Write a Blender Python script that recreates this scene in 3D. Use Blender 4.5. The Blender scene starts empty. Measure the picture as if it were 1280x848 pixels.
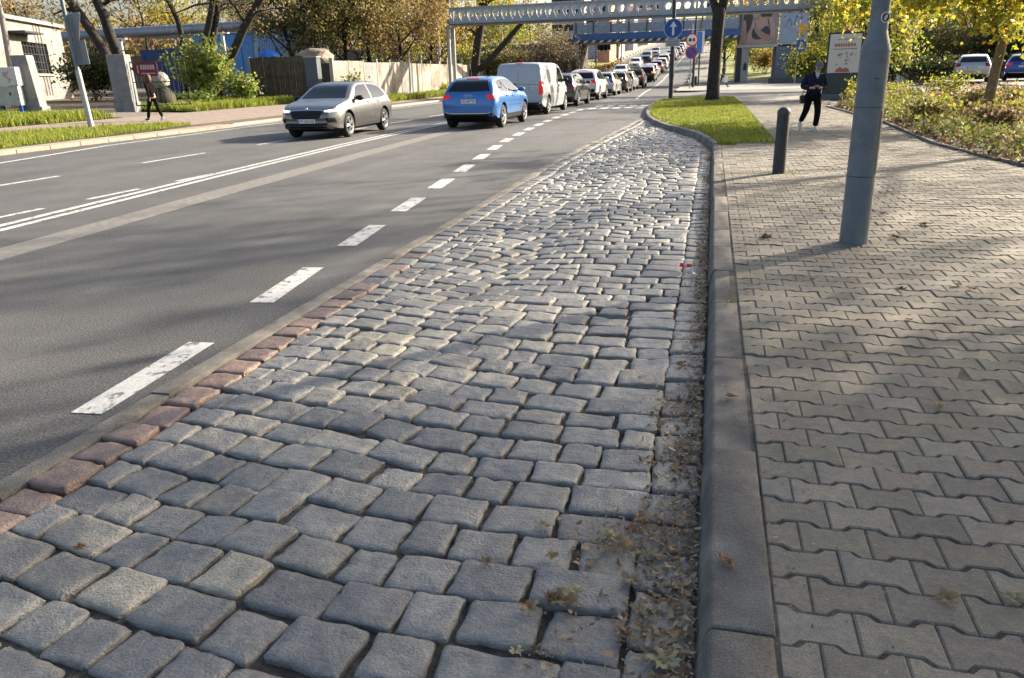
import bpy, bmesh, math, random
import numpy as np
from mathutils import Vector, Matrix, noise
from mathutils.bvhtree import BVHTree

scene = bpy.context.scene
COL = scene.collection
rad = math.radians
rng = np.random.default_rng(7)
random.seed(7)

# ------------------------------------------------------------------ camera (world Y runs along the kerb)
F_PX, PITCH, ROLL, YAW, EYE = 940.0, rad(19.4), rad(1.5), rad(14.6), 1.5
_f = np.array([0, math.cos(PITCH), -math.sin(PITCH)])
_u = np.array([0, math.sin(PITCH), math.cos(PITCH)])
_r = np.array([1.0, 0, 0])
_r, _u = math.cos(ROLL) * _r - math.sin(ROLL) * _u, math.cos(ROLL) * _u + math.sin(ROLL) * _r
_R = np.array([[math.cos(YAW), -math.sin(YAW), 0], [math.sin(YAW), math.cos(YAW), 0], [0, 0, 1]])
_r, _u, _f = _R @ _r, _R @ _u, _R @ _f
cam_data = bpy.data.cameras.new('camera')
cam = bpy.data.objects.new('camera', cam_data)
COL.objects.link(cam)
M4 = Matrix(((_r[0], _u[0], -_f[0], 0), (_r[1], _u[1], -_f[1], 0), (_r[2], _u[2], -_f[2], EYE), (0, 0, 0, 1)))
cam.matrix_world = M4
cam_data.sensor_width = 36
cam_data.lens = F_PX / 1280 * 36
cam_data.clip_end = 3000
cam_data.clip_start = 0.05
scene.camera = cam


def base(Y):
    if Y < 72: return 0.0
    if Y < 92: return .055 * (Y - 72) ** 2 / 40
    return .55 + .055 * (min(Y, 330) - 92)


def gz(X, Y):
    b = base(Y)
    if X > 0: return b + .12 + .036 * max(0, min(X - 6, 8)) * max(0, min((Y - 20) / 12, 1)) * max(0, min((62 - Y) / 8, 1))
    if X < -16.2: return b + .12 + max(0, min(-17 - X, 40)) * .022
    return b


def at(px, py, Y):
    """the world point seen at a photo pixel, at the distance Y along the road"""
    d = (px - 640) / F_PX * _r - (py - 424) / F_PX * _u + _f
    t = Y / d[1]
    return Vector((t * d[0], Y, EYE + t * d[2]))


# ------------------------------------------------------------------ materials
def mat(name, col, rough=.8, var=.0, vscale=3.0, bump=0.0, bscale=60.0, metal=0.0, attr=None, col2=None, spec=.5, coat=0.0,
        detail=4.0, trans=0.0, emit=None, estr=0.0, bump2=None, streak=0.0, grain=None, ramp=(.38, .64), brick=None):
    m = bpy.data.materials.new(name)
    m.use_nodes = True
    nt = m.node_tree
    N, L = nt.nodes, nt.links
    p = N['Principled BSDF']
    p.inputs['Roughness'].default_value = rough
    p.inputs['Metallic'].default_value = metal
    p.inputs['Specular IOR Level'].default_value = spec
    p.inputs['Coat Weight'].default_value = coat
    p.inputs['Coat Roughness'].default_value = .04
    c4 = (*col, 1)
    p.inputs['Base Color'].default_value = c4
    tc = N.new('ShaderNodeTexCoord')
    src = None
    if attr:
        a = N.new('ShaderNodeAttribute'); a.attribute_name = attr
        src = a.outputs['Color']
    if var > 0 or col2:
        n = N.new('ShaderNodeTexNoise'); n.inputs['Scale'].default_value = vscale; n.inputs['Detail'].default_value = detail
        n.inputs['Roughness'].default_value = .65
        L.new(tc.outputs['Object'], n.inputs['Vector'])
        if col2:
            rmp = N.new('ShaderNodeValToRGB')
            rmp.color_ramp.elements[0].position = ramp[0]; rmp.color_ramp.elements[1].position = ramp[1]
            rmp.color_ramp.elements[0].color = c4; rmp.color_ramp.elements[1].color = (*col2, 1)
            L.new(n.outputs['Fac'], rmp.inputs['Fac'])
            col_out = rmp.outputs['Color']
        else:
            col_out = None
        if var > 0:
            n2 = N.new('ShaderNodeTexNoise'); n2.inputs['Scale'].default_value = vscale * 2.7; n2.inputs['Detail'].default_value = 6
            L.new(tc.outputs['Object'], n2.inputs['Vector'])
            mr = N.new('ShaderNodeMapRange')
            mr.inputs['From Min'].default_value = .25; mr.inputs['From Max'].default_value = .75
            mr.inputs['To Min'].default_value = 1 - var; mr.inputs['To Max'].default_value = 1 + var
            L.new(n2.outputs['Fac'], mr.inputs['Value'])
            mx = N.new('ShaderNodeVectorMath'); mx.operation = 'SCALE'
            if col_out is not None: L.new(col_out, mx.inputs[0])
            elif src is not None: L.new(src, mx.inputs[0])
            else: mx.inputs[0].default_value = col
            L.new(mr.outputs['Result'], mx.inputs['Scale'])
            col_out = mx.outputs['Vector']
        if src is not None and col2:
            mm = N.new('ShaderNodeMix'); mm.data_type = 'RGBA'; mm.blend_type = 'MULTIPLY'; mm.inputs['Factor'].default_value = 1
            L.new(col_out, mm.inputs['A']); L.new(src, mm.inputs['B'])
            col_out = mm.outputs['Result']
        if streak > 0:                                              # wear drawn out along the road
            mp = N.new('ShaderNodeMapping'); mp.inputs['Scale'].default_value = (1.6, .05, 1)
            L.new(tc.outputs['Object'], mp.inputs['Vector'])
            ns = N.new('ShaderNodeTexNoise'); ns.inputs['Scale'].default_value = 1.0; ns.inputs['Detail'].default_value = 5
            L.new(mp.outputs['Vector'], ns.inputs['Vector'])
            ms = N.new('ShaderNodeMapRange'); ms.inputs['From Min'].default_value = .3; ms.inputs['From Max'].default_value = .7
            ms.inputs['To Min'].default_value = 1 - streak; ms.inputs['To Max'].default_value = 1 + streak
            L.new(ns.outputs['Fac'], ms.inputs['Value'])
            vs = N.new('ShaderNodeVectorMath'); vs.operation = 'SCALE'
            L.new(col_out, vs.inputs[0]); L.new(ms.outputs['Result'], vs.inputs['Scale']); col_out = vs.outputs['Vector']
        if grain:                                                   # fine aggregate, light and dark grains
            ng = N.new('ShaderNodeTexNoise'); ng.inputs['Scale'].default_value = grain[0]; ng.inputs['Detail'].default_value = 2
            L.new(tc.outputs['Object'], ng.inputs['Vector'])
            mg = N.new('ShaderNodeMapRange'); mg.inputs['From Min'].default_value = .32; mg.inputs['From Max'].default_value = .68
            mg.inputs['To Min'].default_value = 1 - grain[1]; mg.inputs['To Max'].default_value = 1 + grain[1]
            L.new(ng.outputs['Fac'], mg.inputs['Value'])
            vg = N.new('ShaderNodeVectorMath'); vg.operation = 'SCALE'
            L.new(col_out, vg.inputs[0]); L.new(mg.outputs['Result'], vg.inputs['Scale']); col_out = vg.outputs['Vector']
        if brick:                                                   # small laid bricks
            bk_ = N.new('ShaderNodeTexBrick'); bk_.inputs['Scale'].default_value = brick
            bk_.inputs['Color1'].default_value = (1.12, 1.08, 1.05, 1); bk_.inputs['Color2'].default_value = (.86, .88, .9, 1); bk_.inputs['Mortar'].default_value = (.5, .5, .5, 1)
            bk_.inputs['Mortar Size'].default_value = .02
            L.new(tc.outputs['Object'], bk_.inputs['Vector'])
            mb_ = N.new('ShaderNodeMix'); mb_.data_type = 'RGBA'; mb_.blend_type = 'MULTIPLY'; mb_.inputs['Factor'].default_value = 1
            L.new(col_out, mb_.inputs['A']); L.new(bk_.outputs['Color'], mb_.inputs['B']); col_out = mb_.outputs['Result']
        L.new(col_out, p.inputs['Base Color'])
    elif src is not None:
        L.new(src, p.inputs['Base Color'])
    if bump > 0:
        nb = N.new('ShaderNodeTexNoise'); nb.inputs['Scale'].default_value = bscale; nb.inputs['Detail'].default_value = 5
        nb.inputs['Roughness'].default_value = .6
        L.new(tc.outputs['Object'], nb.inputs['Vector'])
        b = N.new('ShaderNodeBump'); b.inputs['Strength'].default_value = bump; b.inputs['Distance'].default_value = .02
        L.new(nb.outputs['Fac'], b.inputs['Height'])
        if bump2:
            nb2 = N.new('ShaderNodeTexNoise'); nb2.inputs['Scale'].default_value = bump2[1]; nb2.inputs['Detail'].default_value = 3
            L.new(tc.outputs['Object'], nb2.inputs['Vector'])
            b2 = N.new('ShaderNodeBump'); b2.inputs['Strength'].default_value = bump2[0]; b2.inputs['Distance'].default_value = .05
            L.new(nb2.outputs['Fac'], b2.inputs['Height']); L.new(b2.outputs['Normal'], b.inputs['Normal'])
        L.new(b.outputs['Normal'], p.inputs['Normal'])
    if trans > 0:
        t = N.new('ShaderNodeBsdfTranslucent')
        s = N.new('ShaderNodeMixShader'); s.inputs['Fac'].default_value = trans
        if src is not None: L.new(src, t.inputs['Color'])
        else: t.inputs['Color'].default_value = c4
        L.new(p.outputs['BSDF'], s.inputs[1]); L.new(t.outputs['BSDF'], s.inputs[2])
        L.new(s.outputs['Shader'], N['Material Output'].inputs['Surface'])
    if emit:
        p.inputs['Emission Color'].default_value = (*emit, 1)
        p.inputs['Emission Strength'].default_value = estr
    return m


# ------------------------------------------------------------------ mesh building
def link(o, parent=None):
    COL.objects.link(o)
    if parent is not None: o.parent = parent
    return o


def mesh_from(name, V, F, mats, mi=None, smooth=False, col=None):
    """V list/array of points, F list of index tuples, mats one material or a list, col one colour per face"""
    me = bpy.data.meshes.new(name)
    if isinstance(F, np.ndarray):
        V = np.asarray(V, dtype=np.float32); n, k = F.shape
        me.vertices.add(len(V)); me.vertices.foreach_set('co', V.ravel())
        me.loops.add(n * k); me.loops.foreach_set('vertex_index', F.astype(np.int32).ravel())
        me.polygons.add(n); me.polygons.foreach_set('loop_start', np.arange(0, n * k, k, dtype=np.int32))
        me.update(calc_edges=True)
    else:
        me.from_pydata([tuple(v) for v in V], [], F); me.update()
    for m in (mats if isinstance(mats, (list, tuple)) else [mats]): me.materials.append(m)
    if mi is not None: me.polygons.foreach_set('material_index', np.asarray(mi, dtype=np.int32))
    if smooth: me.polygons.foreach_set('use_smooth', np.ones(len(me.polygons), dtype=bool))
    if col is not None:
        a = me.attributes.new('tint', 'FLOAT_COLOR', 'CORNER')
        tot = np.zeros(len(me.polygons), dtype=np.int32); me.polygons.foreach_get('loop_total', tot)
        c = np.ones((len(me.polygons), 4), dtype=np.float32); c[:, :3] = np.asarray(col, dtype=np.float32)[:, :3]
        a.data.foreach_set('color', np.repeat(c, tot, axis=0).ravel())
    return me


class MB:
    def __init__(s): s.v, s.f, s.m, s.c = [], [], [], []

    def add(s, V, F, m=0, c=(1, 1, 1)):
        k = len(s.v)
        s.v.extend(tuple(p) for p in V)
        for f in F:
            s.f.append(tuple(i + k for i in f)); s.m.append(m); s.c.append(c)
        return s

    def box(s, x0, x1, y0, y1, z0, z1, m=0, c=(1, 1, 1), M=None):
        V = [(x, y, z) for z in (z0, z1) for y in (y0, y1) for x in (x0, x1)]
        if M is not None: V = [tuple(M @ Vector(p)) for p in V]
        return s.add(V, [(0, 2, 3, 1), (4, 5, 7, 6), (0, 1, 5, 4), (2, 6, 7, 3), (0, 4, 6, 2), (1, 3, 7, 5)], m, c)

    def tube(s, P, R, n=8, m=0, c=(1, 1, 1), cap=True):
        P = [Vector(p) for p in P]
        if not isinstance(R, (list, tuple, np.ndarray)): R = [R] * len(P)
        rings = []
        ref = None
        for i, p in enumerate(P):
            t = (P[min(i + 1, len(P) - 1)] - P[max(i - 1, 0)]).normalized()
            if ref is None:
                ref = Vector((1, 0, 0)) if abs(t.x) < .9 else Vector((0, 1, 0))
            a = (ref - t * ref.dot(t)).normalized(); b = t.cross(a); ref = a
            rings.append([p + (a * math.cos(2 * math.pi * k / n) + b * math.sin(2 * math.pi * k / n)) * R[i] for k in range(n)])
        V = [q for r_ in rings for q in r_]
        F = [(i * n + k, i * n + (k + 1) % n, (i + 1) * n + (k + 1) % n, (i + 1) * n + k) for i in range(len(P) - 1) for k in range(n)]
        if cap: F += [tuple(reversed(range(n))), tuple(range((len(P) - 1) * n, len(P) * n))]
        return s.add(V, F, m, c)

    def lathe(s, prof, n=24, o=(0, 0, 0), axis='z', m=0, c=(1, 1, 1)):
        V, F = [], []
        for (r_, h) in prof:
            for k in range(n):
                a = 2 * math.pi * k / n
                x, y = r_ * math.cos(a), r_ * math.sin(a)
                q = (x, y, h) if axis == 'z' else (x, h, y) if axis == 'y' else (h, x, y)
                V.append((q[0] + o[0], q[1] + o[1], q[2] + o[2]))
        flip = axis == 'y'
        for i in range(len(prof) - 1):
            for k in range(n):
                f = (i * n + k, i * n + (k + 1) % n, (i + 1) * n + (k + 1) % n, (i + 1) * n + k)
                F.append(f[::-1] if flip else f)
        return s.add(V, F, m, c)

    def prism(s, poly, z0, z1, m=0, c=(1, 1, 1), M=None):
        n = len(poly)
        V = [(x, y, z0) for x, y in poly] + [(x, y, z1) for x, y in poly]
        if M is not None: V = [tuple(M @ Vector(p)) for p in V]
        F = [tuple(reversed(range(n))), tuple(range(n, 2 * n))] + [(i, (i + 1) % n, n + (i + 1) % n, n + i) for i in range(n)]
        return s.add(V, F, m, c)

    def build(s, name, mats, parent=None, smooth=False, bevel=0.0, seg=2, loc=None):
        me = mesh_from(name, s.v, s.f, mats, s.m, False, s.c)
        if bevel > 0:
            bm = bmesh.new(); bm.from_mesh(me)
            bmesh.ops.recalc_face_normals(bm, faces=bm.faces)
            ed = [e for e in bm.edges if len(e.link_faces) == 2 and e.calc_face_angle(0) > rad(28)]
            bmesh.ops.bevel(bm, geom=ed, offset=bevel, segments=seg, affect='EDGES', clamp_overlap=True, profile=.6)
            bm.to_mesh(me); bm.free()
        if smooth:
            me.polygons.foreach_set('use_smooth', np.ones(len(me.polygons), dtype=bool))
            if smooth is not True: me.set_sharp_from_angle(angle=rad(smooth))
        o = bpy.data.objects.new(name, me)
        if loc is not None: o.location = loc
        return link(o, parent)


def tag(o, label=None, cat=None, group=None, kind=None):
    if label: o['label'] = label
    if cat: o['category'] = cat
    if group: o['group'] = group
    if kind: o['kind'] = kind
    return o


def empty(name, loc, rz=0.0, label=None, cat=None, group=None):
    o = bpy.data.objects.new(name, None)
    o.empty_display_size = .2
    o.location = loc; o.rotation_euler = (0, 0, rz)
    return tag(link(o), label, cat, group)


def copy_tree(o, parent=None):
    c = o.copy(); COL.objects.link(c); c.parent = parent
    for ch in list(o.children): copy_tree(ch, c)
    return c


def text_mesh(s, size, depth=.002):
    cu = bpy.data.curves.new('lettering', 'FONT'); cu.body = s; cu.size = size; cu.extrude = depth
    cu.align_x = 'CENTER'; cu.align_y = 'CENTER'
    o = bpy.data.objects.new('tmp', cu); COL.objects.link(o)
    dg = bpy.context.evaluated_depsgraph_get()
    me = bpy.data.meshes.new_from_object(o.evaluated_get(dg))
    bpy.data.objects.remove(o); bpy.data.curves.remove(cu)
    me.name = 'lettering'
    return me


def text_obj(s, size, m, parent, loc, rot, depth=.002, name='lettering'):
    me = text_mesh(s, size, depth); me.materials.clear(); me.materials.append(m)
    o = bpy.data.objects.new(name, me); o.location = loc; o.rotation_euler = rot
    return link(o, parent)


# ------------------------------------------------------------------ light
SUN_AZ, SUN_EL = math.atan2(.66, .70), rad(25)
w = bpy.data.worlds.new('World'); scene.world = w; w.use_nodes = True
nt = w.node_tree
sky = nt.nodes.new('ShaderNodeTexSky'); sky.sky_type = 'NISHITA'; sky.sun_disc = False
sky.sun_elevation = SUN_EL; sky.sun_rotation = SUN_AZ
sky.air_density = 1.0; sky.dust_density = 4.0; sky.ozone_density = 1.0
bg = nt.nodes['Background']; bg.inputs['Strength'].default_value = .095
nt.links.new(sky.outputs['Color'], bg.inputs['Color'])
sl = bpy.data.lights.new('sun', 'SUN'); sl.energy = 5.0; sl.angle = rad(.8); sl.color = (1, .89, .72)
so = bpy.data.objects.new('sun', sl); COL.objects.link(so)
sd = Vector((math.sin(SUN_AZ) * math.cos(SUN_EL), math.cos(SUN_AZ) * math.cos(SUN_EL), math.sin(SUN_EL)))
so.rotation_euler = sd.to_track_quat('Z', 'Y').to_euler()
scene.view_settings.view_transform = 'Standard'
scene.view_settings.look = 'None'
scene.view_settings.exposure = 1.5
scene.view_settings.gamma = 1
scene.view_settings.use_curve_mapping = False
scene.render.engine = 'CYCLES'
scene.cycles.use_denoising = True
scene.cycles.max_bounces = 6
scene.cycles.transparent_max_bounces = 8
scene.cycles.sample_clamp_indirect = 6
# ================================================================== ground, road, pavements
M_soil = mat('soil', (.10, .075, .05), .95, .35, 1.2, .6, 14)
M_asph = mat('asphalt', (.098, .096, .094), .68, .15, .55, 1.0, 120, col2=(.122, .119, .115), spec=.5, bump2=(.35, 300), streak=.17, grain=(75, .6))
M_asph2 = mat('asphalt_worn_seam', (.19, .18, .165), .8, .25, 4, .6, 160)
M_paint = mat('road_paint', (.17, .165, .155), .65, .12, 11, .5, 220, col2=(.58, .57, .54), ramp=(.40, .47), detail=9, grain=(120, .16))
M_conc = mat('concrete', (.30, .28, .25), .88, .22, 3.5, .45, 120)
M_kerb = mat('kerb_concrete', (.14, .126, .107), .88, .3, 3, .6, 140, attr='tint', col2=(.255, .23, .195), detail=8, grain=(160, .25))
M_set = mat('granite_setts', (1.10, 1.09, 1.07), .42, .16, 12, .5, 110, grain=(170, .22), attr='tint', col2=(1.55, 1.49, 1.38), spec=.7, bump2=(.28, 17))
M_joint = mat('sett_joint_earth', (.055, .047, .038), .95, .5, 9, 1.0, 60, col2=(.12, .105, .085))
M_sand = mat('paver_joint_sand', (.085, .07, .05), .95, .4, 9, .8, 80, col2=(.14, .12, .09))
M_pav = mat('concrete_pavers', (1.05, 1.04, 1.02), .85, .14, 18, .45, 210, attr='tint', col2=(1.30, 1.26, 1.18), grain=(210, .2))
M_grass_soil = mat('turf_soil', (.07, .085, .025), .95, .4, 2.5, .6, 30)
M_leafdry = mat('dry_leaves', (.2, .13, .07), .85, attr='tint', trans=.15)
M_path = mat('path_surface', (.30, .275, .24), .85, .15, 2, .4, 120)
M_redpave = mat('clay_pavers', (.25, .19, .155), .88, .25, 6, .5, 70, col2=(.31, .245, .20), brick=2.2)


def struct(o): return tag(o, kind='structure')


# the one big sheet of ground
xs = [-600, -300, -150, -90, -57, -45, -36, -30, -26, -22, -19, -17, -16.19, -16.18, -10, -5, -2.72, 0.10, 0.11, 3, 6, 8, 10, 14, 25, 50, 100, 250, 600]
ys = [-60, -20, 0, 20, 23, 26, 29, 32, 40, 47, 54, 58, 62, 72, 76, 80, 84, 88, 92, 110, 150, 200, 260, 330, 500, 1200]
V = []
for y in ys:
    for x in xs:
        z = gz(x, y) - .03 if (x > .105 or x < -16.185) else base(y) - .1
        V.append((x, y, z))
nx = len(xs)
F = [(j * nx + i, j * nx + i + 1, (j + 1) * nx + i + 1, (j + 1) * nx + i) for j in range(len(ys) - 1) for i in range(nx - 1)]
struct(link(bpy.data.objects.new('ground', mesh_from('ground', V, F, M_soil))))


def ribbon(name, pts, w0, m, dz, kind=True, step=2.0):
    """a strip that follows a ground polyline [(x,y)..], width w0, dz above the road"""
    P = []
    for (a, b) in zip(pts[:-1], pts[1:]):
        n = max(1, int(math.hypot(b[0] - a[0], b[1] - a[1]) / step))
        P += [(a[0] + (b[0] - a[0]) * i / n, a[1] + (b[1] - a[1]) * i / n) for i in range(n)]
    P.append(pts[-1])
    V, F = [], []
    for i, p in enumerate(P):
        q0, q1 = P[max(i - 1, 0)], P[min(i + 1, len(P) - 1)]
        dx, dy = q1[0] - q0[0], q1[1] - q0[1]; l = math.hypot(dx, dy)
        nx_, ny_ = dy / l, -dx / l
        V += [(p[0] - nx_ * w0 / 2, p[1] - ny_ * w0 / 2, base(p[1]) + dz), (p[0] + nx_ * w0 / 2, p[1] + ny_ * w0 / 2, base(p[1]) + dz)]
    F = [(2 * i, 2 * i + 1, 2 * i + 3, 2 * i + 2) for i in range(len(P) - 1)]
    return V, F


def sheet(name, x0, x1, y0, y1, dz, m, step=4.0, fn=base):
    n = max(1, int((y1 - y0) / step))
    V, F = [], []
    fx0 = x0 if callable(x0) else (lambda y: x0)
    fx1 = x1 if callable(x1) else (lambda y: x1)
    for i in range(n + 1):
        y = y0 + (y1 - y0) * i / n
        V += [(fx0(y), y, fn(y) + dz), (fx1(y), y, fn(y) + dz)]
    F = [(2 * i, 2 * i + 1, 2 * i + 3, 2 * i + 2) for i in range(n)]
    return struct(link(bpy.data.objects.new(name, mesh_from(name, V, F, m))))


sheet('road', -16.0, lambda y: float(np.interp(y, [-12, 12, 16, 26, 27.6, 30, 34, 40, 330], [-2.64, -2.64, -2.58, -2.12, -2.0, -2.25, -2.45, -2.43, -2.43])), -12, 330, 0.0, M_asph, 1)
# side-street mouth and the pale paved apron behind the grass island
M_side = mat('side_street_asphalt', (.17, .16, .15), .8, .15, 1.5, .6, 150)
V = [(x, y, z) for y in (42.2, 55.8) for x, z in ((-2.45, 0), (-1.2, .012), (.4, .1215), (14, .1215))]
struct(link(bpy.data.objects.new('side_street', mesh_from('side_street', V, [(0, 1, 5, 4), (1, 2, 6, 5), (2, 3, 7, 6)], M_side))))

paint = MB()
def line(pts, w0, m=0):
    V, F = ribbon('', pts, w0, None, .004); paint.add(V, F, m)
dashp = [(-2.80, 2.2), (-2.94, 3.9), (-3.10, 5.03), (-3.33, 6.9), (-3.56, 8.66), (-3.76, 10.46), (-3.97, 12.14), (-4.2, 13.96), (-4.47, 16.0), (-4.71, 17.98), (-5.1, 23), (-5.3, 27.07), (-5.35, 34)]
dpx, dpy = [p[0] for p in dashp], [p[1] for p in dashp]
y = 2.70
k = 0
while y < 33:
    ln = 1.02
    line([(np.interp(y, dpy, dpx), y), (np.interp(y + ln, dpy, dpx), y + ln)], .17 + min(.05, .01 * k)); y += 1.86; k += 1
dbl = [(-7.0, -4), (-7.35, 2), (-7.7, 6.7), (-8.1, 11.6), (-8.45, 17), (-8.6, 22), (-8.6, 40), (-8.5, 70), (-8.4, 100), (-8.4, 200), (-8.4, 330)]
line([(x - .12, y) for x, y in dbl], .12); line([(x + .12, y) for x, y in dbl], .12)
for a in (-.3, 1.6, 3.6, 5.6, 7.0, 8.75, 10.6): line([(-8.5 + .02 * a, a), (-8.5 + .02 * (a + 1), a + 1)], .1)
for a in range(-4, 70, 4):
    x = -11.4 + .035 * (a if a < 20 else 20)
    line([(x, a + 1.1), (x + .05, a + 3.1)], .12)
line([(-12.8, 5), (-14.4, 13), (-15.2, 17), (-15.45, 24), (-15.45, 70), (-15.4, 120), (-15.4, 330)], .13)
line([(-4.1, 45), (-4.7, 58), (-5.3, 75), (-5.3, 120), (-5.2, 200), (-5.1, 320)], .14)
for r_ in range(2):
    for i in range(7): line([(-5.0 + i * .52, 33.6 + r_ * 2.2), (-4.98 + i * .52, 34.7 + r_ * 2.2)], .34)
for i in range(8): line([(-2.3 + i * .75, 44.6), (-2.3 + i * .75, 45.1)], .35)
struct(paint.build('road_markings', M_paint))
seam = MB()
V, F = ribbon('', [(-6.1, 0), (-6.45, 5), (-6.74, 9.6), (-7.0, 15.3), (-7.3, 24), (-7.4, 40)], .46, None, .002)
seam.add(V, F)
struct(seam.build('road_repair_strip', M_asph2))

# flush concrete strip between the asphalt and the setts
es = MB()
y = -1.0
def strip_x(y): return float(np.interp(y, [-2, 12, 16, 26, 29], [-2.68, -2.68, -2.62, -2.20, -2.05]))
while y < 27.4:
    x0, x1 = strip_x(y), strip_x(y + .99)
    j = random.uniform(-.006, .006)
    Vq = [(x0 + j, y, -.1), (x0 + .11 + j, y, -.1), (x1 + j, y + .988, -.1), (x1 + .11 + j, y + .988, -.1)]
    zt = .016 + random.uniform(-.006, .006)
    Vq += [(a, b, zt) for a, b, _ in Vq]
    es.add(Vq, [(0, 2, 3, 1), (4, 5, 7, 6), (0, 1, 5, 4), (2, 6, 7, 3), (0, 4, 6, 2), (1, 3, 7, 5)], 0, [random.uniform(.95, 1.2)] * 3)
    y += .99
struct(es.build('edge_strip', M_kerb, bevel=.007, smooth=30))

# ------------------------------------------------------------------ setts
def kerb_x(y):
    return float(np.interp(y, [-5, 15.6, 18.5, 21.6, 25, 27.6, 29], [.075, .105, -.29, -1.2, -1.85, -2.2, -2.3]))


def lay_z(x, y):
    z = .026 * noise.noise((x * .8 + 3, y * .55, 0)) + .008 * noise.noise((x * 2.3, y * 1.9, 5))
    z -= .028 * math.exp(-((x + 1.75 + .25 * math.sin(y * .7)) / .25) ** 2) * (.55 + .45 * math.sin(y * 1.1 + 1))
    z += .022 * math.exp(-((x + 1.25 + .2 * math.sin(y * .6)) / .22) ** 2) * (.5 + .5 * math.sin(y * .9))
    return z * max(0, min(1, (kerb_x(y) - x) / .3 + .3))


def grid_coords(n):
    if n == 11: return np.array([-1, -.975, -.92, -.7, -.35, 0, .35, .7, .92, .975, 1.0])
    if n == 7: return np.array([-1, -.965, -.7, 0, .7, .965, 1.0])
    return np.array([-1, -.95, 0, .95, 1.0])


def grid_base(n):
    g = grid_coords(n)
    U, W = np.meshgrid(g, g)
    m = np.maximum(abs(U), abs(W)); p = (abs(U) ** 20 + abs(W) ** 20) ** (1 / 20)
    s = np.where(p > 0, m / np.maximum(p, 1e-6), 1)
    Us, Ws = (U * s).ravel(), (W * s).ravel()
    F = [(j * n + i, j * n + i + 1, (j + 1) * n + i + 1, (j + 1) * n + i) for j in range(n - 1) for i in range(n - 1)]
    ring = [i for i in range(n)] + [j * n + n - 1 for j in range(1, n)] + [(n - 1) * n + i for i in range(n - 2, -1, -1)] + [j * n for j in range(n - 2, 0, -1)]
    k = n * n
    F += [(ring[i], k + i, k + (i + 1) % len(ring), ring[(i + 1) % len(ring)]) for i in range(len(ring))]
    return Us, Ws, m.ravel(), np.array(F), np.array(ring)


GB = {n: grid_base(n) for n in (5, 7, 11)}
SV, SF, SC = [], [], []
s_off = 0


def sett(cx, cy, wx, wy, rot, tint, n, lift=0.0):
    """one worn granite block: jittered corners, crowned top, rounded arris, rough break lines"""
    global s_off
    U, W, m, F, ring = GB[n]
    jx = rng.uniform(-.07, .07, 4) * wx * .5; jy = rng.uniform(-.065, .065, 4) * wy * .5
    a, b = (U + 1) / 2, (W + 1) / 2
    w4 = [(1 - a) * (1 - b), a * (1 - b), a * b, (1 - a) * b]
    x = U * wx / 2 + sum(w_ * j for w_, j in zip(w4, jx))
    yy = W * wy / 2 + sum(w_ * j for w_, j in zip(w4, jy))
    ph = rng.uniform(0, 6.28, 6)
    lump = .0016 * (np.sin(U * 2.6 + ph[0]) * np.cos(W * 2.2 + ph[1]) + .6 * np.sin(U * 5.1 + ph[2] + W * 3) + .5 * np.cos(W * 6 + ph[3] - U * 2))
    edge = m ** 34 * .009 + m ** 8 * .0012
    ang = np.arctan2(W, U); per = .0019 * (np.sin(3 * ang + ph[4]) + .8 * np.sin(5 * ang + ph[5]) + .6 * np.sin(9 * ang + ph[0]))
    x = x + (per * np.cos(ang) + rng.uniform(-.0032, .0032, len(U))) * (m > .8); yy = yy + (per * np.sin(ang) + rng.uniform(-.0032, .0032, len(U))) * (m > .8)
    edge = edge + (m > .9) * np.maximum(0, np.sin(2 * ang + ph[1]) * np.sin(7 * ang + ph[2]) - .45) * .016
    tx, ty = rng.normal(0, .02, 2)
    z = lift + lump - edge + U * tx * wx / 2 + W * ty * wy / 2 + rng.normal(0, .0035)
    c, s = math.cos(rot), math.sin(rot)
    X = cx + c * x - s * yy; Y = cy + s * x + c * yy
    dzx = (lay_z(cx + .1, cy) - lay_z(cx - .1, cy)) / .2; dzy = (lay_z(cx, cy + .1) - lay_z(cx, cy - .1)) / .2
    Z = z + lay_z(cx, cy) + dzx * (X - cx) + dzy * (Y - cy)
    top = np.stack([X, Y, Z], 1)
    sk = top[ring].copy(); sk[:, 2] -= .06; sk[:, 0] += (cx - sk[:, 0]) * .03; sk[:, 1] += (cy - sk[:, 1]) * .03
    SV.append(top); SV.append(sk); SF.append(F + s_off); s_off += len(top) + len(sk)
    SC.append(np.tile(np.array(tint), (len(F), 1)))


PAL = np.array([(.160, .158, .156), (.180, .177, .170), (.138, .137, .138), (.20, .193, .178), (.225, .213, .185), (.165, .155, .142), (.12, .12, .122)])
def sett_tint(red=False):
    if red: return np.array((.175, .122, .098)) * rng.uniform(.75, 1.2)
    return PAL[rng.choice(len(PAL), p=[.24, .22, .18, .14, .07, .08, .07])] * np.array((1.0, .985, .95)) * rng.uniform(.85, 1.15)


def bend(x, y):
    t = max(0, (-1.05 - x)) / 1.3
    return .25 * t * t * (3 - 2 * min(t, 1)) * (.75 + .35 * noise.noise((3.3, y * .25, 1))) * (1 if y < 9 else max(.25, 1 - (y - 9) / 8)) + .045 * noise.noise((x * 1.1, y * .8, 9))


def lod(y): return 11 if y < 5.5 else 7 if y < 11 else 5


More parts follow.
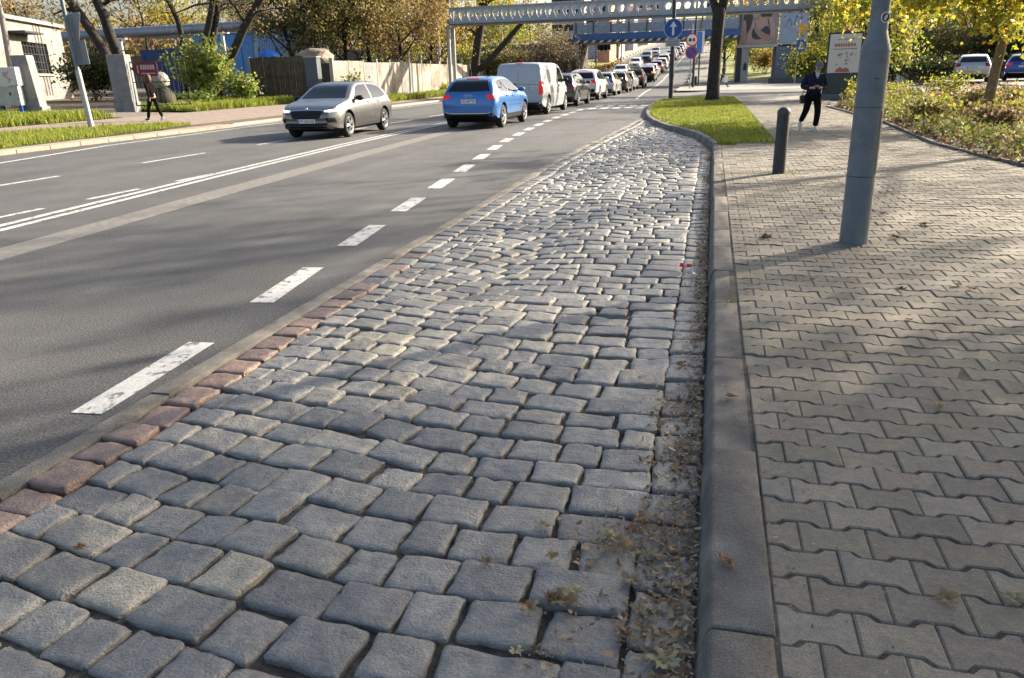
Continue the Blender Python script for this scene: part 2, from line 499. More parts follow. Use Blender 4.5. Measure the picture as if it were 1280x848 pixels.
y = .2
while y < 27.2:                                                     # the edge row of reddish blocks along the strip
    ln = rng.uniform(.17, .24)
    red = y < 4.6 or (y < 6.5 and rng.random() < .4)
    cx = strip_x(y) + .11 + .010 + .092
    if cx < kerb_x(y) - .15: sett(cx, y + ln / 2, .18, ln - .016, rng.normal(0, .03), sett_tint(red), lod(y), .010)
    y += ln
y = .3
while y < 26.9:                                                     # the gutter row along the kerb
    ln = rng.uniform(.17, .26)
    if y < 15.4: sett(kerb_x(y) - .135, y + ln / 2, .185, ln - .02, rng.normal(0, .04), sett_tint(), lod(y))
    y += ln
y = -.2
while y < 27:
    d = rng.uniform(.160, .195)
    yc = y + d / 2
    x = strip_x(yc) + .11 + .205
    xe = kerb_x(yc) - (.225 if yc < 15.4 else .03)
    x += rng.uniform(-.02, .0)
    first = True
    while x < xe - .07:
        wd = rng.uniform(.165, .275)
        if rng.random() < .1: wd *= 1.22
        if first: wd *= rng.uniform(.6, 1.1); first = False
        if xe - (x + wd) < .11: wd = xe - x
        cx = x + wd / 2
        by = bend(cx, yc); sl_ = (bend(cx + .05, yc) - bend(cx - .05, yc)) / .1
        if yc + by > .25:
            gap = rng.uniform(.008, .013) if rng.random() < (.85 if cx < -1.1 and yc < 7 else .55) else rng.uniform(.016, .034)
            sett(cx, yc + by + rng.normal(0, .007), wd - gap, d - rng.uniform(.009, .018), math.atan(sl_) + rng.normal(0, .024), sett_tint(), lod(yc))
        x += wd
    y += d
struct(link(bpy.data.objects.new('cobblestone_layby', mesh_from('cobblestone_layby', np.concatenate(SV), np.concatenate(SF), M_set, None, True, np.concatenate(SC)))))
# earth bed under the setts
xsb = np.linspace(0, 1, 26); ysb = np.linspace(-.5, 27.6, 180)
V = []
for y in ysb:
    a, b = strip_x(y) + .02, max(kerb_x(y) + .03, strip_x(y) + .1)
    for t in xsb:
        x = a + (b - a) * t
        hump = .012 * max(0, min(1, (x - (b - .22)) / .14)) if y < 17 else 0
        V.append((x, y, lay_z(x, y) - (.026 if x < strip_x(y) + .34 else .019 if x < -1 else .019 + .006 * min(1, (x + 1) / .3)) + .006 * noise.noise((x * 6, y * 6, 2)) + hump * (.45 + .75 * noise.noise((0, y * 1.1, 4)))))
n = len(xsb)
F = [(j * n + i, j * n + i + 1, (j + 1) * n + i + 1, (j + 1) * n + i) for j in range(len(ysb) - 1) for i in range(n - 1)]
struct(link(bpy.data.objects.new('cobblestone_bed', mesh_from('cobblestone_bed', V, F, M_joint, None, True))))

# ------------------------------------------------------------------ kerb
kb = MB()
def kerb_stone(a, b, wdt, zt, inner_left=True, c=1.0):
    """one kerb block from ground point a to b; a->b has the road on its left"""
    dx, dy = b[0] - a[0], b[1] - a[1]; l = math.hypot(dx, dy); ux, uy = dx / l, dy / l; nx_, ny_ = uy, -ux
    prof = [(-.046, -.12), (-.030, 0), (-.006, zt - .024), (.000, zt - .008), (.011, zt), (wdt - .006, zt + .001), (wdt, zt - .006), (wdt, -.12)]
    V = []
    for s_ in (.003, l - .003):
        for (o, z) in prof:
            V.append((a[0] + ux * s_ + nx_ * o, a[1] + uy * s_ + ny_ * o, z))
    n = len(prof)
    F = [(i, i + 1, n + i + 1, n + i) for i in range(n - 1)] + [tuple(reversed(range(n))), tuple(range(n, 2 * n))]
    kb.add(V, [f[::-1] for f in F], 0, [c] * 3)


y = -.3
for j_, (y0, y1, off, wdt, zt) in enumerate([(-.35, .68, .0, .165, .122), (.68, 1.68, -.002, .163, .120), (1.68, 2.70, .000, .166, .124), (2.70, 3.73, .006, .156, .112)]):
    kerb_stone((.078 + off, y0), (.078 + off, y1), wdt, zt, c=random.uniform(.78, .95))
y = 3.73
while y < 15.5:
    e = min(y + random.uniform(.72, 1.02), 15.6)
    j = random.uniform(-.006, .006)
    kerb_stone((kerb_x(y) + j, y), (kerb_x(e) + j, e), random.uniform(.135, .15), .115 + random.uniform(-.006, .006), c=random.uniform(.8, 1.05)); y = e
isl = [(.105, 15.6), (-.02, 16.8), (-.29, 18.5), (-.72, 20.1), (-1.2, 21.6), (-1.6, 23.3), (-1.9, 25.2), (-2.15, 27.4), (-2.35, 30), (-2.5, 33), (-2.6, 36.5), (-2.45, 39.5), (-1.9, 41.4), (-.9, 42.3), (.3, 42.4), (1.4, 42.0)]
for a, b in zip(isl[:-1], isl[1:]):
    l = math.hypot(b[0] - a[0], b[1] - a[1]); m_ = max(1, round(l / .8))
    for i in range(m_):
        p = (a[0] + (b[0] - a[0]) * i / m_, a[1] + (b[1] - a[1]) * i / m_); q = (a[0] + (b[0] - a[0]) * (i + 1) / m_, a[1] + (b[1] - a[1]) * (i + 1) / m_)
        kerb_stone(p, q, .13, .125 + random.uniform(-.006, .006), c=random.uniform(.75, 1.0))
isl2 = [(14, 55.7), (6, 55.7), (0.5, 55.6), (-1.4, 55.9), (-2.2, 56.9), (-2.45, 58.5), (-2.45, 72)]
kb2 = MB()
struct(kb.build('kerb', M_kerb, bevel=.005, seg=1, smooth=35))
kb = MB()
for a, b in zip(isl2[::-1][:-1], isl2[::-1][1:]):
    l = math.hypot(b[0] - a[0], b[1] - a[1]); m_ = max(1, round(l / 1.0))
    for i in range(m_):
        p = (a[0] + (b[0] - a[0]) * i / m_, a[1] + (b[1] - a[1]) * i / m_); q = (a[0] + (b[0] - a[0]) * (i + 1) / m_, a[1] + (b[1] - a[1]) * (i + 1) / m_)
        kerb_stone(p, q, .15, .13, c=1.1)
struct(kb.build('kerb', M_kerb))
# far kerb line up the hill, right and left
kr = MB()
for x in (-2.45, -16.15):
    for y in range(72 if x > -5 else 24, 330, 6):
        kr.box(x - .08, x + .08, y, y + 5.99, base(y) - .3, base(y + 3) + .12)
struct(kr.build('kerb', M_conc))

# ------------------------------------------------------------------ double-T pavers
PV, PF, PC = [], [], []
def outline(half=0):
    g = .0016
    H0, H1, X0, X1 = .0825 - g, .0575 - g, .070, .047
    top = [(-.1 + g, H0), (-X0, H0), (-X1, H1), (X1, H1), (X0, H0), (.1 - g, H0)]
    if half == 1: top = [(g, H1), (X1, H1), (X0, H0), (.1 - g, H0)]      # right half
    if half == -1: top = [(-.1 + g, H0), (-X0, H0), (-X1, H1), (-g, H1)]
    return top + [(x, -y) for x, y in reversed(top)]


def paver(cx, cy, half, z, tint, lo):
    P = outline(half)
    k = len(PV); n = len(P)
    mx = sum(p[0] for p in P) / n
    tx, ty = random.gauss(0, .012), random.gauss(0, .012)
    ins = .005
    ring_in = [(mx + (x - mx) * (1 - ins / .09), y * (1 - ins / .07)) for x, y in P]
    zz = lambda x, y: z + x * tx + y * ty
    PV.extend((cx + x, cy + y, zz(x, y)) for x, y in ring_in)
    PV.extend((cx + x, cy + y, zz(x, y) - .0045) for x, y in P)
    PF.append(tuple(range(k + n - 1, k - 1, -1))); PC.append(tint)
    for i in range(n):
        j = (i + 1) % n
        PF.append((k + i, k + j, k + n + j, k + n + i)); PC.append(tint)
    if lo:
        PV.extend((cx + x, cy + y, zz(x, y) - .03) for x, y in P)
        for i in range(n):
            j = (i + 1) % n
            PF.append((k + n + i, k + n + j, k + 2 * n + j, k + 2 * n + i)); PC.append(tint)


def walk_right(y): return float(np.interp(y, [0, 11, 12.5, 15.5, 21.8, 30.5, 31, 36], [4.5, 4.5, 4.15, 3.95, 4.22, 4.05, 4.3, 5.0]))
def walk_left(y): return .242 if y < 3.7 else .236 if y < 15.7 else 1.30
row = 0; y = .2
while y < 36.5:
    x0, x1 = walk_left(y) + .006, walk_right(y)
    odd = row % 2
    i = 0
    while True:
        if odd: cx = x0 + .1 + i * .2; half = 0
        else: cx = x0 + i * .2; half = 1 if i == 0 else 0
        if cx + .1 > x1: break
        t = np.array((.195, .176, .146)) * random.uniform(.78, 1.14) + np.array((random.uniform(-.008, .008), 0, random.uniform(-.008, .006)))
        if random.random() < .06: t = t * .78
        z = .12 + .006 * noise.noise((cx * .9, y * .9, 7)) + random.gauss(0, .0018)
        paver(cx, y, half, z, tuple(t), y < 9); i += 1
    y += .14; row += 1
struct(link(bpy.data.objects.new('pavement', mesh_from('pavement', PV, PF, M_pav, None, False, PC))))
sheet('pavement_bed', lambda y: .2 if y < 15.7 else 1.25, walk_right, -.5, 36.6, .1125, M_sand, 1)
sheet('footpath', .9, lambda y: float(np.interp(y, [36.5, 40, 48, 56, 82], [5.2, 6.5, 12.5, 16, 20])), 36.5, 42.5, .122, M_path, 1)
sheet('footpath', -2.35, lambda y: float(np.interp(y, [55.8, 60, 70, 84], [13, 10, 9.0, 9.0])), 55.9, 72, .125, M_path, 2)
sheet('footpath', -2.35, .6, 72, 330, .125, mat('far_path', (.2, .185, .16), .9, .2, 1, .3, 40), 2)
sheet('footpath', .6, 7.5, 72, 86, .125, M_path, 2)
sheet('grass_bank', .6, 9, 86, 330, .16, mat('far_grass', (.16, .20, .03), .9, .35, 1.5, .6, 12, col2=(.24, .24, .05)), 4)
sheet('parking_lane', 14, 60, 33.2, 58, .42, mat('parking_asphalt', (.16, .15, .14), .85, .2, 1, .4, 90), 4)
# left side: flush kerb band, clay paved pavement, drive between the gate piers
lz = lambda X, d: (lambda y: gz(X, y) + d)
kl = MB()
for y in range(-6, 24): kl.box(-16.75, -16.02, y, y + .99, -.1, .095 + .002 * (y % 3), 0, [.95 + .1 * random.random()] * 3)
struct(kl.build('kerb', mat('sandy_kerb_concrete', (.33, .26, .20), .9, .2, 3, .4, 90), bevel=.01, seg=1))
V, F = [], []
for i, y in enumerate(range(-6, 74)):
    for x in (-17.3 if y < 22 else -16.05, -19.2, -22.4): V.append((x, y, gz(x, y) + .02))
F = [(i * 3 + k, i * 3 + 3 + k, i * 3 + 4 + k, i * 3 + 1 + k) for i in range(79) for k in range(2)]
struct(link(bpy.data.objects.new('pavement', mesh_from('pavement', V, [f[::-1] for f in F], M_redpave))))
V, F = [], []
for x in (-22.2, -26, -34, -46):
    for y in (26.4, 30.0): V.append((x, y, gz(x, y) + .012))
struct(link(bpy.data.objects.new('driveway', mesh_from('driveway', V, [(0, 1, 3, 2), (2, 3, 5, 4), (4, 5, 7, 6)], mat('driveway_earth', (.16, .14, .115), .95, .3, 2, .5, 25)))))


# ------------------------------------------------------------------ grass
def inside(poly, x, y):
    c = np.zeros(len(x), bool); n = len(poly)
    for i in range(n):
        (x0, y0), (x1, y1) = poly[i], poly[(i + 1) % n]
        cr = ((y0 > y) != (y1 > y)) & (x < (x1 - x0) * (y - y0) / (y1 - y0 + 1e-9) + x0); c ^= cr
    return c


M_blade = mat('grass_blades', (.1, .2, .03), .6, attr='tint', trans=.45, spec=.3)
GP = np.array([(.20, .25, .03), (.28, .32, .035), (.13, .18, .025), (.36, .34, .06), (.30, .25, .09)])


def blades(poly, n, h, wd, pal=GP, probs=(.32, .3, .2, .12, .06), zf=None, clump=1.5, thresh=-9):
    P = np.array(poly); lo, hi = P.min(0), P.max(0)
    x = rng.uniform(lo[0], hi[0], n * 3); y = rng.uniform(lo[1], hi[1], n * 3)
    k = inside(poly, x, y); x, y = x[k][:n], y[k][:n]; n = len(x)
    nz = np.array([noise.noise((a * clump, b * clump, 3)) for a, b in zip(x, y)])
    k = nz > thresh; x, y, nz = x[k], y[k], nz[k]; n = len(x)
    z = np.array([(zf or gz)(a, b) for a, b in zip(x, y)])
    hh = h * rng.uniform(.5, 1.25, n) * (1 + .5 * nz)
    a = rng.uniform(0, 2 * np.pi, n); lean = rng.uniform(.05, .8, n) * hh; la = rng.uniform(0, 2 * np.pi, n)
    dx, dy = np.cos(a) * wd / 2, np.sin(a) * wd / 2
    V = np.empty((n, 6, 3))
    V[:, 0] = np.stack([x - dx, y - dy, z], 1); V[:, 1] = np.stack([x + dx, y + dy, z], 1)
    mx_, my_ = x + np.cos(la) * lean * .35, y + np.sin(la) * lean * .35
    V[:, 2] = np.stack([mx_ - dx * .8, my_ - dy * .8, z + hh * .6], 1); V[:, 3] = np.stack([mx_ + dx * .8, my_ + dy * .8, z + hh * .6], 1)
    tx, ty = x + np.cos(la) * lean, y + np.sin(la) * lean
    V[:, 4] = np.stack([tx - dx * .15, ty - dy * .15, z + hh], 1); V[:, 5] = np.stack([tx + dx * .15, ty + dy * .15, z + hh], 1)
    i0 = np.arange(n)[:, None] * 6
    F = np.concatenate([i0 + np.array([[0, 1, 3, 2]]), i0 + np.array([[2, 3, 5, 4]])])
    c = pal[rng.choice(len(pal), n, p=probs)] * rng.uniform(.75, 1.25, (n, 1))
    return V.reshape(-1, 3), F, np.concatenate([c, c])


def grass(name, polys, h, wd, **kw):
    VV, FF, CC, o = [], [], [], 0
    for poly, n in polys:
        v, f, c = blades(poly, n, h, wd, **kw); VV.append(v); FF.append(f + o); CC.append(c); o += len(v)
    return tag(link(bpy.data.objects.new(name, mesh_from(name, np.concatenate(VV), np.concatenate(FF), M_blade, None, False, np.concatenate(CC)))), kind='stuff')


ipoly = [(.26, 15.75), (.12, 16.9), (-.15, 18.6), (-.58, 20.2), (-1.06, 21.7), (-1.46, 23.4), (-1.76, 25.3), (-2.0, 27.4), (-2.2, 30), (-2.35, 33), (-2.45, 36.5), (-2.3, 39.3), (-1.8, 41.1), (-.85, 42.1), (.3, 42.2), (1.15, 41.5), (1.25, 30), (1.27, 15.75)]
b = MB(); b.prism(ipoly, .0, .118); struct(b.build('grass_island_soil', M_grass_soil))
grass('grass', [(ipoly, 46000)], .065, .016, zf=lambda x, y: .116, clump=1.3, thresh=-.38)
verge = [(-16.55, -2), (-16.55, 15), (-16.9, 21.0), (-17.4, 23.6), (-18.4, 23.4), (-20.2, 20.4), (-20.6, 14), (-20.6, -2)]
verge2 = [(-22.45, 30.9), (-22.45, 41), (-24.5, 41.6), (-27.5, 41.6), (-27.5, 36), (-26.6, 31.2)]
verge3 = [(-18.2, 38.5), (-18.4, 72), (-20.6, 72), (-20.2, 55), (-19.7, 40)]
verge4 = [(-22.45, 20), (-22.45, 25.8), (-27, 25.8), (-27, 20)]
V, F = [], []
for poly in (verge, verge2, verge3, verge4):
    k = len(V); V += [(x, y, gz(x, y) + (.035 if not -17.5 < x < -16 else -.015)) for x, y in poly]; F.append(tuple(range(k, k + len(poly))))
struct(link(bpy.data.objects.new('grass_verge_soil', mesh_from('grass_verge_soil', V, F, M_grass_soil))))
grass('grass', [(verge, 30000)], .12, .022)
grass('grass', [(verge2, 18000), (verge3, 16000), (verge4, 8000)], .3, .04, clump=.9)
# ================================================================== trees, shrubs, leaves
def bark(name, c, c2): return mat(name, c, .92, .3, 5, .9, 22, col2=c2)
M_bark = bark('bark_dark', (.021, .017, .014), (.043, .035, .029))
M_bark2 = bark('bark_grey_brown', (.11, .085, .06), (.17, .14, .10))
M_bark3 = bark('bark_yellow_brown', (.17, .12, .065), (.24, .18, .10))
M_leaf = mat('leaves', (.2, .2, .05), .55, attr='tint', trans=.5, spec=.3)
PALS = {
    'yellow': [(.58, .46, .035), (.50, .44, .05), (.36, .36, .05), (.22, .24, .04), (.56, .34, .035)],
    'golden': [(.38, .24, .045), (.28, .18, .05), (.20, .13, .06), (.44, .31, .05), (.16, .11, .06)],
    'rust': [(.25, .15, .08), (.30, .17, .08), (.17, .15, .06), (.22, .22, .07), (.31, .20, .08)],
    'olive': [(.17, .17, .05), (.24, .21, .065), (.13, .14, .04), (.28, .22, .07), (.19, .14, .06)],
    'green': [(.07, .12, .025), (.10, .16, .03), (.16, .20, .035), (.055, .09, .022), (.22, .22, .04)],
    'shrub': [(.20, .27, .05), (.27, .34, .07), (.14, .20, .04), (.33, .38, .08), (.26, .21, .08)],
    'lime': [(.30, .32, .04), (.22, .28, .035), (.38, .34, .05), (.14, .20, .03), (.40, .30, .04)],
    'brown': [(.13, .085, .05), (.17, .115, .07), (.10, .07, .045), (.20, .15, .09), (.12, .10, .05)],
    'dark': [(.035, .055, .018), (.05, .075, .022), (.03, .045, .016), (.07, .09, .03), (.09, .08, .03)],
}


def leaf_quads(P, size, pal, probs=None):
    """one folded pointed leaf (two quads) at each point"""
    n = len(P)
    s = size * rng.uniform(.6, 1.3, n)
    d = rng.normal(0, 1, (n, 3)); d[:, 2] -= .35; d /= np.linalg.norm(d, axis=1)[:, None]
    q = rng.normal(0, 1, (n, 3)); sdir = np.cross(d, q); sdir /= np.linalg.norm(sdir, axis=1)[:, None]
    nrm = np.cross(d, sdir)
    a = P; tip = P + d * s[:, None]
    mid = P + d * (s * .45)[:, None]
    up = nrm * (s * .12)[:, None]
    l = mid + sdir * (s * .42)[:, None] + up; r = mid - sdir * (s * .42)[:, None] + up
    V = np.stack([a, l, tip, r], 1).reshape(-1, 3)
    F = np.arange(n * 4).reshape(n, 4)
    pal = np.array(pal)
    c = pal[rng.choice(len(pal), n, p=probs)] * rng.uniform(.7, 1.3, (n, 1))
    return V, F, c


def skeleton(r, H, r0, lean, nl, cb, spread, up=.25, fork=0, lv=3, taper=.55):
    """trunk + limbs + twigs; returns list of (points, radii, level) and the twig points that carry leaves"""
    segs, tips = [], []

    def grow(p, d, ln, rd, lev, wob):
        n = 7 if lev == 0 else 5 if lev == 1 else 4
        P, R = [p.copy()], [rd]
        for i in range(n):
            d = (d + Vector((r.gauss(0, wob), r.gauss(0, wob), r.gauss(0, wob) + (up * .25 if lev else .0)))).normalized()
            p = p + d * (ln / n); P.append(p.copy()); R.append(rd * (1 - (1 - (taper if lev == 0 else .3)) * (i + 1) / n))
        segs.append((P, R, lev))
        return P, R, d
    P, R, d = grow(Vector((0, 0, -.1)), Vector((lean[0], lean[1], 1)).normalized(), H * .72, r0, 0, .05)
    limbs = []
    for k in range(nl):
        t = cb + (1 - cb) * (k + r.random() * .6) / nl
        f = min(t, .999) * (len(P) - 1); i = int(f); q = P[i].lerp(P[min(i + 1, len(P) - 1)], f - i)
        a = k * 2.4 + r.random() * .8
        dr = Vector((math.cos(a) * spread, math.sin(a) * spread, .55 + .5 * t + r.random() * .2)).normalized()
        limbs.append((q, dr, H * (.30 + .22 * (1 - t)) * r.uniform(.8, 1.2), R[i] * .52))
    limbs.append((P[-1], d, H * .3, R[-1] * .8))
    for q, dr, ln, rd in limbs:
        P1, R1, d1 = grow(q, dr, ln, rd, 1, .13)
        for j in range(5):
            f = r.uniform(.25, 1) * (len(P1) - 1); i = min(int(f), len(P1) - 2)
            q2 = P1[i].lerp(P1[i + 1], f - i)
            d2 = (d1 + Vector((r.gauss(0, .75), r.gauss(0, .75), r.gauss(.1, .5)))).normalized()
            P2, R2, d3 = grow(q2, d2, ln * r.uniform(.35, .6), R1[i] * .5, 2, .18)
            tips += P2[2:]
            if lv > 2:
                for j2 in range(3):
                    q3 = P2[r.randint(1, len(P2) - 1)]
                    d4 = (d3 + Vector((r.gauss(0, .8), r.gauss(0, .8), r.gauss(-.05, .5)))).normalized()
                    P3, R3, _ = grow(q3, d4, ln * r.uniform(.2, .38), max(.006, R2[1] * .4), 3, .2)
                    tips += P3[1:]
    return segs, tips


def tree(name, loc, label, cat='tree', H=9, r0=.18, lean=(0, 0), nl=8, cb=.35, spread=1.0, pal='olive', nleaf=4000, lsize=.16, sig=.32,
         seed=1, bk=None, group=None, up=.25, thin=0.0, limbs_only=None):
    r = random.Random(seed)
    root = empty(name, loc, 0, label, cat, group)
    segs, tips = skeleton(r, H, r0, lean, nl, cb, spread, up)
    b = MB(); tw = 0
    for P, R, lev in segs:
        b.tube(P, R, (10, 6, 4, 3)[lev], cap=lev == 0)
    # root flare
    b.lathe([(r0 * 1.5, -.12), (r0 * 1.22, .05), (r0 * 1.02, .35)], 10)
    b.build('trunk', bk or M_bark, root, smooth=True)
    if nleaf:
        T = np.array([tuple(p) for p in tips])
        if thin: T = T[rng.random(len(T)) > thin]
        P = T[rng.integers(0, len(T), nleaf)] + rng.normal(0, sig, (nleaf, 3)) * np.array([1, 1, .8])
        v, f, c = leaf_quads(P, lsize, PALS[pal] if isinstance(pal, str) else pal)
        link(bpy.data.objects.new('crown', mesh_from('crown', v, f, M_leaf, None, False, c)), root)
    return root


def shrub(name, loc, label, cat='bush', rx=1.0, ry=1.0, h=1.4, pal='olive', n=1500, lsize=.09, group=None, stems=7, seed=1, shape=.5, bk=None):
    r = random.Random(seed)
    root = empty(name, loc, 0, label, cat, group)
    b = MB(); pts = []
    for k in range(stems):
        a = r.uniform(0, 6.28); e = r.uniform(.2, 1)
        p = Vector((r.gauss(0, .08) * rx, r.gauss(0, .08) * ry, -.04)); q = Vector((math.cos(a) * rx * e, math.sin(a) * ry * e, h * r.uniform(.6, 1.0) * (1 - .35 * e * e)))
        m = p.lerp(q, .5) + Vector((0, 0, h * .12))
        b.tube([p, m, q], [.018, .012, .005], 4, cap=False)
        for i in range(3):
            s = m.lerp(q, r.random()); t = s + Vector((r.gauss(0, .3) * rx, r.gauss(0, .3) * ry, r.uniform(.0, .25) * h))
            b.tube([s, t], [.008, .003], 3, cap=False); pts += [s, t, s.lerp(t, .5)]
        pts += [q, m.lerp(q, .6), p.lerp(m, .8)]
    b.build('stem', bk or M_bark2, root)
    T = np.array([tuple(p) for p in pts])
    P = T[rng.integers(0, len(T), n)] + rng.normal(0, 1, (n, 3)) * np.array([rx * .2, ry * .2, h * .13])
    P[:, 2] = np.maximum(P[:, 2], .03)
    v, f, c = leaf_quads(P, lsize, PALS[pal] if isinstance(pal, str) else pal)
    link(bpy.data.objects.new('foliage', mesh_from('foliage', v, f, M_leaf, None, False, c)), root)
    return root


def G3(px, py, Y):                                                  # ground point under a photo pixel at distance Y
    p = at(px, py, Y); return Vector((p.x, Y, gz(p.x, Y)))


# --- the tree on the grass island
isl_t = empty('island_tree', (.08, 37.4, .11), 0, 'dark forked tree trunk growing from the grass island behind the blue arrow sign', 'tree')
r_ = random.Random(5)
b = MB()
b.tube([(0, 0, -.1), (-.01, 0, .3), (.0, .02, 1.5), (.03, 0, 2.8), (.05, .02, 3.6), (.1, 0, 4.0)], [.40, .30, .265, .26, .28, .26], 14)
segs_i, tips_i = [], []
def limb(P, R):
    b.tube(P, R, 9); tips_i.append((P, R))
limb([(.05, 0, 3.5), (-.25, .1, 4.3), (-.7, .3, 5.3), (-1.1, .6, 6.6), (-1.3, 1, 8.4)], [.2, .17, .14, .11, .05])
limb([(.1, 0, 3.6), (.3, 0, 4.6), (.5, -.2, 6), (.75, -.4, 7.6), (.8, -.5, 9.4)], [.22, .19, .16, .12, .05])
limb([(.35, 0, 4.9), (1.1, -.5, 5.5), (2.0, -1.2, 5.9), (3.0, -1.8, 5.8), (4.0, -2.4, 5.4)], [.1, .08, .06, .04, .02])
pts = []
for P, R in list(tips_i):
    for k in range(14):
        i = r_.randint(2, len(P) - 2); q = Vector(P[i]).lerp(Vector(P[i + 1]), r_.random())
        e = q + Vector((r_.gauss(0, .9), r_.gauss(0, .9), r_.gauss(.5, .6))); e2 = e + Vector((r_.gauss(0, .5), r_.gauss(0, .5), r_.gauss(.1, .4)))
        b.tube([q, e, e2], [.03, .018, .006], 4, cap=False); pts += [e, e2, q.lerp(e, .6), e.lerp(e2, .5)]
b.build('trunk', M_bark, isl_t, smooth=True)
T = np.array([tuple(p) for p in pts]); T = T[T[:, 2] > 5.6]
v, f, c = leaf_quads(T[rng.integers(0, len(T), 2600)] + rng.normal(0, .3, (2600, 3)), .13, PALS['golden'])
link(bpy.data.objects.new('crown', mesh_from('crown', v, f, M_leaf, None, False, c)), isl_t)

# --- right side: the young tree in the bed and its neighbours
YT = G3(1232, 147, 22.9)
yt = empty('young_tree', YT, 0, 'slim yellow-leaved tree with a dark tie around its trunk in the shrub bed', 'tree')
b = MB(); r_ = random.Random(21)
tp = [(0, 0, -.1), (.0, 0, .4), (.04, .02, 1.2), (.12, .03, 2.2), (.2, .05, 3.4), (.25, .1, 5.0), (.2, .1, 6.6), (.2, .0, 8.2)]
b.tube(tp, [.17, .135, .12, .115, .10, .08, .055, .02], 10)
pts = []
for k in range(46):
    z = r_.uniform(2.7, 4.6) if k < 26 else r_.uniform(2.0, 7.6); q = Vector((np.interp(z, [p[2] for p in tp], [p[0] for p in tp]), .05, z))
    a = r_.uniform(0, 6.28) if k > 22 else r_.uniform(2.3, 4.4)
    ln = (r_.uniform(1.6, 3.3) if k > 22 else r_.uniform(2.2, 4.8)) * (1.15 - .07 * z)
    m = q + Vector((math.cos(a), math.sin(a), .28)) * ln * .55; e = q + Vector((math.cos(a), math.sin(a), .02 if z < 4 else .4)) * ln
    b.tube([q, m, e], [.03, .02, .006], 5, cap=False)
    for j in range(7):
        s = q.lerp(m, r_.uniform(.4, 1)) if j < 3 else m.lerp(e, r_.random())
        t = s + Vector((r_.gauss(0, .45), r_.gauss(0, .45), r_.gauss(-.12, .35))); b.tube([s, t], [.009, .004], 3, cap=False); pts += [s, t, s.lerp(t, .5), s.lerp(t, .8)]
b.build('trunk', M_bark3, yt, smooth=True)
T = np.array([tuple(p) for p in pts])
T = T[(T[:, 2] < 4.2) | (rng.random(len(T)) < .16)]
n = 10500
v, f, c = leaf_quads(T[rng.integers(0, len(T), n)] + rng.normal(0, .2, (n, 3)), .14, PALS['yellow'], [.17, .22, .27, .29, .05])
link(bpy.data.objects.new('crown', mesh_from('crown', v, f, M_leaf, None, False, c)), yt)
M_strap = mat('black_rubber', (.015, .015, .016), .6, .2, 20, .2, 60)
b = MB(); b.lathe([(.118, 1.93), (.130, 1.94), (.130, 2.0), (.118, 2.01)], 16, (.105, .03, 0))
b.tube([(.2, .03, 1.98), (.55, .1, 2.06), (.95, .1, 2.16)], [.012, .012, .012], 6)
b.build('tie', M_strap, yt, smooth=30)

def tr(*a, **k): return tree(*a, **k)
tr('yellow_tree', G3(1068, 118, 41), 'leafy yellow-green tree behind the advertising stand', H=6.4, r0=.13, nl=11, cb=.2, spread=1.05, pal='lime', nleaf=7500, lsize=.15, sig=.35, seed=32)
tr('olive_tree', G3(1085, 110, 52), 'dense olive tree between the advertising stand and the parked silver estate', H=9, r0=.2, nl=11, cb=.15, spread=1.0, pal='olive', nleaf=8000, lsize=.18, sig=.42, seed=33)
tr('olive_tree', G3(1215, 96, 84), 'broad green tree standing behind the parked silver estate', H=11, r0=.25, nl=11, cb=.12, spread=1.1, pal='green', nleaf=7000, lsize=.24, sig=.6, seed=34)
tr('olive_tree', G3(1290, 96, 80), 'dark green tree at the photo edge behind the parked blue car', H=11, r0=.25, nl=11, cb=.12, spread=1.1, pal='dark', nleaf=7000, lsize=.24, sig=.6, seed=35)
tr('golden_tree', G3(1020, 90, 92), 'golden tree right of the tunnel behind the pedestrian crossing sign', H=9, r0=.22, nl=11, cb=.1, spread=1.0, pal='lime', nleaf=7000, lsize=.22, sig=.55, seed=36)
tr('olive_tree', G3(1150, 92, 96), 'rust and green tree far behind the white post', H=12, r0=.28, nl=11, cb=.15, spread=1.1, pal='rust', nleaf=6500, lsize=.26, sig=.65, seed=37)
# trees past the right edge of the photo whose shade lies on the pavement and the setts
for i, (x, y, h, sd_, nlf, cbv) in enumerate([(8.6, 9.2, 8.5, 41, 6400, .22), (14.6, 13.6, 11.0, 42, 6800, .26), (5.6, 5.2, 7.2, 43, 5200, .28), (18.5, 21.5, 12.5, 44, 3600, .3), (10.4, 19.6, 11.5, 45, 1700, .6), (12.6, 13.2, 8.0, 46, 2600, .45)]):
    tr('roadside_tree', (x, y, gz(x, y)), ['low spreading tree just past the right edge of the photo, shading the pavers', 'tall tree past the right edge of the photo, further back behind the low one',
       'nearest tree beside the camera, outside the right edge of the photo', 'tallest tree at the back of the bed, outside the right edge of the photo', 'high-crowned tree just outside the right edge, level with the slim tied tree', 'thin-crowned tree outside the right edge, level with the front of the shrub bed'][i], H=h, r0=.16, nl=10, cb=cbv, spread=1.1, pal='yellow', nleaf=nlf, lsize=.17, sig=.34, seed=sd_, bk=M_bark3)

# --- trees seen through the bridge on the right and beside the far road
for i, (px, Y, H, pal, lab) in enumerate([(905, 112, 6, 'lime', 'small lime-green tree seen under the bridge beside the island trunk'), (918, 128, 7, 'golden', 'golden tree behind the billboard post, beyond the bridge'),
                                          (897, 165, 9, 'yellow', 'pale yellow tree beside the far road, above the parking sign'), (905, 215, 11, 'olive', 'olive tree on the right of the far hill road'),
                                          (930, 150, 11, 'rust', 'rusty tree rising over the billboard'), (960, 140, 12, 'olive', 'olive tree rising over the panel beside the billboard')]):
    tr('far_tree', G3(px, 90, Y), lab, H=H, r0=.2, nl=9, cb=.12, spread=1.0, pal=pal, nleaf=3200, lsize=.3, sig=.6, seed=50 + i)

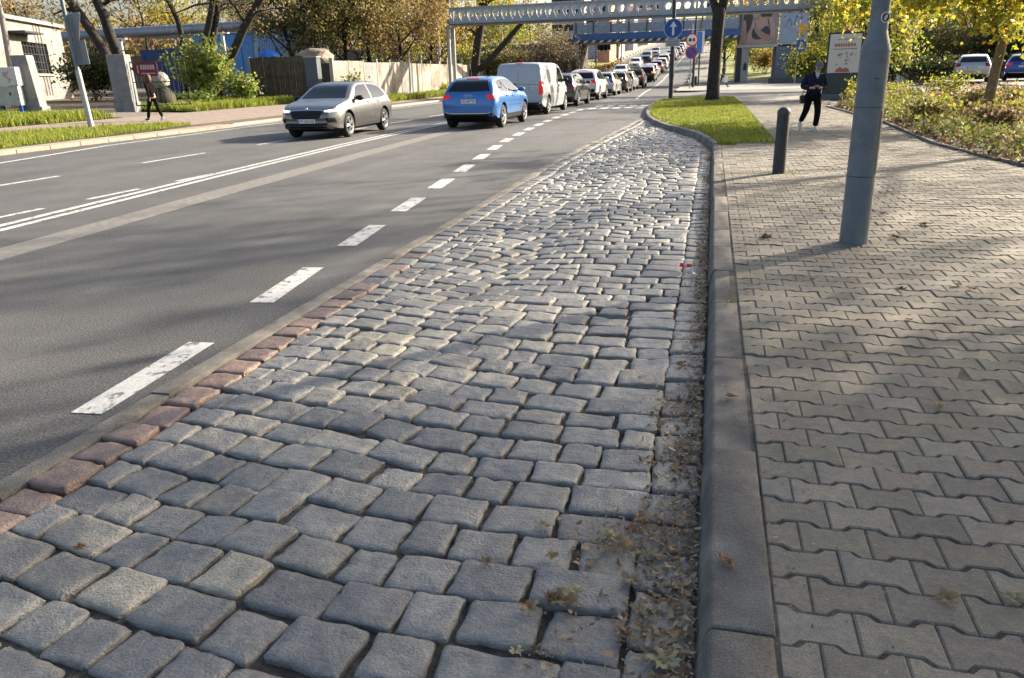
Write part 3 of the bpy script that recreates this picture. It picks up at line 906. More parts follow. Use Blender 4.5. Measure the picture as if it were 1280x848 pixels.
# --- left side: the leaning trunks by the gate
def leaning(label, p0, Y0, pts, r0, r1, seed, name='leaning_tree', nleaf=900, pal='olive', lsize=.14):
    """a trunk that passes through photo points (px, py, Y); limbs and thin foliage above"""
    r = random.Random(seed)
    g = G3(p0[0], p0[1], Y0)
    root = empty(name, g, 0, label, 'tree')
    P = [Vector((0, 0, -.15))] + [at(*q) - g for q in pts]
    d = (P[-1] - P[-2]).normalized(); top = P[-1] + d * 2 + Vector((0, 0, 1)); P.append(top); P.append(top + d * 1.2 + Vector((0, 0, 1.6)))
    n = len(P); R = [r0 + (r1 - r0) * i / (n - 1) for i in range(n)]
    b = MB(); b.tube(P, R, 10); tips = []
    for k in range(16):
        i = r.randint(max(1, n - 4), n - 2); q = P[i].lerp(P[i + 1], r.random())
        e = q + Vector((r.gauss(0, 1.1), r.gauss(0, 1.1), r.gauss(.9, .7))); e2 = e + Vector((r.gauss(0, .9), r.gauss(0, .9), r.gauss(.5, .6)))
        b.tube([q, q.lerp(e, .5) + Vector((0, 0, .15)), e, e2], [R[i] * .4, R[i] * .3, .035, .01], 5, cap=False)
        for j in range(7):
            s = q.lerp(e, r.uniform(.3, 1)) if j < 3 else e.lerp(e2, r.random()); t = s + Vector((r.gauss(0, .6), r.gauss(0, .6), r.gauss(.1, .5)))
            b.tube([s, t], [.016, .005], 3, cap=False); tips += [t, s.lerp(t, .6)]
    b.build('trunk', M_bark, root, smooth=True)
    T = np.array([tuple(p) for p in tips]); Pq = T[rng.integers(0, len(T), nleaf)] + rng.normal(0, .22, (nleaf, 3))
    v, f, c = leaf_quads(Pq, lsize, PALS[pal]); link(bpy.data.objects.new('crown', mesh_from('crown', v, f, M_leaf, None, False, c)), root)
    return root


leaning('dark bare trunk leaning far left behind the right gate pier', (150, 110), 37, [(140, 80, 37), (118, 45, 37), (100, 18, 37), (86, 0, 37)], .30, .16, 61, pal='golden')
leaning('second dark trunk beside the right gate pier, leaning left over the pipe', (153, 112), 38.5, [(148, 70, 38.5), (138, 45, 38.5), (130, 20, 38.5), (120, 0, 38.5)], .32, .2, 62, pal='golden')
leaning('thin dark trunk in front of the grey pipe', (232, 112), 40, [(231, 70, 40), (227, 45, 40), (222, 25, 40), (212, 4, 40)], .17, .12, 63, pal='golden')
leaning('left trunk of the twin trunks in the green shrub by the blue wall', (250, 114), 40, [(252, 80, 40), (257, 50, 40), (263, 20, 40), (266, 0, 40)], .2, .13, 64)
leaning('right trunk of the twin trunks in the green shrub by the blue wall', (258, 114), 40.4, [(260, 80, 40.4), (265, 55, 40.4), (270, 25, 40.4), (272, 0, 40.4)], .22, .15, 65)
leaning('dark trunk leaning right in front of the blue wall', (268, 114), 40.2, [(278, 92, 40.2), (292, 65, 40.2), (305, 35, 40.2), (324, 2, 40.2)], .26, .17, 66, pal='rust')
# behind the white wall
for i, (px, Y, H, pal, nl_, ls, cbv, lab) in enumerate([
        (372, 50, 8.5, 'olive', 6500, .17, .12, 'olive tree behind the brown board gate'),
        (400, 50, 9, 'olive', 7200, .17, .18, 'olive-brown tree behind the grey gate post'),
        (432, 52, 10, 'olive', 7000, .17, .2, 'tall olive-brown tree behind the wall, above the grey car'),
        (466, 54, 9.5, 'rust', 8000, .17, .16, 'bushy red-brown tree behind the pale wall'),
        (505, 56, 9, 'rust', 8200, .17, .12, 'copper-coloured tree overhanging the pale wall near the thin post'),
        (538, 60, 10.5, 'golden', 7000, .17, .22, 'golden tree beside the left end of the lattice bridge'),
        (318, 66, 8, 'rust', 2600, .19, .2, 'brown tree behind the blue umbrella'),
        (480, 70, 9, 'lime', 4000, .2, .1, 'lime-yellow tree far behind the pale wall'),
        (420, 72, 9, 'lime', 3600, .2, .1, 'yellow-green tree far behind the board gate'),
        (625, 84, 8.5, 'lime', 5200, .2, .06, 'yellow-green tree under the lattice bridge'),
        (560, 82, 10, 'yellow', 4200, .2, .1, 'yellow tree behind the white pipe supports'),
        (665, 90, 8, 'olive', 3600, .2, .08, 'olive tree left of the blue bridge'),
        (240, 78, 13, 'yellow', 3200, .26, .3, 'bright yellow tree high behind the grey pipe'),
        (190, 82, 13, 'brown', 1200, .24, .3, 'nearly bare brown tree behind the grey pipe'),
        (120, 84, 13, 'golden', 1000, .26, .3, 'half-bare orange tree behind the white building'),
        (45, 80, 13, 'golden', 3000, .26, .3, 'orange tree rising over the roof of the white building'),
        (300, 86, 13, 'brown', 1700, .24, .3, 'brown half-bare tree high behind the blue wall'),
        (8, 82, 12, 'brown', 1600, .24, .3, 'brown tree at the left edge over the white building')]):
    tr('background_tree', G3(px, 105, Y), lab, H=H, r0=.17, nl=10, cb=cbv, spread=1.0, pal=pal, nleaf=nl_, lsize=ls, sig=.38 if Y < 75 else .5, seed=80 + i)
# the forked tree on the verge near the bridge
leaning('dark forked tree on the verge below the lattice bridge', (592, 114), 68, [(593, 90, 68), (597, 55, 68), (602, 25, 68), (606, 0, 68)], .42, .28, 67, 'forked_tree', 1200, 'yellow', .2)
fk = [o for o in COL.objects if o.name.startswith('forked_tree')][0]
b = MB(); g = Vector(fk.location)
b.tube([at(598, 88, 68) - g, at(612, 75, 68) - g, at(630, 55, 68) - g, at(646, 36, 68) - g, at(664, 18, 68) - g], [.27, .26, .24, .20, .11], 9)
b.tube([at(600, 50, 68) - g, at(590, 38, 68) - g, at(572, 34, 68) - g], [.16, .12, .05], 7)
b.build('limb', M_bark, fk, smooth=True)
# shrubs
shrub('leafy_shrub', G3(255, 126, 38.5), 'light green shrub with long drooping leaves around the twin trunks', rx=1.7, ry=1.0, h=3.5, pal='shrub', n=2600, lsize=.2, stems=16, seed=1)
shrub('leafy_shrub', G3(300, 128, 38.2), 'low green shrub with drooping leaves beside the board gate', rx=1.2, ry=.7, h=1.6, pal='shrub', n=1000, lsize=.18, stems=9, seed=2)
shrub('leafy_shrub', G3(236, 132, 35), 'low dark green weeds in the grass behind the walking woman', 'bush', rx=1.1, ry=.8, h=.8, pal='green', n=900, lsize=.15, stems=8, seed=3)
shrub('evergreen_bush', G3(118, 118, 42), 'dark evergreen bush between the sign pole and the gate pier', rx=2.3, ry=1.6, h=2.9, pal='dark', n=4200, lsize=.17, stems=16, seed=4)
shrub('evergreen_bush', G3(2, 90, 44), 'dark evergreen bush at the left edge in front of the white building', rx=1.6, ry=1.6, h=3.4, pal='dark', n=1800, lsize=.17, stems=10, seed=5)
shrub('dry_bush', G3(80, 108, 47), 'low brown bush below the window of the white building', rx=2.0, ry=1.0, h=1.3, pal='olive', n=1600, lsize=.15, stems=9, seed=6)
shrub('dry_bush', G3(688, 108, 74), 'big bare brown bush left of the blue bridge', rx=3.2, ry=2.5, h=5.2, pal='brown', n=4200, lsize=.16, stems=26, seed=7)
shrub('dry_bush', G3(655, 108, 76), 'bare brown bush behind the white van', rx=2.2, ry=2, h=3.2, pal='brown', n=2400, lsize=.17, stems=16, seed=8)
shrub('dry_bush', G3(722, 100, 86), 'brown bush under the left end of the blue bridge', rx=2, ry=1.2, h=2.4, pal='brown', n=900, lsize=.17, stems=9, seed=9)
shrub('wall_plant', G3(444, 121, 40.8), 'leafy plant with pale flowers in front of the pale wall behind the grey car', 'plant', rx=.9, ry=.4, h=1.5, pal='green', n=700, lsize=.14, stems=8, seed=10)
shrub('roadside_bush', G3(540, 122, 60), 'low green and yellow weeds at the foot of the pale wall', 'bush', rx=2.6, ry=1.2, h=.75, pal='lime', n=1500, lsize=.15, stems=12, seed=11)
shrub('slope_bush', G3(760, 86, 105), 'orange-brown hedge on the bank beyond the blue bridge', 'bush', rx=3.5, ry=1.2, h=1.4, pal='golden', n=1100, lsize=.22, stems=9, seed=12)
for i, (px, Y, rx, h, pal, lab) in enumerate([(545, 74, 2.6, 3.2, 'olive', 'olive bush behind the white uprights of the lattice bridge'), (578, 74, 2.4, 4.0, 'lime', 'yellow-green bush left of the forked tree'), (612, 75, 2.4, 3.6, 'dark', 'dark bush right of the forked tree'),
                                                  (636, 74, 2.2, 4.2, 'olive', 'olive bush behind the roof of the white van'), (668, 75.5, 2.2, 3.0, 'brown', 'brown bush low behind the white van')]):
    shrub('bank_bush', G3(px, 108, Y), lab, rx=rx, ry=1.6, h=h, pal=pal, n=2600, lsize=.2, stems=18, seed=60 + i)
for i, (px, Y, rx, h, pal, lab) in enumerate([(1012, 77, 2.2, 3.0, 'lime', 'lime-yellow bush right of the grey passage wall'), (1050, 77.5, 2.4, 3.6, 'olive', 'olive bush on the bank behind the advertising stand'), (1090, 77.5, 2.8, 4.2, 'dark', 'dark bush on the bank behind the lamp post'), (1135, 77.5, 3.0, 4.2, 'green', 'green bush on the bank behind the white post'),
                                                  (1185, 77.5, 3.0, 4.4, 'olive', 'olive bush on the bank behind the silver estate'), (1235, 77.5, 3.0, 4.2, 'dark', 'dark bush on the bank behind the slim tied tree'), (1285, 77.5, 3.0, 4.4, 'green', 'green bush on the bank at the right photo edge')]):
    shrub('bank_bush', G3(px, 108, Y), lab, rx=rx, ry=1.6, h=h, pal=pal, n=3000, lsize=.22, stems=20, seed=80 + i)
for i, (px, Y, h, pal, lab) in enumerate([(955, 93, 2.4, 'golden', 'brown bush seen through the passage'), (944, 98, 3.2, 'lime', 'yellow-green bush at the far end of the passage'), (972, 97, 3.0, 'olive', 'olive bush at the far right end of the passage')]):
    shrub('bank_bush', G3(px, 95, Y), lab, rx=1.8, ry=1.2, h=h, pal=pal, n=1500, lsize=.2, stems=12, seed=95 + i)
# the shrub bed on the right: a mass of low cover plus the plants that stand out
bedp = [(4.3, 9), (4.28, 11.9), (3.98, 15.5), (4.32, 21.8), (4.1, 30.3), (5.4, 34), (7, 40), (27, 40), (27, 9)]
b = MB(); b.prism(bedp, .0, .128); struct(b.build('bed_soil', M_soil))
ed = MB()
for a, c_ in zip([(4.9, 9), (4.24, 11.9), (3.94, 15.5), (4.28, 21.8), (4.05, 30.3), (5.4, 34)][:-1], [(4.9, 9), (4.24, 11.9), (3.94, 15.5), (4.28, 21.8), (4.05, 30.3), (5.4, 34)][1:]):
    l = math.hypot(c_[0] - a[0], c_[1] - a[1]); n = max(1, round(l))
    for i in range(n):
        p = Vector(a + (0,)).lerp(Vector(c_ + (0,)), i / n); q = Vector(a + (0,)).lerp(Vector(c_ + (0,)), (i + .985) / n); d = (q - p).normalized(); s = Vector((d.y, -d.x, 0)) * .06
        j = random.uniform(-.008, .008)
        V = [p, q, q + s, p + s]; V = [(v_.x, v_.y, .05) for v_ in V] + [(v_.x, v_.y, .155 + j) for v_ in V]
        ed.add(V, [(3, 2, 1, 0), (4, 5, 6, 7), (0, 1, 5, 4), (1, 2, 6, 5), (2, 3, 7, 6), (3, 0, 4, 7)], 0, [random.uniform(.8, 1)] * 3)
struct(ed.build('bed_edging', M_kerb, bevel=.006, seg=1))


def cover(name, poly, n, h, pal, lsize, clump, seed, pw=1.0):
    P = np.array(poly); lo, hi = P.min(0), P.max(0)
    x = rng.uniform(lo[0], hi[0], n * 3); y = rng.uniform(lo[1], hi[1], n * 3); k = inside(poly, x, y); x, y = x[k][:n], y[k][:n]
    m = np.array([noise.noise((a * clump, b_ * clump, seed)) * .7 + noise.noise((a * clump * 2.6, b_ * clump * 2.6, seed)) * .5 for a, b_ in zip(x, y)])
    k = m + rng.uniform(-.35, .35, len(m)) > -.12; x, y, m = x[k], y[k], m[k]
    z = np.array([gz(a, b_) for a, b_ in zip(x, y)]) + .01 + h * np.clip(.45 + m, .05, 1.2) * rng.uniform(.05, 1, len(x)) ** .7
    v, f, c = leaf_quads(np.stack([x, y, z], 1), lsize, PALS[pal] if isinstance(pal, str) else pal)
    return tag(link(bpy.data.objects.new(name, mesh_from(name, v, f, M_leaf, None, False, c))), kind='stuff')


near = [(4.45, 9), (4.15, 15.5), (4.5, 21.8), (4.3, 30), (7, 30), (12, 20), (12, 9)]
far = [(6, 22), (4.4, 30.2), (5.6, 34), (6.6, 36), (7.5, 33), (26, 33), (26, 18)]
cover('bed_foliage', near, 30000, .45, [(.15, .17, .045), (.20, .20, .055), (.11, .13, .035), (.19, .14, .075), (.26, .27, .06)], .075, .75, 2)
cover('bed_foliage', far, 30000, .6, [(.30, .28, .04), (.18, .20, .035), (.38, .32, .05), (.11, .15, .03), (.20, .13, .07)], .12, .5, 5)
cover('fallen_leaves', [(4.3, 9), (4.02, 15.5), (4.36, 21.8), (4.2, 30), (5.4, 30), (5.4, 9)], 7000, .04, 'brown', .085, 1.2, 8)
for i, (px, py, Y, rx, h, pal, lab) in enumerate([
        (1205, 135, 25, .5, .9, [(.34, .20, .17), (.15, .15, .05), (.24, .19, .07), (.12, .14, .04), (.3, .18, .12)], 'pink-flowered bush left of the slim tied tree'),
        (1265, 140, 24, .6, .8, [(.32, .2, .17), (.15, .16, .05), (.24, .19, .07), (.12, .14, .04), (.2, .14, .08)], 'pinkish bush right of the slim tied tree'),
        (1240, 172, 17.5, .55, .6, [(.2, .17, .06), (.26, .2, .08), (.14, .12, .04), (.32, .2, .16), (.18, .13, .07)], 'brownish bush at the front of the shrub bed'),
        (1150, 150, 22, .6, .6, 'olive', 'low olive bush at the front of the shrub bed, right of the lamp post'),
        (1180, 125, 33, .9, .9, 'lime', 'bright yellow-green bush in the middle of the shrub bed'),
        (1115, 118, 38, .9, .7, 'lime', 'yellow bush at the back corner of the bed beside the lamp post'),
        (1076, 130, 33, .5, 1.0, 'lime', 'young green plant in front of the advertising stand')]):
    p = at(px, py, Y); shrub('bed_bush', (p.x, Y, gz(p.x, Y)), lab, rx=rx, ry=rx, h=h, pal=pal, n=650, lsize=.085, stems=9, seed=20 + i)
# hedge behind the parked car
shrub('hedge_bush', G3(1150, 100, 52), 'dark green low hedge left of the parked silver estate', 'bush', rx=3.5, ry=1.2, h=1.6, pal='dark', n=2600, lsize=.16, stems=18, seed=40)

# ------------------------------------------------------------------ fallen leaves
def leaf_shape(r, s, lobed=True):
    """outline of a five-lobed toothed leaf or an oval one, tip along +x"""
    n = 40; out = []
    for k in range(n):
        a = 2 * math.pi * k / n
        if lobed:
            l = abs(math.cos(2.5 * a)) ** .8
            rr = (.20 + .30 * l * (1.0 if abs(a) < .5 or abs(a - 2 * math.pi) < .5 else .9 if a < 1.9 or a > 4.4 else .62)) * (1 + .09 * (1 if k % 2 else -1)) * r.uniform(.9, 1.1)
            if abs(a - math.pi) < .25: rr = .12
        else: rr = .5 / math.sqrt(math.cos(a) ** 2 + (math.sin(a) / .48) ** 2) * r.uniform(.95, 1.05)
        out.append((rr * s * math.cos(a), rr * s * math.sin(a)))
    return out


def leaf_obj(name, loc, s, colr, label, seed, lobed=True, curl=.25, group=None, cat='leaf'):
    r = random.Random(seed); P = leaf_shape(r, s, lobed); n = len(P)
    V2 = [(0, 0)] + [(x * f, y * f) for f in (.33, .66, 1.0) for x, y in P]
    ax = r.uniform(-.5, .5); k1 = r.uniform(.5, 1.3) * curl; k2 = r.uniform(.3, 1.1) * curl; off = Vector((seed * 1.7, 3.1, 0))
    out = []
    for x, y in V2:
        u, v = (x * math.cos(ax) + y * math.sin(ax)) / s, (-x * math.sin(ax) + y * math.cos(ax)) / s
        z = k1 * abs(v) * 1.1 + k2 * (u * abs(u)) * 1.4 + .55 * curl * noise.noise(Vector((u * 3.2, v * 3.2, 0)) + off) + .2 * curl * noise.noise(Vector((u * 8, v * 8, 1)) + off)
        sh = 1 - .35 * k1 * abs(v)
        out.append((x * sh, y * sh, z * s))
    zmin = min(q[2] for q in out); out = [(x, y, z - zmin + .001) for x, y, z in out]
    F = [(0, 1 + i, 1 + (i + 1) % n) for i in range(n)]
    for q in (0, 1): F += [(1 + q * n + i, 1 + (q + 1) * n + i, 1 + (q + 1) * n + (i + 1) % n, 1 + q * n + (i + 1) % n) for i in range(n)]
    b = MB()
    k0 = len(b.v)
    for f in F:
        pass
    b.add(out, F[:n], 0, colr)
    kk = [c * .8 for c in colr]
    b2 = b
    b2.add(out, F[n:], 0, kk if seed % 2 else [c * 1.12 for c in colr])
    c0 = Vector(out[0]); b.tube([c0, c0 + Vector((-s * .2, 0, .002)), c0 + Vector((-s * .62, s * .08, -c0.z + .004))], [.0013, .0011, .0009], 4, 0, [k * .6 for k in colr])
    o = b.build(name, M_leafdry, smooth=60)
    md = o.modifiers.new('thickness', 'SOLIDIFY'); md.thickness = .0009
    o.location = loc; o.rotation_euler = (r.uniform(-.15, .15), r.uniform(-.15, .15), r.uniform(0, 6.28))
    return tag(o, label, cat, group)


def litter(name, pts, smin, smax, seed):
    """crumpled bits of dry leaf in a mass"""
    r = random.Random(seed); V, F, C = [], [], []
    pal = [(.30, .20, .11), (.40, .28, .165), (.20, .13, .075), (.46, .35, .22), (.32, .19, .09), (.42, .34, .21), (.15, .10, .06)]
    for (x, y, z) in pts:
        s = smin + (smax - smin) * r.random() ** 1.8; s *= 1.5 if r.random() < .06 else 1; a = r.uniform(0, 6.28); ca, sa = math.cos(a), math.sin(a)
        k = len(V); cu = r.uniform(-.5, .9) * s; tl = r.gauss(0, .35) * s; t2 = r.gauss(0, .3) * s
        wv = r.uniform(.08, .42)
        for (u, w_, h) in ((-.6, 0, cu), (-.15, wv, r.gauss(0, .15) * s), (.1, 0, -.1 * s), (-.2, -wv, r.gauss(0, .15) * s), (.65, .15, cu * r.uniform(.3, 1)), (.35, wv * .8, .2 * cu), (.3, -wv * .8, .2 * cu)):
            V.append((x + s * (u * ca - w_ * sa), y + s * (u * sa + w_ * ca), z + max(-.006, h * .6 + u * tl + w_ * t2)))
        F += [(k, k + 3, k + 2, k + 1), (k + 1, k + 2, k + 4, k + 5), (k + 2, k + 3, k + 6, k + 4)]
        c = pal[r.randint(0, len(pal) - 1)]; j = r.uniform(.7, 1.25); C += [tuple(q * j for q in c)] * 3
    return tag(link(bpy.data.objects.new(name, mesh_from(name, V, F, M_leafdry, None, True, C))), kind='stuff')


pts = []
r_ = random.Random(3)
while len(pts) < 6800:
    y = .9 + 16.5 * r_.random() ** 1.6
    d = .03 + abs(r_.gauss(0, .5)) * (.19 if y < 3.4 else .12)
    x = kerb_x(y) - .012 - d
    dens = .55 + 1.3 * noise.noise((0, y * 1.1, 4)) + (.45 if y < 3.6 or 4.2 < y < 7 else 0)
    if r_.random() < dens * (1.15 - d / .5): pts.append((x, y, lay_z(x, y) + .004 + .034 * r_.random() * max(0, 1 - d / .22)))
for (cx, cy, n_, sg) in ((-.02, 15.2, 260, .09), (-.1, 16.4, 260, .12), (-.26, 2.12, 150, .075), (-.12, 2.25, 230, .08), (-.33, 1.62, 60, .05), (-.13, 1.75, 110, .06), (-.1, 2.75, 120, .08), (-.12, 3.3, 120, .09)):
    for _ in range(n_):
        x, y = r_.gauss(cx, sg), r_.gauss(cy, sg * 1.3)
        if x < kerb_x(y) - .01: pts.append((x, y, lay_z(x, y) + .006 + .012 * r_.random()))
litter('dry_leaf_litter', pts, .005, .030, 1)
pts = []
for _ in range(2600):                                               # crumbs in the joints and along the pavers
    y = .7 + 14 * r_.random() ** 1.5
    if r_.random() < .62:
        x = -2.4 + 2.3 * r_.random() ** .6; z = lay_z(x, y) - .016
    else:
        x = .25 + abs(r_.gauss(0, .12)); z = .124
    pts.append((x, y, z))
for _ in range(420):
    y = 1 + 22 * r_.random(); x = .3 + 3.6 * r_.random(); pts.append((x, y, .127))
for cx_, cy_, rr_ in ((1.2, 6.6, .115), (.965, 11.13, .095)):
    for _ in range(130):
        a_ = r_.uniform(0, 6.28); q_ = rr_ + abs(r_.gauss(0, .05)); pts.append((cx_ + q_ * math.cos(a_), cy_ + q_ * math.sin(a_), .127))
for _ in range(120): pts.append((.09 + .14 * r_.random(), 1 + 12 * r_.random(), .127))
litter('leaf_crumbs', pts, .004, .012, 2)
pts = []
for _ in range(1500):
    x, y = -2.4 + 3.7 * r_.random(), 15.8 + 26 * r_.random()
    if inside(ipoly, np.array([x]), np.array([y]))[0]: pts.append((x, y, .15 + .03 * r_.random()))
litter('fallen_leaves', pts, .03, .07, 4)
LC = [(.36, .30, .18), (.30, .20, .10), (.24, .13, .06), (.40, .28, .10), (.15, .09, .05), (.34, .30, .16)]
singles = [(832, 832, .11, 5, 'large pale green-grey leaf lying in the gutter at the bottom edge', 'l'), (700, 765, .10, 1, 'tan leaf cluster on the setts near the bottom, left of the gutter', 'l'), (660, 770, .07, 1, 'small tan leaf left of the tan cluster near the bottom', 'l'),
           (790, 735, .08, 0, 'pale leaf standing on the gutter stones beside the lower leaf pile', 'l'), (680, 663, .06, 0, 'pale curled leaf on a sett left of the leaf pile', 'l'), (608, 710, .05, 1, 'tan leaf lodged in a joint between setts', 'l'),
           (646, 823, .055, 0, 'small pale leaf on the setts at the bottom edge, left of the gutter', 'l'), (690, 703, .05, 3, 'yellowish leaf between two setts beside the gutter pile', 'l'), (800, 655, .07, 1, 'tan leaf on top of the gutter leaf pile', 'l'),
           (100, 683, .045, 2, 'small orange-brown leaf in the left setts', 'l'),
           (715, 752, .08, 5, 'pale leaf overlapping the tan leaf cluster near the bottom', 'l'), (688, 755, .06, 2, 'brown scrap under the tan leaf cluster near the bottom', 'l'), (775, 690, .09, 1, 'large tan leaf on the lower gutter pile', 'l'), (812, 700, .07, 0, 'pale green-grey leaf at the right of the lower gutter pile', 'l'),
           (790, 668, .06, 2, 'rust-brown leaf in the middle of the gutter pile', 'l'), (835, 672, .06, 1, 'tan leaf against the kerb face beside the gutter pile', 'l'), (760, 677, .07, 5, 'pale leaf at the left edge of the gutter pile', 'l'), (800, 770, .07, 0, 'pale leaf in the gutter joint below the leaf pile', 'l'), (783, 800, .05, 2, 'brown leaf in the gutter joint near the bottom edge', 'l'),
           (850, 560, .06, 1, 'tan leaf in the gutter beside the second kerb joint', 'l'), (845, 520, .06, 5, 'pale leaf in the gutter above the second kerb joint', 'l'), (850, 460, .07, 1, 'tan leaf in the gutter near the third kerb stone', 'l')]
for i, (px, py, s, ci, lab, _t) in enumerate(singles):
    d = (px - 640) / F_PX * _r - (py - 424) / F_PX * _u + _f; t = (.0 - EYE) / d[2]; x, y = t * d[0], t * d[1]
    leaf_obj('fallen_leaf', (x, y, lay_z(x, y) + .012), s, LC[ci], lab, 100 + i, True, .34, 'leaves lying on the setts')
walk = [(957, 298, .14, 4, 'dark curled leaf on the pavers left of the lamp post foot'), (1120, 298, .11, 4, 'dark leaf lying right of the lamp post foot'), (1157, 282, .13, 4, 'long dark leaf on the pavers right of the lamp post'),
        (1032, 232, .08, 1, 'pale tan leaf on the pavers between bollard and lamp post'), (1028, 265, .08, 1, 'tan leaf left of the lamp post shaft'), (1105, 268, .09, 2, 'brown leaf on the pavers behind the lamp post'),
        (1182, 750, .07, 1, 'tan crumpled leaf at the bottom right of the pavers'), (1266, 750, .075, 0, 'pale crumpled leaf at the right edge near the bottom'), (908, 705, .06, 2, 'reddish brown leaf scrap on the near kerb stone'),
        (914, 496, .06, 2, 'thin brown leaf scrap on the second kerb stone'), (1174, 508, .06, 3, 'yellowish scrap on the pavers in the middle right'), (1197, 357, .09, 0, 'pale leaf on the sunlit pavers at the right'),
        (1125, 362, .07, 4, 'dark leaf on the shaded pavers below the lamp post'), (912, 378, .06, 3, 'yellow leaf against the kerb edge'), (1060, 445, .05, 3, 'small yellow leaf in the middle of the pavers'), (1215, 362, .06, 4, 'dark leaf by the right edge of the sunlit pavers'),
        (1136, 400, .05, 2, 'brown leaf on the pavers right of the middle'), (1015, 350, .05, 2, 'small brown leaf below the lamp post, towards the kerb')]
for i, (px, py, s, ci, lab) in enumerate(walk):
    d = (px - 640) / F_PX * _r - (py - 424) / F_PX * _u + _f; t = (.125 - EYE) / d[2]; x, y = t * d[0], t * d[1]
    leaf_obj('fallen_leaf', (x, y, .126), s, LC[ci], lab, 200 + i, i % 3 != 2, .3, 'leaves lying on the pavement')
# ================================================================== vehicles
def paint_mat(name, c, metal=.35, rough=.28): return mat(name, c, rough, .03, 2, 0, 1, metal=metal, coat=.8)
P_grey = paint_mat('grey_car_paint', (.2, .197, .192), .85, .36)
P_blue = paint_mat('blue_car_paint', (.03, .15, .43), .3, .33)
P_white = paint_mat('white_car_paint', (.6, .6, .59), 0, .3)
P_van = paint_mat('van_white_paint', (.40, .41, .43), 0, .35)
P_dark = paint_mat('dark_car_paint', (.03, .032, .036), .3)
P_black = paint_mat('black_car_paint', (.018, .016, .018), .2)
P_red = paint_mat('red_car_paint', (.30, .02, .02), .2)
P_silver = paint_mat('silver_car_paint', (.45, .46, .47), .5)
P_navy = paint_mat('navy_car_paint', (.02, .04, .10), .3)
M_glass = mat('car_glass', (.008, .010, .013), .03, .2, 3, 0, 1, spec=.4)
M_plastic = mat('black_plastic', (.012, .012, .013), .55, .2, 20, .15, 90, spec=.25)
M_rubber = mat('tyre_rubber', (.018, .018, .018), .85, .25, 30, .3, 60)
M_alloy = mat('alloy_rim', (.5, .5, .5), .3, .1, 8, 0, 1, metal=.8)
M_red = mat('red_lamp', (.3, .006, .006), .3, .15, 40, .1, 80)
M_redlit = mat('lit_red_lamp', (.35, .006, .006), .3, .1, 30, 0, 1, emit=(1, .02, .01), estr=.12)
M_orangelit = mat('lit_orange_lamp', (.7, .2, .02), .2, .1, 30, 0, 1, emit=(1, .3, .02), estr=.5)
M_headlit = mat('lit_headlamp', (.8, .8, .8), .1, .05, 30, 0, 1, emit=(1, .98, .95), estr=.9)
M_lampglass = mat('clear_lamp', (.5, .5, .5), .08, .2, 25, .1, 40, metal=.5)
M_plate = mat('plate_white', (.72, .72, .70), .45, .05, 20, 0, 1)
M_platetext = mat('plate_ink', (.02, .02, .02), .5, .1, 20, 0, 1)
M_eu = mat('plate_blue_band', (.01, .05, .35), .5, .1, 20, 0, 1)
M_chrome = mat('chrome', (.7, .7, .7), .15, .05, 10, 0, 1, metal=1)
M_seam = mat('panel_gap', (.012, .012, .012), .8, .1, 10, 0, 1)
M_well = mat('wheel_well_black', (.008, .008, .008), .95, .1, 10, 0, 1)


def smooth_curve(xs, pts, it=2):
    z = np.interp(xs, [p[0] for p in pts], [p[1] for p in pts])
    for _ in range(it):
        q = z.copy(); q[1:-1] = .25 * z[:-2] + .5 * z[1:-1] + .25 * z[2:]; z = q
    return z


def car_body_mesh(p):
    L, W, H = p['L'], p['W'], p['H']
    ns = 84
    s = np.linspace(0, 1, ns); xs = L * (.55 * s + .45 * (.5 - .5 * np.cos(np.pi * s)))
    top = smooth_curve(xs, p['top'], p.get('it', 3)); sh = smooth_curve(xs, p['sh'], 3)
    zb = smooth_curve(xs, [(0, .40), (.25, .26), (.6, .2), (L - .7, .19), (L - .25, .22), (L, .34)], 2)
    hw = W / 2
    rf, rr = p.get('rf', .2), p.get('rr', .1)
    V = []
    zmax = top.max()
    for i, x in enumerate(xs):
        df = max(0, 1 - (L - x) / .6); dr = max(0, 1 - x / .35)
        w = hw * (1 - rf * df ** 2.2 - rr * dr ** 2.2)
        zs = min(sh[i], top[i] - .035)
        c = max(0, min(1, (top[i] - zs - .04) / max(.05, zmax - zs - .06)))
        wr = w * ((1 - c) * .90 + c * p.get('tum', .72))
        zt = top[i]; b = zb[i]
        # bulge of the shoulder line, tuck towards the sill
        row = [(0, b), (w * .80, b), (w * .955, b + .06), (w * .985, b + .2), (w, (b + zs) / 2 + .05), (w * .992, zs - .1), (w * .965, zs - .03), (w * .935, zs + .008 * c)]
        e0 = row[-1]
        g1 = (wr + .012, zt - .085 * c - .018)
        for t in (.33, .66): row.append((e0[0] + (g1[0] - e0[0]) * t + .018 * c * math.sin(math.pi * t), e0[1] + (g1[1] - e0[1]) * t))
        row += [g1, (wr * .965, zt - .035 * c - .008), (wr * .86, zt - .012), (wr * .5, zt - .002), (0, zt + .004)]
        V.append([(x, y, z) for y, z in row])
    nr = len(V[0])
    verts, idx = [], []
    for r_ in V:
        ring = r_ + [(x, -y, z) for x, y, z in reversed(r_[1:-1])]
        verts += ring
    n = 2 * nr - 2
    F = [(i * n + k, i * n + (k + 1) % n, (i + 1) * n + (k + 1) % n, (i + 1) * n + k) for i in range(ns - 1) for k in range(n)]
    F += [tuple(range(n)), tuple(reversed(range((ns - 1) * n, ns * n)))]
    F = [f[::-1] for f in F]
    bm = bmesh.new(); vs = [bm.verts.new(v_) for v_ in verts]
    for f in F: bm.faces.new([vs[i] for i in f])
    bmesh.ops.recalc_face_normals(bm, faces=bm.faces)
    return bm


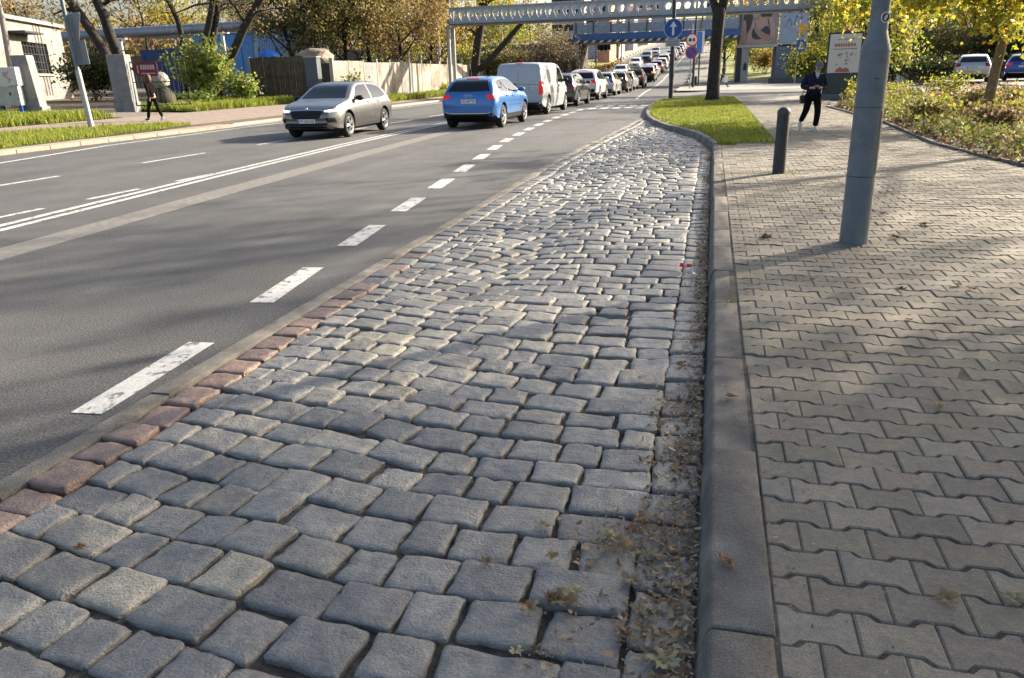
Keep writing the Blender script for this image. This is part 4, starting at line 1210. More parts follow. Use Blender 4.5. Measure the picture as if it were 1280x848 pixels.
def patch(bvh, L, W, side, top, bot, n=14, m=5, off=.004):
    """a panel that lies on the body: top and bottom edges as polylines in side (x,z), front/rear (y,z) or roof (x,y) view"""
    def along(P, t):
        d = [0]
        for a, b in zip(P[:-1], P[1:]): d.append(d[-1] + math.hypot(b[0] - a[0], b[1] - a[1]))
        q = t * d[-1]
        return (np.interp(q, d, [p[0] for p in P]), np.interp(q, d, [p[1] for p in P]))
    V = []
    for j in range(m + 1):
        for i in range(n + 1):
            a, b = along(top, i / n), along(bot, i / n); t = j / m
            u, v = a[0] + (b[0] - a[0]) * t, a[1] + (b[1] - a[1]) * t
            if side == 'l': o, d = Vector((u, 3, v)), Vector((0, -1, 0))
            elif side == 'r': o, d = Vector((u, -3, v)), Vector((0, 1, 0))
            elif side == 'f': o, d = Vector((L + 2, u, v)), Vector((-1, 0, 0))
            elif side == 'b': o, d = Vector((-2, u, v)), Vector((1, 0, 0))
            else: o, d = Vector((u, v, 4)), Vector((0, 0, -1))
            loc, nrm, _, _ = bvh.ray_cast(o, d)
            if loc is None:
                loc, nrm, _, _ = bvh.find_nearest(Vector((u, W / 2 if side == 'l' else -W / 2, v)) if side in 'lr' else Vector((L if side == 'f' else 0, u, v)))
            V.append(loc + (nrm if nrm.dot(d) < 0 else -nrm) * off)
    F = [(j * (n + 1) + i, j * (n + 1) + i + 1, (j + 1) * (n + 1) + i + 1, (j + 1) * (n + 1) + i) for j in range(m) for i in range(n)]
    # rim turned in towards the body so the panel has thickness
    ring = list(range(n + 1)) + [(j + 1) * (n + 1) - 1 for j in range(1, m + 1)] + [m * (n + 1) + i for i in range(n - 1, -1, -1)] + [j * (n + 1) for j in range(m - 1, 0, -1)]
    k = len(V); ctr = sum(V, Vector()) / len(V)
    nr = {'l': Vector((0, 1, 0)), 'r': Vector((0, -1, 0)), 'f': Vector((1, 0, 0)), 'b': Vector((-1, 0, 0)), 't': Vector((0, 0, 1))}[side]
    V += [V[i] - nr * (off + .006) for i in ring]
    q = len(ring)
    F += [(ring[i], k + i, k + (i + 1) % q, ring[(i + 1) % q]) for i in range(q)]
    if side in 'rft': pass
    else: F = [f[::-1] for f in F]
    return V, F


def wheel(parent, x, y, R, wd, rimc=None, steer=0):
    """tyre with a rim and spokes; the outer face looks away from the car"""
    s = 1 if y > 0 else -1
    b = MB()
    b.lathe([(R * .62, -wd * .46), (R * .9, -wd * .5), (R * .985, -wd * .38), (R, -wd * .2), (R, wd * .2), (R * .985, wd * .38), (R * .9, wd * .5), (R * .66, wd * .47), (R * .64, wd * .3), (R * .62, -wd * .46)], 30, axis='y')
    o = b.build('wheel', M_rubber, parent, smooth=35)
    o.location = (x, y, R); o.rotation_euler = (0, 0, steer)
    r_ = MB()
    r_.lathe([(.01, s * wd * .22), (R * .2, s * wd * .24), (R * .62, s * wd * .05)][::s], 24, axis='y', m=1)
    r_.lathe([(R * .60, s * wd * .1), (R * .60, s * wd * .44), (R * .68, s * wd * .49), (R * .69, s * wd * .46)][::s], 30, axis='y')
    for k in range(5):
        a = 2 * math.pi * k / 5
        for da in (-.13, .13):
            c0, c1 = Vector((math.cos(a + da * 1.6) * R * .1, s * wd * .42, math.sin(a + da * 1.6) * R * .1)), Vector((math.cos(a + da) * R * .64, s * wd * .43, math.sin(a + da) * R * .64))
            r_.tube([c0, c1], [R * .075, R * .055], 6)
    r_.lathe([(.0, s * wd * .47), (R * .11, s * wd * .46), (R * .15, s * wd * .36)][::s], 14, axis='y')
    r_.build('rim', [rimc or M_alloy, M_well], o, smooth=35)
    return o


def plate(parent, loc, rz, txt, tilt=0):
    b = MB(); b.box(-.26, .26, -.006, .006, -.057, .057)
    o = b.build('number_plate', M_plate, parent, bevel=.004); o.location = loc; o.rotation_euler = (tilt, 0, rz)
    b = MB(); b.box(-.256, -.222, -.0085, -.006, -.052, .052); b.build('country_band', M_eu, o)
    text_obj(txt, .098, M_platetext, o, (.018, -.0075, -.002), (math.pi / 2, 0, 0), .001)
    return o


def make_car(name, label, p, paint, group=None, plate_f=None, plate_r=None, lit=(False, False), detail=True):
    L, W, H = p['L'], p['W'], p['H']; R = p['R']
    root = empty(name, (0, 0, 0), 0, label, p.get('cat', 'car'), group)
    bm = car_body_mesh(p)
    bvh = BVHTree.FromBMesh(bm)
    me = bpy.data.meshes.new('body'); bm.to_mesh(me); bm.free()
    me.materials.append(paint); me.materials.append(M_well); me.materials.append(M_plastic)
    body = bpy.data.objects.new('body', me); link(body, root)
    # wheel arches cut out of the body
    cut = MB()
    for x in (p['ax0'], p['ax1']):
        for s in (-1, 1): cut.lathe([(.001, s * (W / 2 - .26)), (R + .065, s * (W / 2 - .26)), (R + .065, s * (W / 2 + .2)), (.001, s * (W / 2 + .2))][::s], 28, (x, 0, R + .02), 'y', 0)
    co = cut.build('cutter', M_well)
    bmc = bmesh.new(); bmc.from_mesh(co.data); bmesh.ops.remove_doubles(bmc, verts=bmc.verts, dist=.003); bmesh.ops.recalc_face_normals(bmc, faces=bmc.faces); bmc.to_mesh(co.data); bmc.free()
    md = body.modifiers.new('b', 'BOOLEAN'); md.object = co; md.operation = 'DIFFERENCE'; md.solver = 'EXACT'
    try: md.material_mode = 'TRANSFER'
    except Exception: pass
    dg = bpy.context.evaluated_depsgraph_get(); dg.update()
    me2 = bpy.data.meshes.new_from_object(body.evaluated_get(dg)); body.modifiers.clear(); body.data = me2; me2.name = 'body'
    bpy.data.objects.remove(co)
    nm = len(me2.materials)
    for f in me2.polygons:
        c = f.center; f.use_smooth = True
        well = any(math.hypot(c.x - x, c.z - R - .02) < R + .055 and abs(c.y) < W / 2 - .03 for x in (p['ax0'], p['ax1'])) or any(abs(math.hypot(c.x - x, c.z - R - .02) - R - .065) < .004 and abs(f.normal.y) < .3 for x in (p['ax0'], p['ax1']))
        f.material_index = 1 if well else (2 if c.z < p.get('clad', .30) else 0)
    me2.set_sharp_from_angle(angle=rad(38))

    def part(nm_, side, top, bot, m_, par=root, n=14, k=5, off=.004):
        V, F = patch(bvh, L, W, side, top, bot, n, k, off)
        return MB().add(V, F).build(nm_, m_, par, smooth=40)
    for key, side in (('windscreen', 'f'), ('rear_window', 'b')):
        if key in p: part(key, side, *p[key], M_glass, off=.005)
    for t, b_ in p['side']:
        for sd_ in 'lr': part('side_window', sd_, t, b_, M_glass)
    for s in (-1, 1):
        for (t, b_) in p['tail']:
            part('tail_light', 'b', [(s * a, z) for a, z in t], [(s * a, z) for a, z in b_], M_redlit if lit[1] else M_red, n=6, k=4, off=.008)
        for (t, b_) in p.get('tail_side', []):
            part('tail_light', 'l' if s > 0 else 'r', t, b_, M_redlit if lit[1] else M_red, n=5, k=4, off=.008)
        if 'head' in p:
            part('headlight', 'f', [(s * a, z) for a, z in p['head'][0]], [(s * a, z) for a, z in p['head'][1]], M_headlit if lit[0] else M_lampglass, n=8, k=4, off=.008)
    if 'hlight' in p: part('brake_light', 'b', *p['hlight'], M_redlit if lit[1] else M_red, n=6, k=2, off=.012)
    for (nm_, side, t, b_, m_) in p.get('extra', []): part(nm_, side, t, b_, m_, off=.007)
    for (nm_, t, b_, m_) in p.get('extra_sides', []):
        for sd_ in 'lr': part(nm_, sd_, t, b_, m_, n=6, k=3, off=.009)
    if detail:
        seams = MB()
        for P_ in p.get('seams', []):
            for sd_ in 'lr':
                for a, c in zip(P_[:-1], P_[1:]):
                    dx, dz = c[0] - a[0], c[1] - a[1]; l = math.hypot(dx, dz); ox, oz = -dz / l * .004, dx / l * .004
                    V, F = patch(bvh, L, W, sd_, [(a[0] + ox, a[1] + oz), (c[0] + ox, c[1] + oz)], [(a[0] - ox, a[1] - oz), (c[0] - ox, c[1] - oz)], 8, 1, .0015); seams.add(V, F)
        if seams.v: seams.build('door_gap', M_seam, root)
        for (x, z) in p.get('handles', []):
            for sd_ in 'lr':
                V, F = patch(bvh, L, W, sd_, [(x - .1, z + .018), (x + .1, z + .022)], [(x - .1, z - .012), (x + .1, z - .012)], 6, 2, .028)
                MB().add(V, F).build('door_handle', p.get('handle_mat', paint), root, smooth=True)
    mx, mz = p['mirror']
    for s in (-1, 1):
        b = MB(); b.lathe([(.0, -.10), (.07, -.085), (.10, -.02), (.095, .05), (.06, .09), (.0, .1)], 12, axis='y')
        o = b.build('mirror', p.get('mirror_mat', paint), root, smooth=True); o.scale = (.9, 1.15, .75)
        y0 = W / 2 * .93
        o.location = (mx, s * (y0 + .13), mz)
        MB().tube([(0, -s * .14, -.05), (0, 0, -.03)], [.03, .025], 6).build('stalk', M_plastic, o)
    for x, st in ((p['ax0'], 0), (p['ax1'], p.get('steer', 0))):
        for s in (-1, 1): wheel(root, x, s * (W / 2 - .115), R, .21, p.get('rim'), st)
    if plate_f: plate(root, (L - p.get('pf', (.02, 0))[0], 0, p.get('pf', (.02, .46))[1]), math.pi / 2, plate_f)
    if plate_r: plate(root, (p['pr'][0], 0, p['pr'][1]), -math.pi / 2, plate_r)
    # dark underbody pan
    MB().box(.5, L - .5, -W / 2 + .28, W / 2 - .28, .17, .24).build('underbody', M_well, root)
    return root


HATCH = dict(L=4.36, W=1.79, H=1.47, R=.325, ax0=.84, ax1=3.49,
    top=[(0, .70), (.04, .90), (.18, 1.08), (.62, 1.36), (1.0, 1.445), (1.7, 1.47), (2.25, 1.445), (2.55, 1.37), (3.22, 1.02), (3.6, .96), (4.05, .86), (4.25, .76), (4.36, .62)],
    sh=[(0, .86), (.5, .97), (1.5, .95), (3.1, .91), (3.9, .82), (4.36, .6)], rf=.26, rr=.12, tum=.70,
    windscreen=([(-.50, 1.375), (0, 1.40), (.50, 1.375)], [(-.66, 1.035), (0, 1.03), (.66, 1.035)]),
    rear_window=([(-.46, 1.36), (.46, 1.36)], [(-.60, 1.10), (.60, 1.10)]),
    side=[([(1.70, 1.375), (2.20, 1.365), (2.45, 1.30)], [(1.70, .965), (2.6, .955), (2.98, .965)]), ([(.72, 1.29), (1.1, 1.36), (1.62, 1.378)], [(.52, 1.05), (.8, .99), (1.62, .967)])],
    tail=[([(.52, .98), (.80, .98)], [(.56, .86), (.80, .84)])], tail_side=[([(.10, .97), (.42, .95)], [(.08, .86), (.22, .88)])],
    head=([(.50, .742), (.66, .757), (.80, .775)], [(.52, .708), (.66, .700), (.80, .72)]),
    extra=[('grille', 'f', [(-.47, .715), (-.35, .73), (0, .735), (.35, .73), (.47, .715)], [(-.40, .55), (-.2, .53), (0, .53), (.2, .53), (.40, .55)], M_plastic),
           ('lower_grille', 'f', [(-.62, .42), (.62, .42)], [(-.55, .30), (.55, .30)], M_plastic),
           ('air_intake', 'f', [(.56, .55), (.78, .56)], [(.62, .44), (.80, .43)], M_plastic), ('air_intake', 'f', [(-.78, .56), (-.56, .55)], [(-.80, .43), (-.62, .44)], M_plastic),
           ('grille_surround', 'f', [(-.50, .748), (-.36, .76), (0, .772), (.36, .76), (.50, .748)], [(-.49, .726), (-.35, .739), (0, .748), (.35, .739), (.49, .726)], M_chrome)],
    seams=[[(1.66, 1.36), (1.66, .96), (1.62, .35)], [(2.98, .95), (3.02, .6), (2.92, .32)], [(1.02, .98), (.98, .7), (1.22, .4)], [(1.2, .33), (2.92, .30)]],
    handles=[(1.28, .885), (2.0, .875)], mirror=(2.86, 1.02), pf=(.0, .47), clad=.27)
CROSS = dict(L=4.2, W=1.80, H=1.51, R=.335, ax0=.80, ax1=3.40,
    top=[(0, .78), (.03, .98), (.10, 1.07), (.38, 1.36), (.62, 1.455), (1.3, 1.51), (2.0, 1.49), (2.4, 1.39), (3.0, 1.09), (3.5, 1.02), (3.95, .92), (4.12, .8), (4.2, .66)],
    sh=[(0, .92), (.5, 1.01), (1.5, 1.0), (3.0, .97), (3.8, .88), (4.2, .64)], rf=.22, rr=.12, tum=.70,
    windscreen=([(-.50, 1.42), (.50, 1.42)], [(-.66, 1.105), (.66, 1.105)]),
    rear_window=([(-.50, 1.405), (0, 1.415), (.50, 1.405)], [(-.66, 1.09), (0, 1.075), (.66, 1.09)]),
    side=[([(1.62, 1.41), (2.05, 1.40), (2.3, 1.34)], [(1.62, 1.03), (2.4, 1.02), (2.80, 1.03)]), ([(.66, 1.34), (1.0, 1.39), (1.54, 1.412)], [(.62, 1.12), (.9, 1.06), (1.54, 1.032)])],
    tail=[([(.56, .985), (.84, .995)], [(.60, .87), (.84, .85)])], tail_side=[([(.02, .99), (.30, .97)], [(.02, .85), (.22, .87)])],
    hlight=([(-.20, 1.45), (.20, 1.45)], [(-.20, 1.432), (.20, 1.432)]),
    head=([(.50, .83), (.66, .845), (.80, .85)], [(.50, .73), (.66, .72), (.80, .74)]),
    extra=[('grille', 'f', [(-.45, .82), (.45, .82)], [(-.36, .52), (.36, .52)], M_plastic),
           ('rear_bumper_trim', 'b', [(-.74, .47), (-.5, .44), (.5, .44), (.74, .47)], [(-.70, .34), (.70, .34)], M_plastic),
           ('diffuser', 'b', [(-.70, .505), (-.62, .462), (.62, .462), (.70, .505)], [(-.70, .485), (-.61, .442), (.61, .442), (.70, .485)], M_silver if False else M_chrome)],
    seams=[[(1.58, 1.4), (1.58, 1.0), (1.55, .38)], [(2.82, 1.0), (2.86, .7), (2.76, .36)], [(.98, 1.03), (.94, .8), (1.18, .45)]],
    handles=[(1.22, .92), (1.92, .91)], mirror=(2.68, 1.08), pr=(-.012, .80), clad=.36)
VAN = dict(L=4.96, W=1.92, H=1.90, R=.335, ax0=.98, ax1=4.25 - .0, cat='van',
    top=[(0, 1.0), (.015, 1.45), (.06, 1.78), (.14, 1.86), (.6, 1.90), (2.8, 1.90), (3.35, 1.86), (3.75, 1.66), (4.25, 1.28), (4.7, 1.12), (4.88, .98), (4.96, .8)],
    sh=[(0, 1.10), (1.5, 1.12), (3.5, 1.10), (4.5, 1.0), (4.96, .76)], rf=.2, rr=.035, tum=.845, it=2,
    windscreen=([(-.66, 1.76), (.66, 1.76)], [(-.80, 1.30), (.80, 1.30)]),
    side=[([(2.9, 1.72), (3.3, 1.70), (3.55, 1.60)], [(2.9, 1.16), (3.6, 1.14), (4.05, 1.16)])],
    tail=[([(.80, 1.22), (.905, 1.22)], [(.78, .76), (.905, .76)])], tail_side=[([(.01, 1.22), (.07, 1.20)], [(.01, .76), (.06, .78)])],
    hlight=([(-.13, 1.87), (.13, 1.87)], [(-.13, 1.835), (.13, 1.835)]),
    head=([(.52, .98), (.84, 1.05)], [(.52, .84), (.84, .86)]),
    extra=[('grille', 'f', [(-.5, .9), (.5, .9)], [(-.45, .6), (.45, .6)], M_plastic),
           ('rear_bumper', 'b', [(-.9, .47), (.9, .47)], [(-.86, .30), (.86, .30)], M_plastic),
           ('door_gap', 'b', [(.015, 1.80), (.021, 1.80)], [(.015, .50), (.021, .50)], M_seam),
           ('door_gap', 'b', [(-.80, 1.118), (.78, 1.118)], [(-.80, 1.110), (.78, 1.110)], M_seam),
           ('door_gap', 'b', [(-.86, .50), (.86, .50)], [(-.86, .492), (.86, .492)], M_seam),
           ('door_handle', 'b', [(.10, 1.16), (.26, 1.16)], [(.10, 1.11), (.26, 1.11)], M_plastic)],
    seams=[[(2.82, 1.78), (2.82, .42)], [(4.02, 1.12), (4.0, .8), (3.85, .4)], [(1.35, 1.76), (1.35, .45)]],
    handles=[(2.98, 1.02)], handle_mat=M_plastic, mirror=(3.85, 1.22), mirror_mat=M_plastic, pr=(-.012, .62), rim=M_silver if False else None, clad=.30)
SUV = dict(L=4.45, W=1.84, H=1.66, R=.36, ax0=.86, ax1=3.56,
    top=[(0, .86), (.03, 1.08), (.12, 1.2), (.36, 1.48), (.6, 1.58), (1.3, 1.66), (2.1, 1.63), (2.5, 1.53), (3.15, 1.17), (3.7, 1.09), (4.2, .98), (4.38, .84), (4.45, .68)],
    sh=[(0, 1.0), (.5, 1.08), (1.5, 1.06), (3.1, 1.03), (4.0, .93), (4.45, .66)], rf=.22, rr=.11, tum=.72,
    windscreen=([(-.52, 1.56), (.52, 1.56)], [(-.68, 1.185), (.68, 1.185)]),
    rear_window=([(-.54, 1.52), (.54, 1.52)], [(-.68, 1.16), (.68, 1.16)]),
    side=[([(1.70, 1.54), (2.15, 1.53), (2.4, 1.47)], [(1.70, 1.09), (2.5, 1.08), (2.92, 1.09)]), ([(.50, 1.42), (1.0, 1.52), (1.62, 1.545)], [(.42, 1.2), (.9, 1.12), (1.62, 1.092)])],
    tail=[([(.50, 1.1), (.87, 1.12)], [(.58, .93), (.87, .92)])], tail_side=[([(.03, 1.1), (.36, 1.07)], [(.03, .93), (.22, .95)])],
    hlight=([(-.25, 1.595), (.25, 1.595)], [(-.25, 1.57), (.25, 1.57)]),
    head=([(.50, .92), (.82, .95)], [(.50, .8), (.82, .82)]),
    extra=[('grille', 'f', [(-.45, .88), (.45, .88)], [(-.36, .62), (.36, .62)], M_plastic),
           ('rear_bumper_trim', 'b', [(-.78, .62), (.78, .62)], [(-.70, .38), (.70, .38)], M_plastic)],
    seams=[[(1.66, 1.5), (1.66, 1.06), (1.62, .42)], [(2.96, 1.06), (3.0, .7), (2.9, .4)]], handles=[(1.3, .98), (2.0, .97)], mirror=(2.82, 1.15), pr=(-.012, .86), pf=(.0, .55), clad=.42)
ESTATE = dict(HATCH); ESTATE.update(L=4.6, W=1.80, H=1.50, ax0=.95, ax1=3.68,
    top=[(0, .78), (.03, .98), (.10, 1.04), (.42, 1.36), (.75, 1.46), (1.7, 1.50), (2.4, 1.47), (2.75, 1.38), (3.4, 1.04), (3.85, .97), (4.3, .86), (4.5, .76), (4.6, .62)],
    sh=[(0, .92), (.5, .98), (1.5, .96), (3.3, .92), (4.1, .82), (4.6, .6)],
    windscreen=([(-.50, 1.40), (.50, 1.40)], [(-.66, 1.055), (.66, 1.055)]), rear_window=([(-.52, 1.40), (.52, 1.40)], [(-.66, 1.06), (.66, 1.06)]),
    side=[([(1.85, 1.40), (2.35, 1.39), (2.62, 1.32)], [(1.85, .985), (2.8, .975), (3.15, .985)]), ([(.62, 1.34), (1.1, 1.39), (1.77, 1.403)], [(.50, 1.08), (.9, 1.01), (1.77, .987)])],
    tail=[([(.56, 1.02), (.85, 1.02)], [(.60, .84), (.85, .84)])], tail_side=[([(.03, 1.02), (.22, 1.0)], [(.03, .84), (.18, .86)])],
    extra=[('grille', 'f', [(-.40, .72), (.40, .72)], [(-.36, .55), (.36, .55)], M_plastic), ('rear_bumper_trim', 'b', [(-.76, .45), (.76, .45)], [(-.70, .30), (.70, .30)], M_plastic)],
    seams=[[(1.81, 1.37), (1.81, .98), (1.78, .38)], [(3.12, .97), (3.16, .6), (3.06, .36)]], handles=[(1.42, .9), (2.15, .89)], mirror=(3.02, 1.04), pr=(-.012, .78))


def place(root, p, x, y, away=True, rot=0.0, on_rear=True):
    """x = centre line of the car; y = its rear bumper (away) or front bumper (towards us) along the road"""
    a = math.pi / 2 if away else -math.pi / 2
    L = p['L']
    y0 = y if away else y + L
    za, zb_ = gz(x, y) if x > 0 else base(y), gz(x, y + L) if x > 0 else base(y + L)
    pitch = math.atan2(zb_ - za, L)
    root.rotation_mode = 'XYZ'
    root.rotation_euler = (0, -pitch if away else pitch, a + rot)
    root.location = (x, y0, (za if away else zb_) + .004)


gc = make_car('grey_hatchback', 'grey hatchback with lit headlights driving towards us in the far lane', HATCH, P_grey, None, plate_f='PY 5AG48', lit=(True, False))
place(gc, HATCH, -10.34, 18.32, False, rad(1.5)); gc.scale = (.955, .965, .97)
for o in list(gc.children):
    if o.name.startswith('mirror'): o.data.materials[0] = M_plastic
# badge on the nose
b = MB(); b.lathe([(.0, .012), (.042, .010), (.047, .0)], 18, axis='x'); o = b.build('badge', M_chrome, gc, smooth=30); o.location = (4.30, 0, .79); o.rotation_euler = (0, rad(-35), 0)
bc = make_car('blue_crossover', 'bright blue crossover with lit tail lights, last in the queue', CROSS, P_blue, 'cars queuing in the lane', plate_r='PO 8FT70', lit=(False, True))
place(bc, CROSS, -6.83, 21.85, True, rad(-1.2)); bc.scale = (.97, .97, .97)
b = MB()
for k in range(4):
    P_ = [(0, (k - 1.5) * .062 + .038 * math.cos(t * math.pi / 8), .038 * math.sin(t * math.pi / 8)) for t in range(17)]
    b.tube(P_, .0055, 5, cap=False)
o = b.build('badge', M_chrome, bc, smooth=True); o.location = (.022, 0, .955)
vn = make_car('white_van', 'white panel van with windowless rear doors between the blue crossover and the dark hatchback', VAN, P_van, 'cars queuing in the lane', plate_r=None, lit=(False, True))
place(vn, VAN, -7.02, 28.9, True, rad(-1.0))
o = plate(vn, (-.016, -.55, .985), -math.pi / 2, 'PO 7XR22'); o.scale = (.62, 1, 1)
dh = make_car('dark_hatchback', 'dark grey hatchback stopped just ahead of the white van', ESTATE, P_dark, 'cars queuing in the lane', plate_r='PO 2KL19')
place(dh, ESTATE, -6.95, 35.9, True, rad(-1.5))
sv = make_car('white_suv', 'white SUV with a dark rear window, ahead of the dark hatchback', SUV, P_white, 'cars queuing in the lane', plate_r='PO 9RW31', lit=(False, True))
place(sv, SUV, -7.0, 43.5, True, rad(-1))


def repaint(root, m):
    for o in root.children:
        for i, sl_ in enumerate(o.material_slots):
            if sl_.material and sl_.material.name.endswith('_car_paint'): sl_.link = 'OBJECT'; sl_.material = m
protos = {'H': (dh, ESTATE), 'S': (sv, SUV), 'C': (bc, CROSS)}
q = [(51.2, 'H', P_silver, 'silver hatchback ahead of the white SUV in the queue'), (58.3, 'H', P_dark, 'dark green-black hatchback beyond the silver hatchback in the queue'), (65.6, 'H', P_silver, 'grey hatchback just before the blue bridge'),
     (73.2, 'S', P_black, 'black SUV stopped right under the blue bridge'), (86.5, 'S', P_dark, 'dark car with an orange light on the rise past the blue bridge'), (94.5, 'H', P_silver, 'silver car behind the red car on the far rise'),
     (102, 'C', P_red, 'small red car on the far rise'), (110, 'H', P_white, 'white car ahead of the red car on the far rise'), (118.5, 'S', P_white, 'white SUV high in the queue on the hill'), (127, 'H', P_silver, 'silver car beyond the white SUV on the hill'),
     (136, 'S', P_white, 'white van-like car near the middle of the hill'), (146, 'H', P_dark, 'dark car high on the hill'), (157, 'C', P_white, 'white car near the top of the hill queue'), (169, 'H', P_silver, 'silver car near the end of the hill queue'), (183, 'S', P_white, 'farthest white car at the head of the visible queue')]
for i, (y, k, m_, lab) in enumerate(q):
    src, P_ = protos[k]; o = copy_tree(src); o.scale = (1, 1, 1); o['label'] = lab; repaint(o, m_); place(o, P_, -6.95 + .1 * math.sin(i * 2.1), y, True)
    o.name = {'H': 'queuing_hatchback', 'S': 'queuing_suv', 'C': 'queuing_crossover'}[k]
    if i == 4:
        for ch in o.children:
            if ch.name.startswith('tail_light'): ch.data = ch.data.copy(); ch.data.materials[0] = M_orangelit
onc = [(93.5, 'H', P_white, 'first white car coming down the hill towards us in the left lane'), (112, 'H', P_white, 'second white car coming down the hill, behind the first'), (131, 'S', P_navy, 'dark SUV coming down the hill in the left lane'), (152, 'S', P_white, 'white SUV far up the hill in the left lane')]
for i, (y, k, m_, lab) in enumerate(onc):
    src, P_ = protos[k]; o = copy_tree(src); o['label'] = lab; o['group'] = 'cars coming down the hill'; repaint(o, m_); place(o, P_, -10.6, y, False); o.name = 'oncoming_car'
for (px, Y, m_, k, lab, nm) in ((1214, 48.5, P_silver, 'H', 'silver estate parked beyond the shrub bed, seen from behind', 'parked_estate'), (1277, 50.5, paint_mat('parked_blue_car_paint', (.01, .05, .30)), 'C', 'blue car parked at the right edge, beside the silver estate', 'parked_car')):
    src, P_ = protos[k]; o = copy_tree(src); o['label'] = lab; del o['group']; repaint(o, m_); x = at(px, 95, Y).x
    place(o, P_, x, Y, True, rad(-16)); o.location.z = gz(x, Y + 2) + .03; o.rotation_euler[1] = 0; o.name = nm
# ================================================================== street furniture, walls, bridges, buildings
M_steel = mat('grey_painted_steel', (.125, .15, .175), .5, .16, 3.5, .15, 60, col2=(.15, .175, .195), metal=.15)
M_galv = mat('galvanised_steel', (.36, .37, .37), .5, .2, 6, .1, 60, metal=.5)
M_darkst = mat('dark_painted_steel', (.035, .038, .042), .55, .25, 6, .2, 60)
M_white = mat('white_enamel', (.72, .72, .72), .4, .06, 6, 0, 1)
M_signblue = mat('sign_blue', (.01, .07, .32), .4, .08, 6, 0, 1)
M_signred = mat('sign_red', (.45, .02, .02), .4, .1, 6, 0, 1)
M_signyel = mat('sign_orange', (.72, .32, .02), .4, .1, 6, 0, 1)
M_signback = mat('sign_back_grey', (.20, .22, .25), .5, .12, 6, .1, 40, metal=.3)
M_ink = mat('black_ink', (.02, .02, .02), .5, .1, 10, 0, 1)

# --- the big lamp post
lp = empty('lamp_post', (1.205, 6.60, .12), 0, 'thick grey steel lamp post with a wide stepped base on the pavers', 'lamp post')
lean = at(1102, 0, 6.60) - Vector((1.205, 6.60, .12)); lean = lean / lean.z
def LP(z): return (lean.x * z, 0, z)
b = MB(); b.tube([LP(-.1), LP(0), LP(.6), LP(1.2), LP(1.47)], [.108, .1075, .107, .106, .1055], 36); low = b.build('lower_shaft', M_steel, lp, smooth=40)
b = MB(); b.tube([LP(1.47), LP(1.485), LP(1.60), LP(1.625)], [.1085, .1075, .070, .0675], 36); b.build('collar', M_steel, lp, smooth=40)
b = MB(); b.tube([LP(1.615), LP(3.5), LP(6), LP(9)], [.067, .063, .056, .045], 32); b.build('upper_shaft', M_steel, lp, smooth=40)
b = MB(); b.tube([LP(9), (lean.x * 9, -.2, 9.4), (lean.x * 9 - .3, -.6, 9.6), (lean.x * 9 - .9, -1.2, 9.7)], [.045, .042, .04, .04], 12); b.build('arm', M_steel, lp, smooth=True)
b = MB(); b.prism([(-.15, -.35), (.15, -.35), (.11, .35), (-.11, .35)], 9.64, 9.76, M=Matrix.Translation((lean.x * 9 - 1.15, -1.5, 0)) @ Matrix.Rotation(rad(140), 4, 'Z')); b.build('lamp_head', M_galv, lp, bevel=.02)
b = MB()
for k in range(11):
    a0 = rad(-34 + k * 3.4)
    for z in (.26,): pass
Vd, Fd = [], []
for j, z in enumerate((.56, 1.04)):
    for k in range(8):
        a = rad(-42 + k * 5); r_ = .1085
        Vd.append((lean.x * z + r_ * math.cos(a), r_ * math.sin(a), z))
for j, z in enumerate((.56, 1.04)):
    for k in range(8):
        a = rad(-42 + k * 5); r_ = .100
        Vd.append((lean.x * z + r_ * math.cos(a), r_ * math.sin(a), z))
Fd = [(k, k + 1, 8 + k + 1, 8 + k) for k in range(7)] + [(0, 8, 24, 16), (7, 23, 31, 15), (8, 9, 25, 24)]
Fd += [(k, 16 + k, 17 + k, k + 1) for k in range(7)] + [(8 + k, 9 + k, 25 + k, 24 + k) for k in range(1, 7)]
b.add(Vd, Fd); b.build('hatch', M_darkst, low)
for z, r_ in ((.545, .1085), (1.07, .1065)):
    b = MB(); pr_ = [(r_ - .004, z - .004), (r_, z - .003), (r_, z + .003), (r_ - .004, z + .004)]; b.lathe(pr_, 36, (lean.x * z, 0, 0)); b.build('band', M_darkst, low)
def disc_on(parent, nm, ctr, nrm, r0, m, th=.0015):
    b = MB(); b.lathe([(0, th), (r0, th), (r0, -.004)], 20)
    o = b.build(nm, m, parent); o.location = ctr; o.rotation_euler = Vector(nrm).to_track_quat('Z', 'Y').to_euler(); return o
aa = rad(-62); zc = at(1106, 22, 6.55).z - .12; rr_ = .0665
nrm = (math.cos(aa), math.sin(aa), 0); c0 = Vector((lean.x * zc + rr_ * math.cos(aa), rr_ * math.sin(aa), zc))
st = disc_on(lp, 'sticker', c0, nrm, .038, M_white); disc_on(st, 'sticker_print', (0, 0, .0012), (0, 0, 1), .031, M_ink, .0012)
b = MB(); b.box(-.004, .004, -.018, .018, 0, .004); b.box(-.012, -.006, -.02, .006, 0, .004); b.box(.006, .013, -.004, .02, 0, .004); b.build('sticker_figure', M_white, st)
for (a_, z, s_) in ((-82, 1.28, .018), (-100, .80, .012)):     # scratches
    a0 = rad(a_); b = MB(); b.box(-s_, s_, -.004, .004, -.002, .001)
    o = b.build('scratch', M_darkst, low); o.location = (lean.x * z + .1055 * math.cos(a0), .1055 * math.sin(a0), z)
    o.rotation_euler = (Matrix.Rotation(a0, 3, 'Z') @ Matrix.Rotation(math.pi / 2, 3, 'Y') @ Matrix.Rotation(rad(70), 3, 'Z')).to_euler()
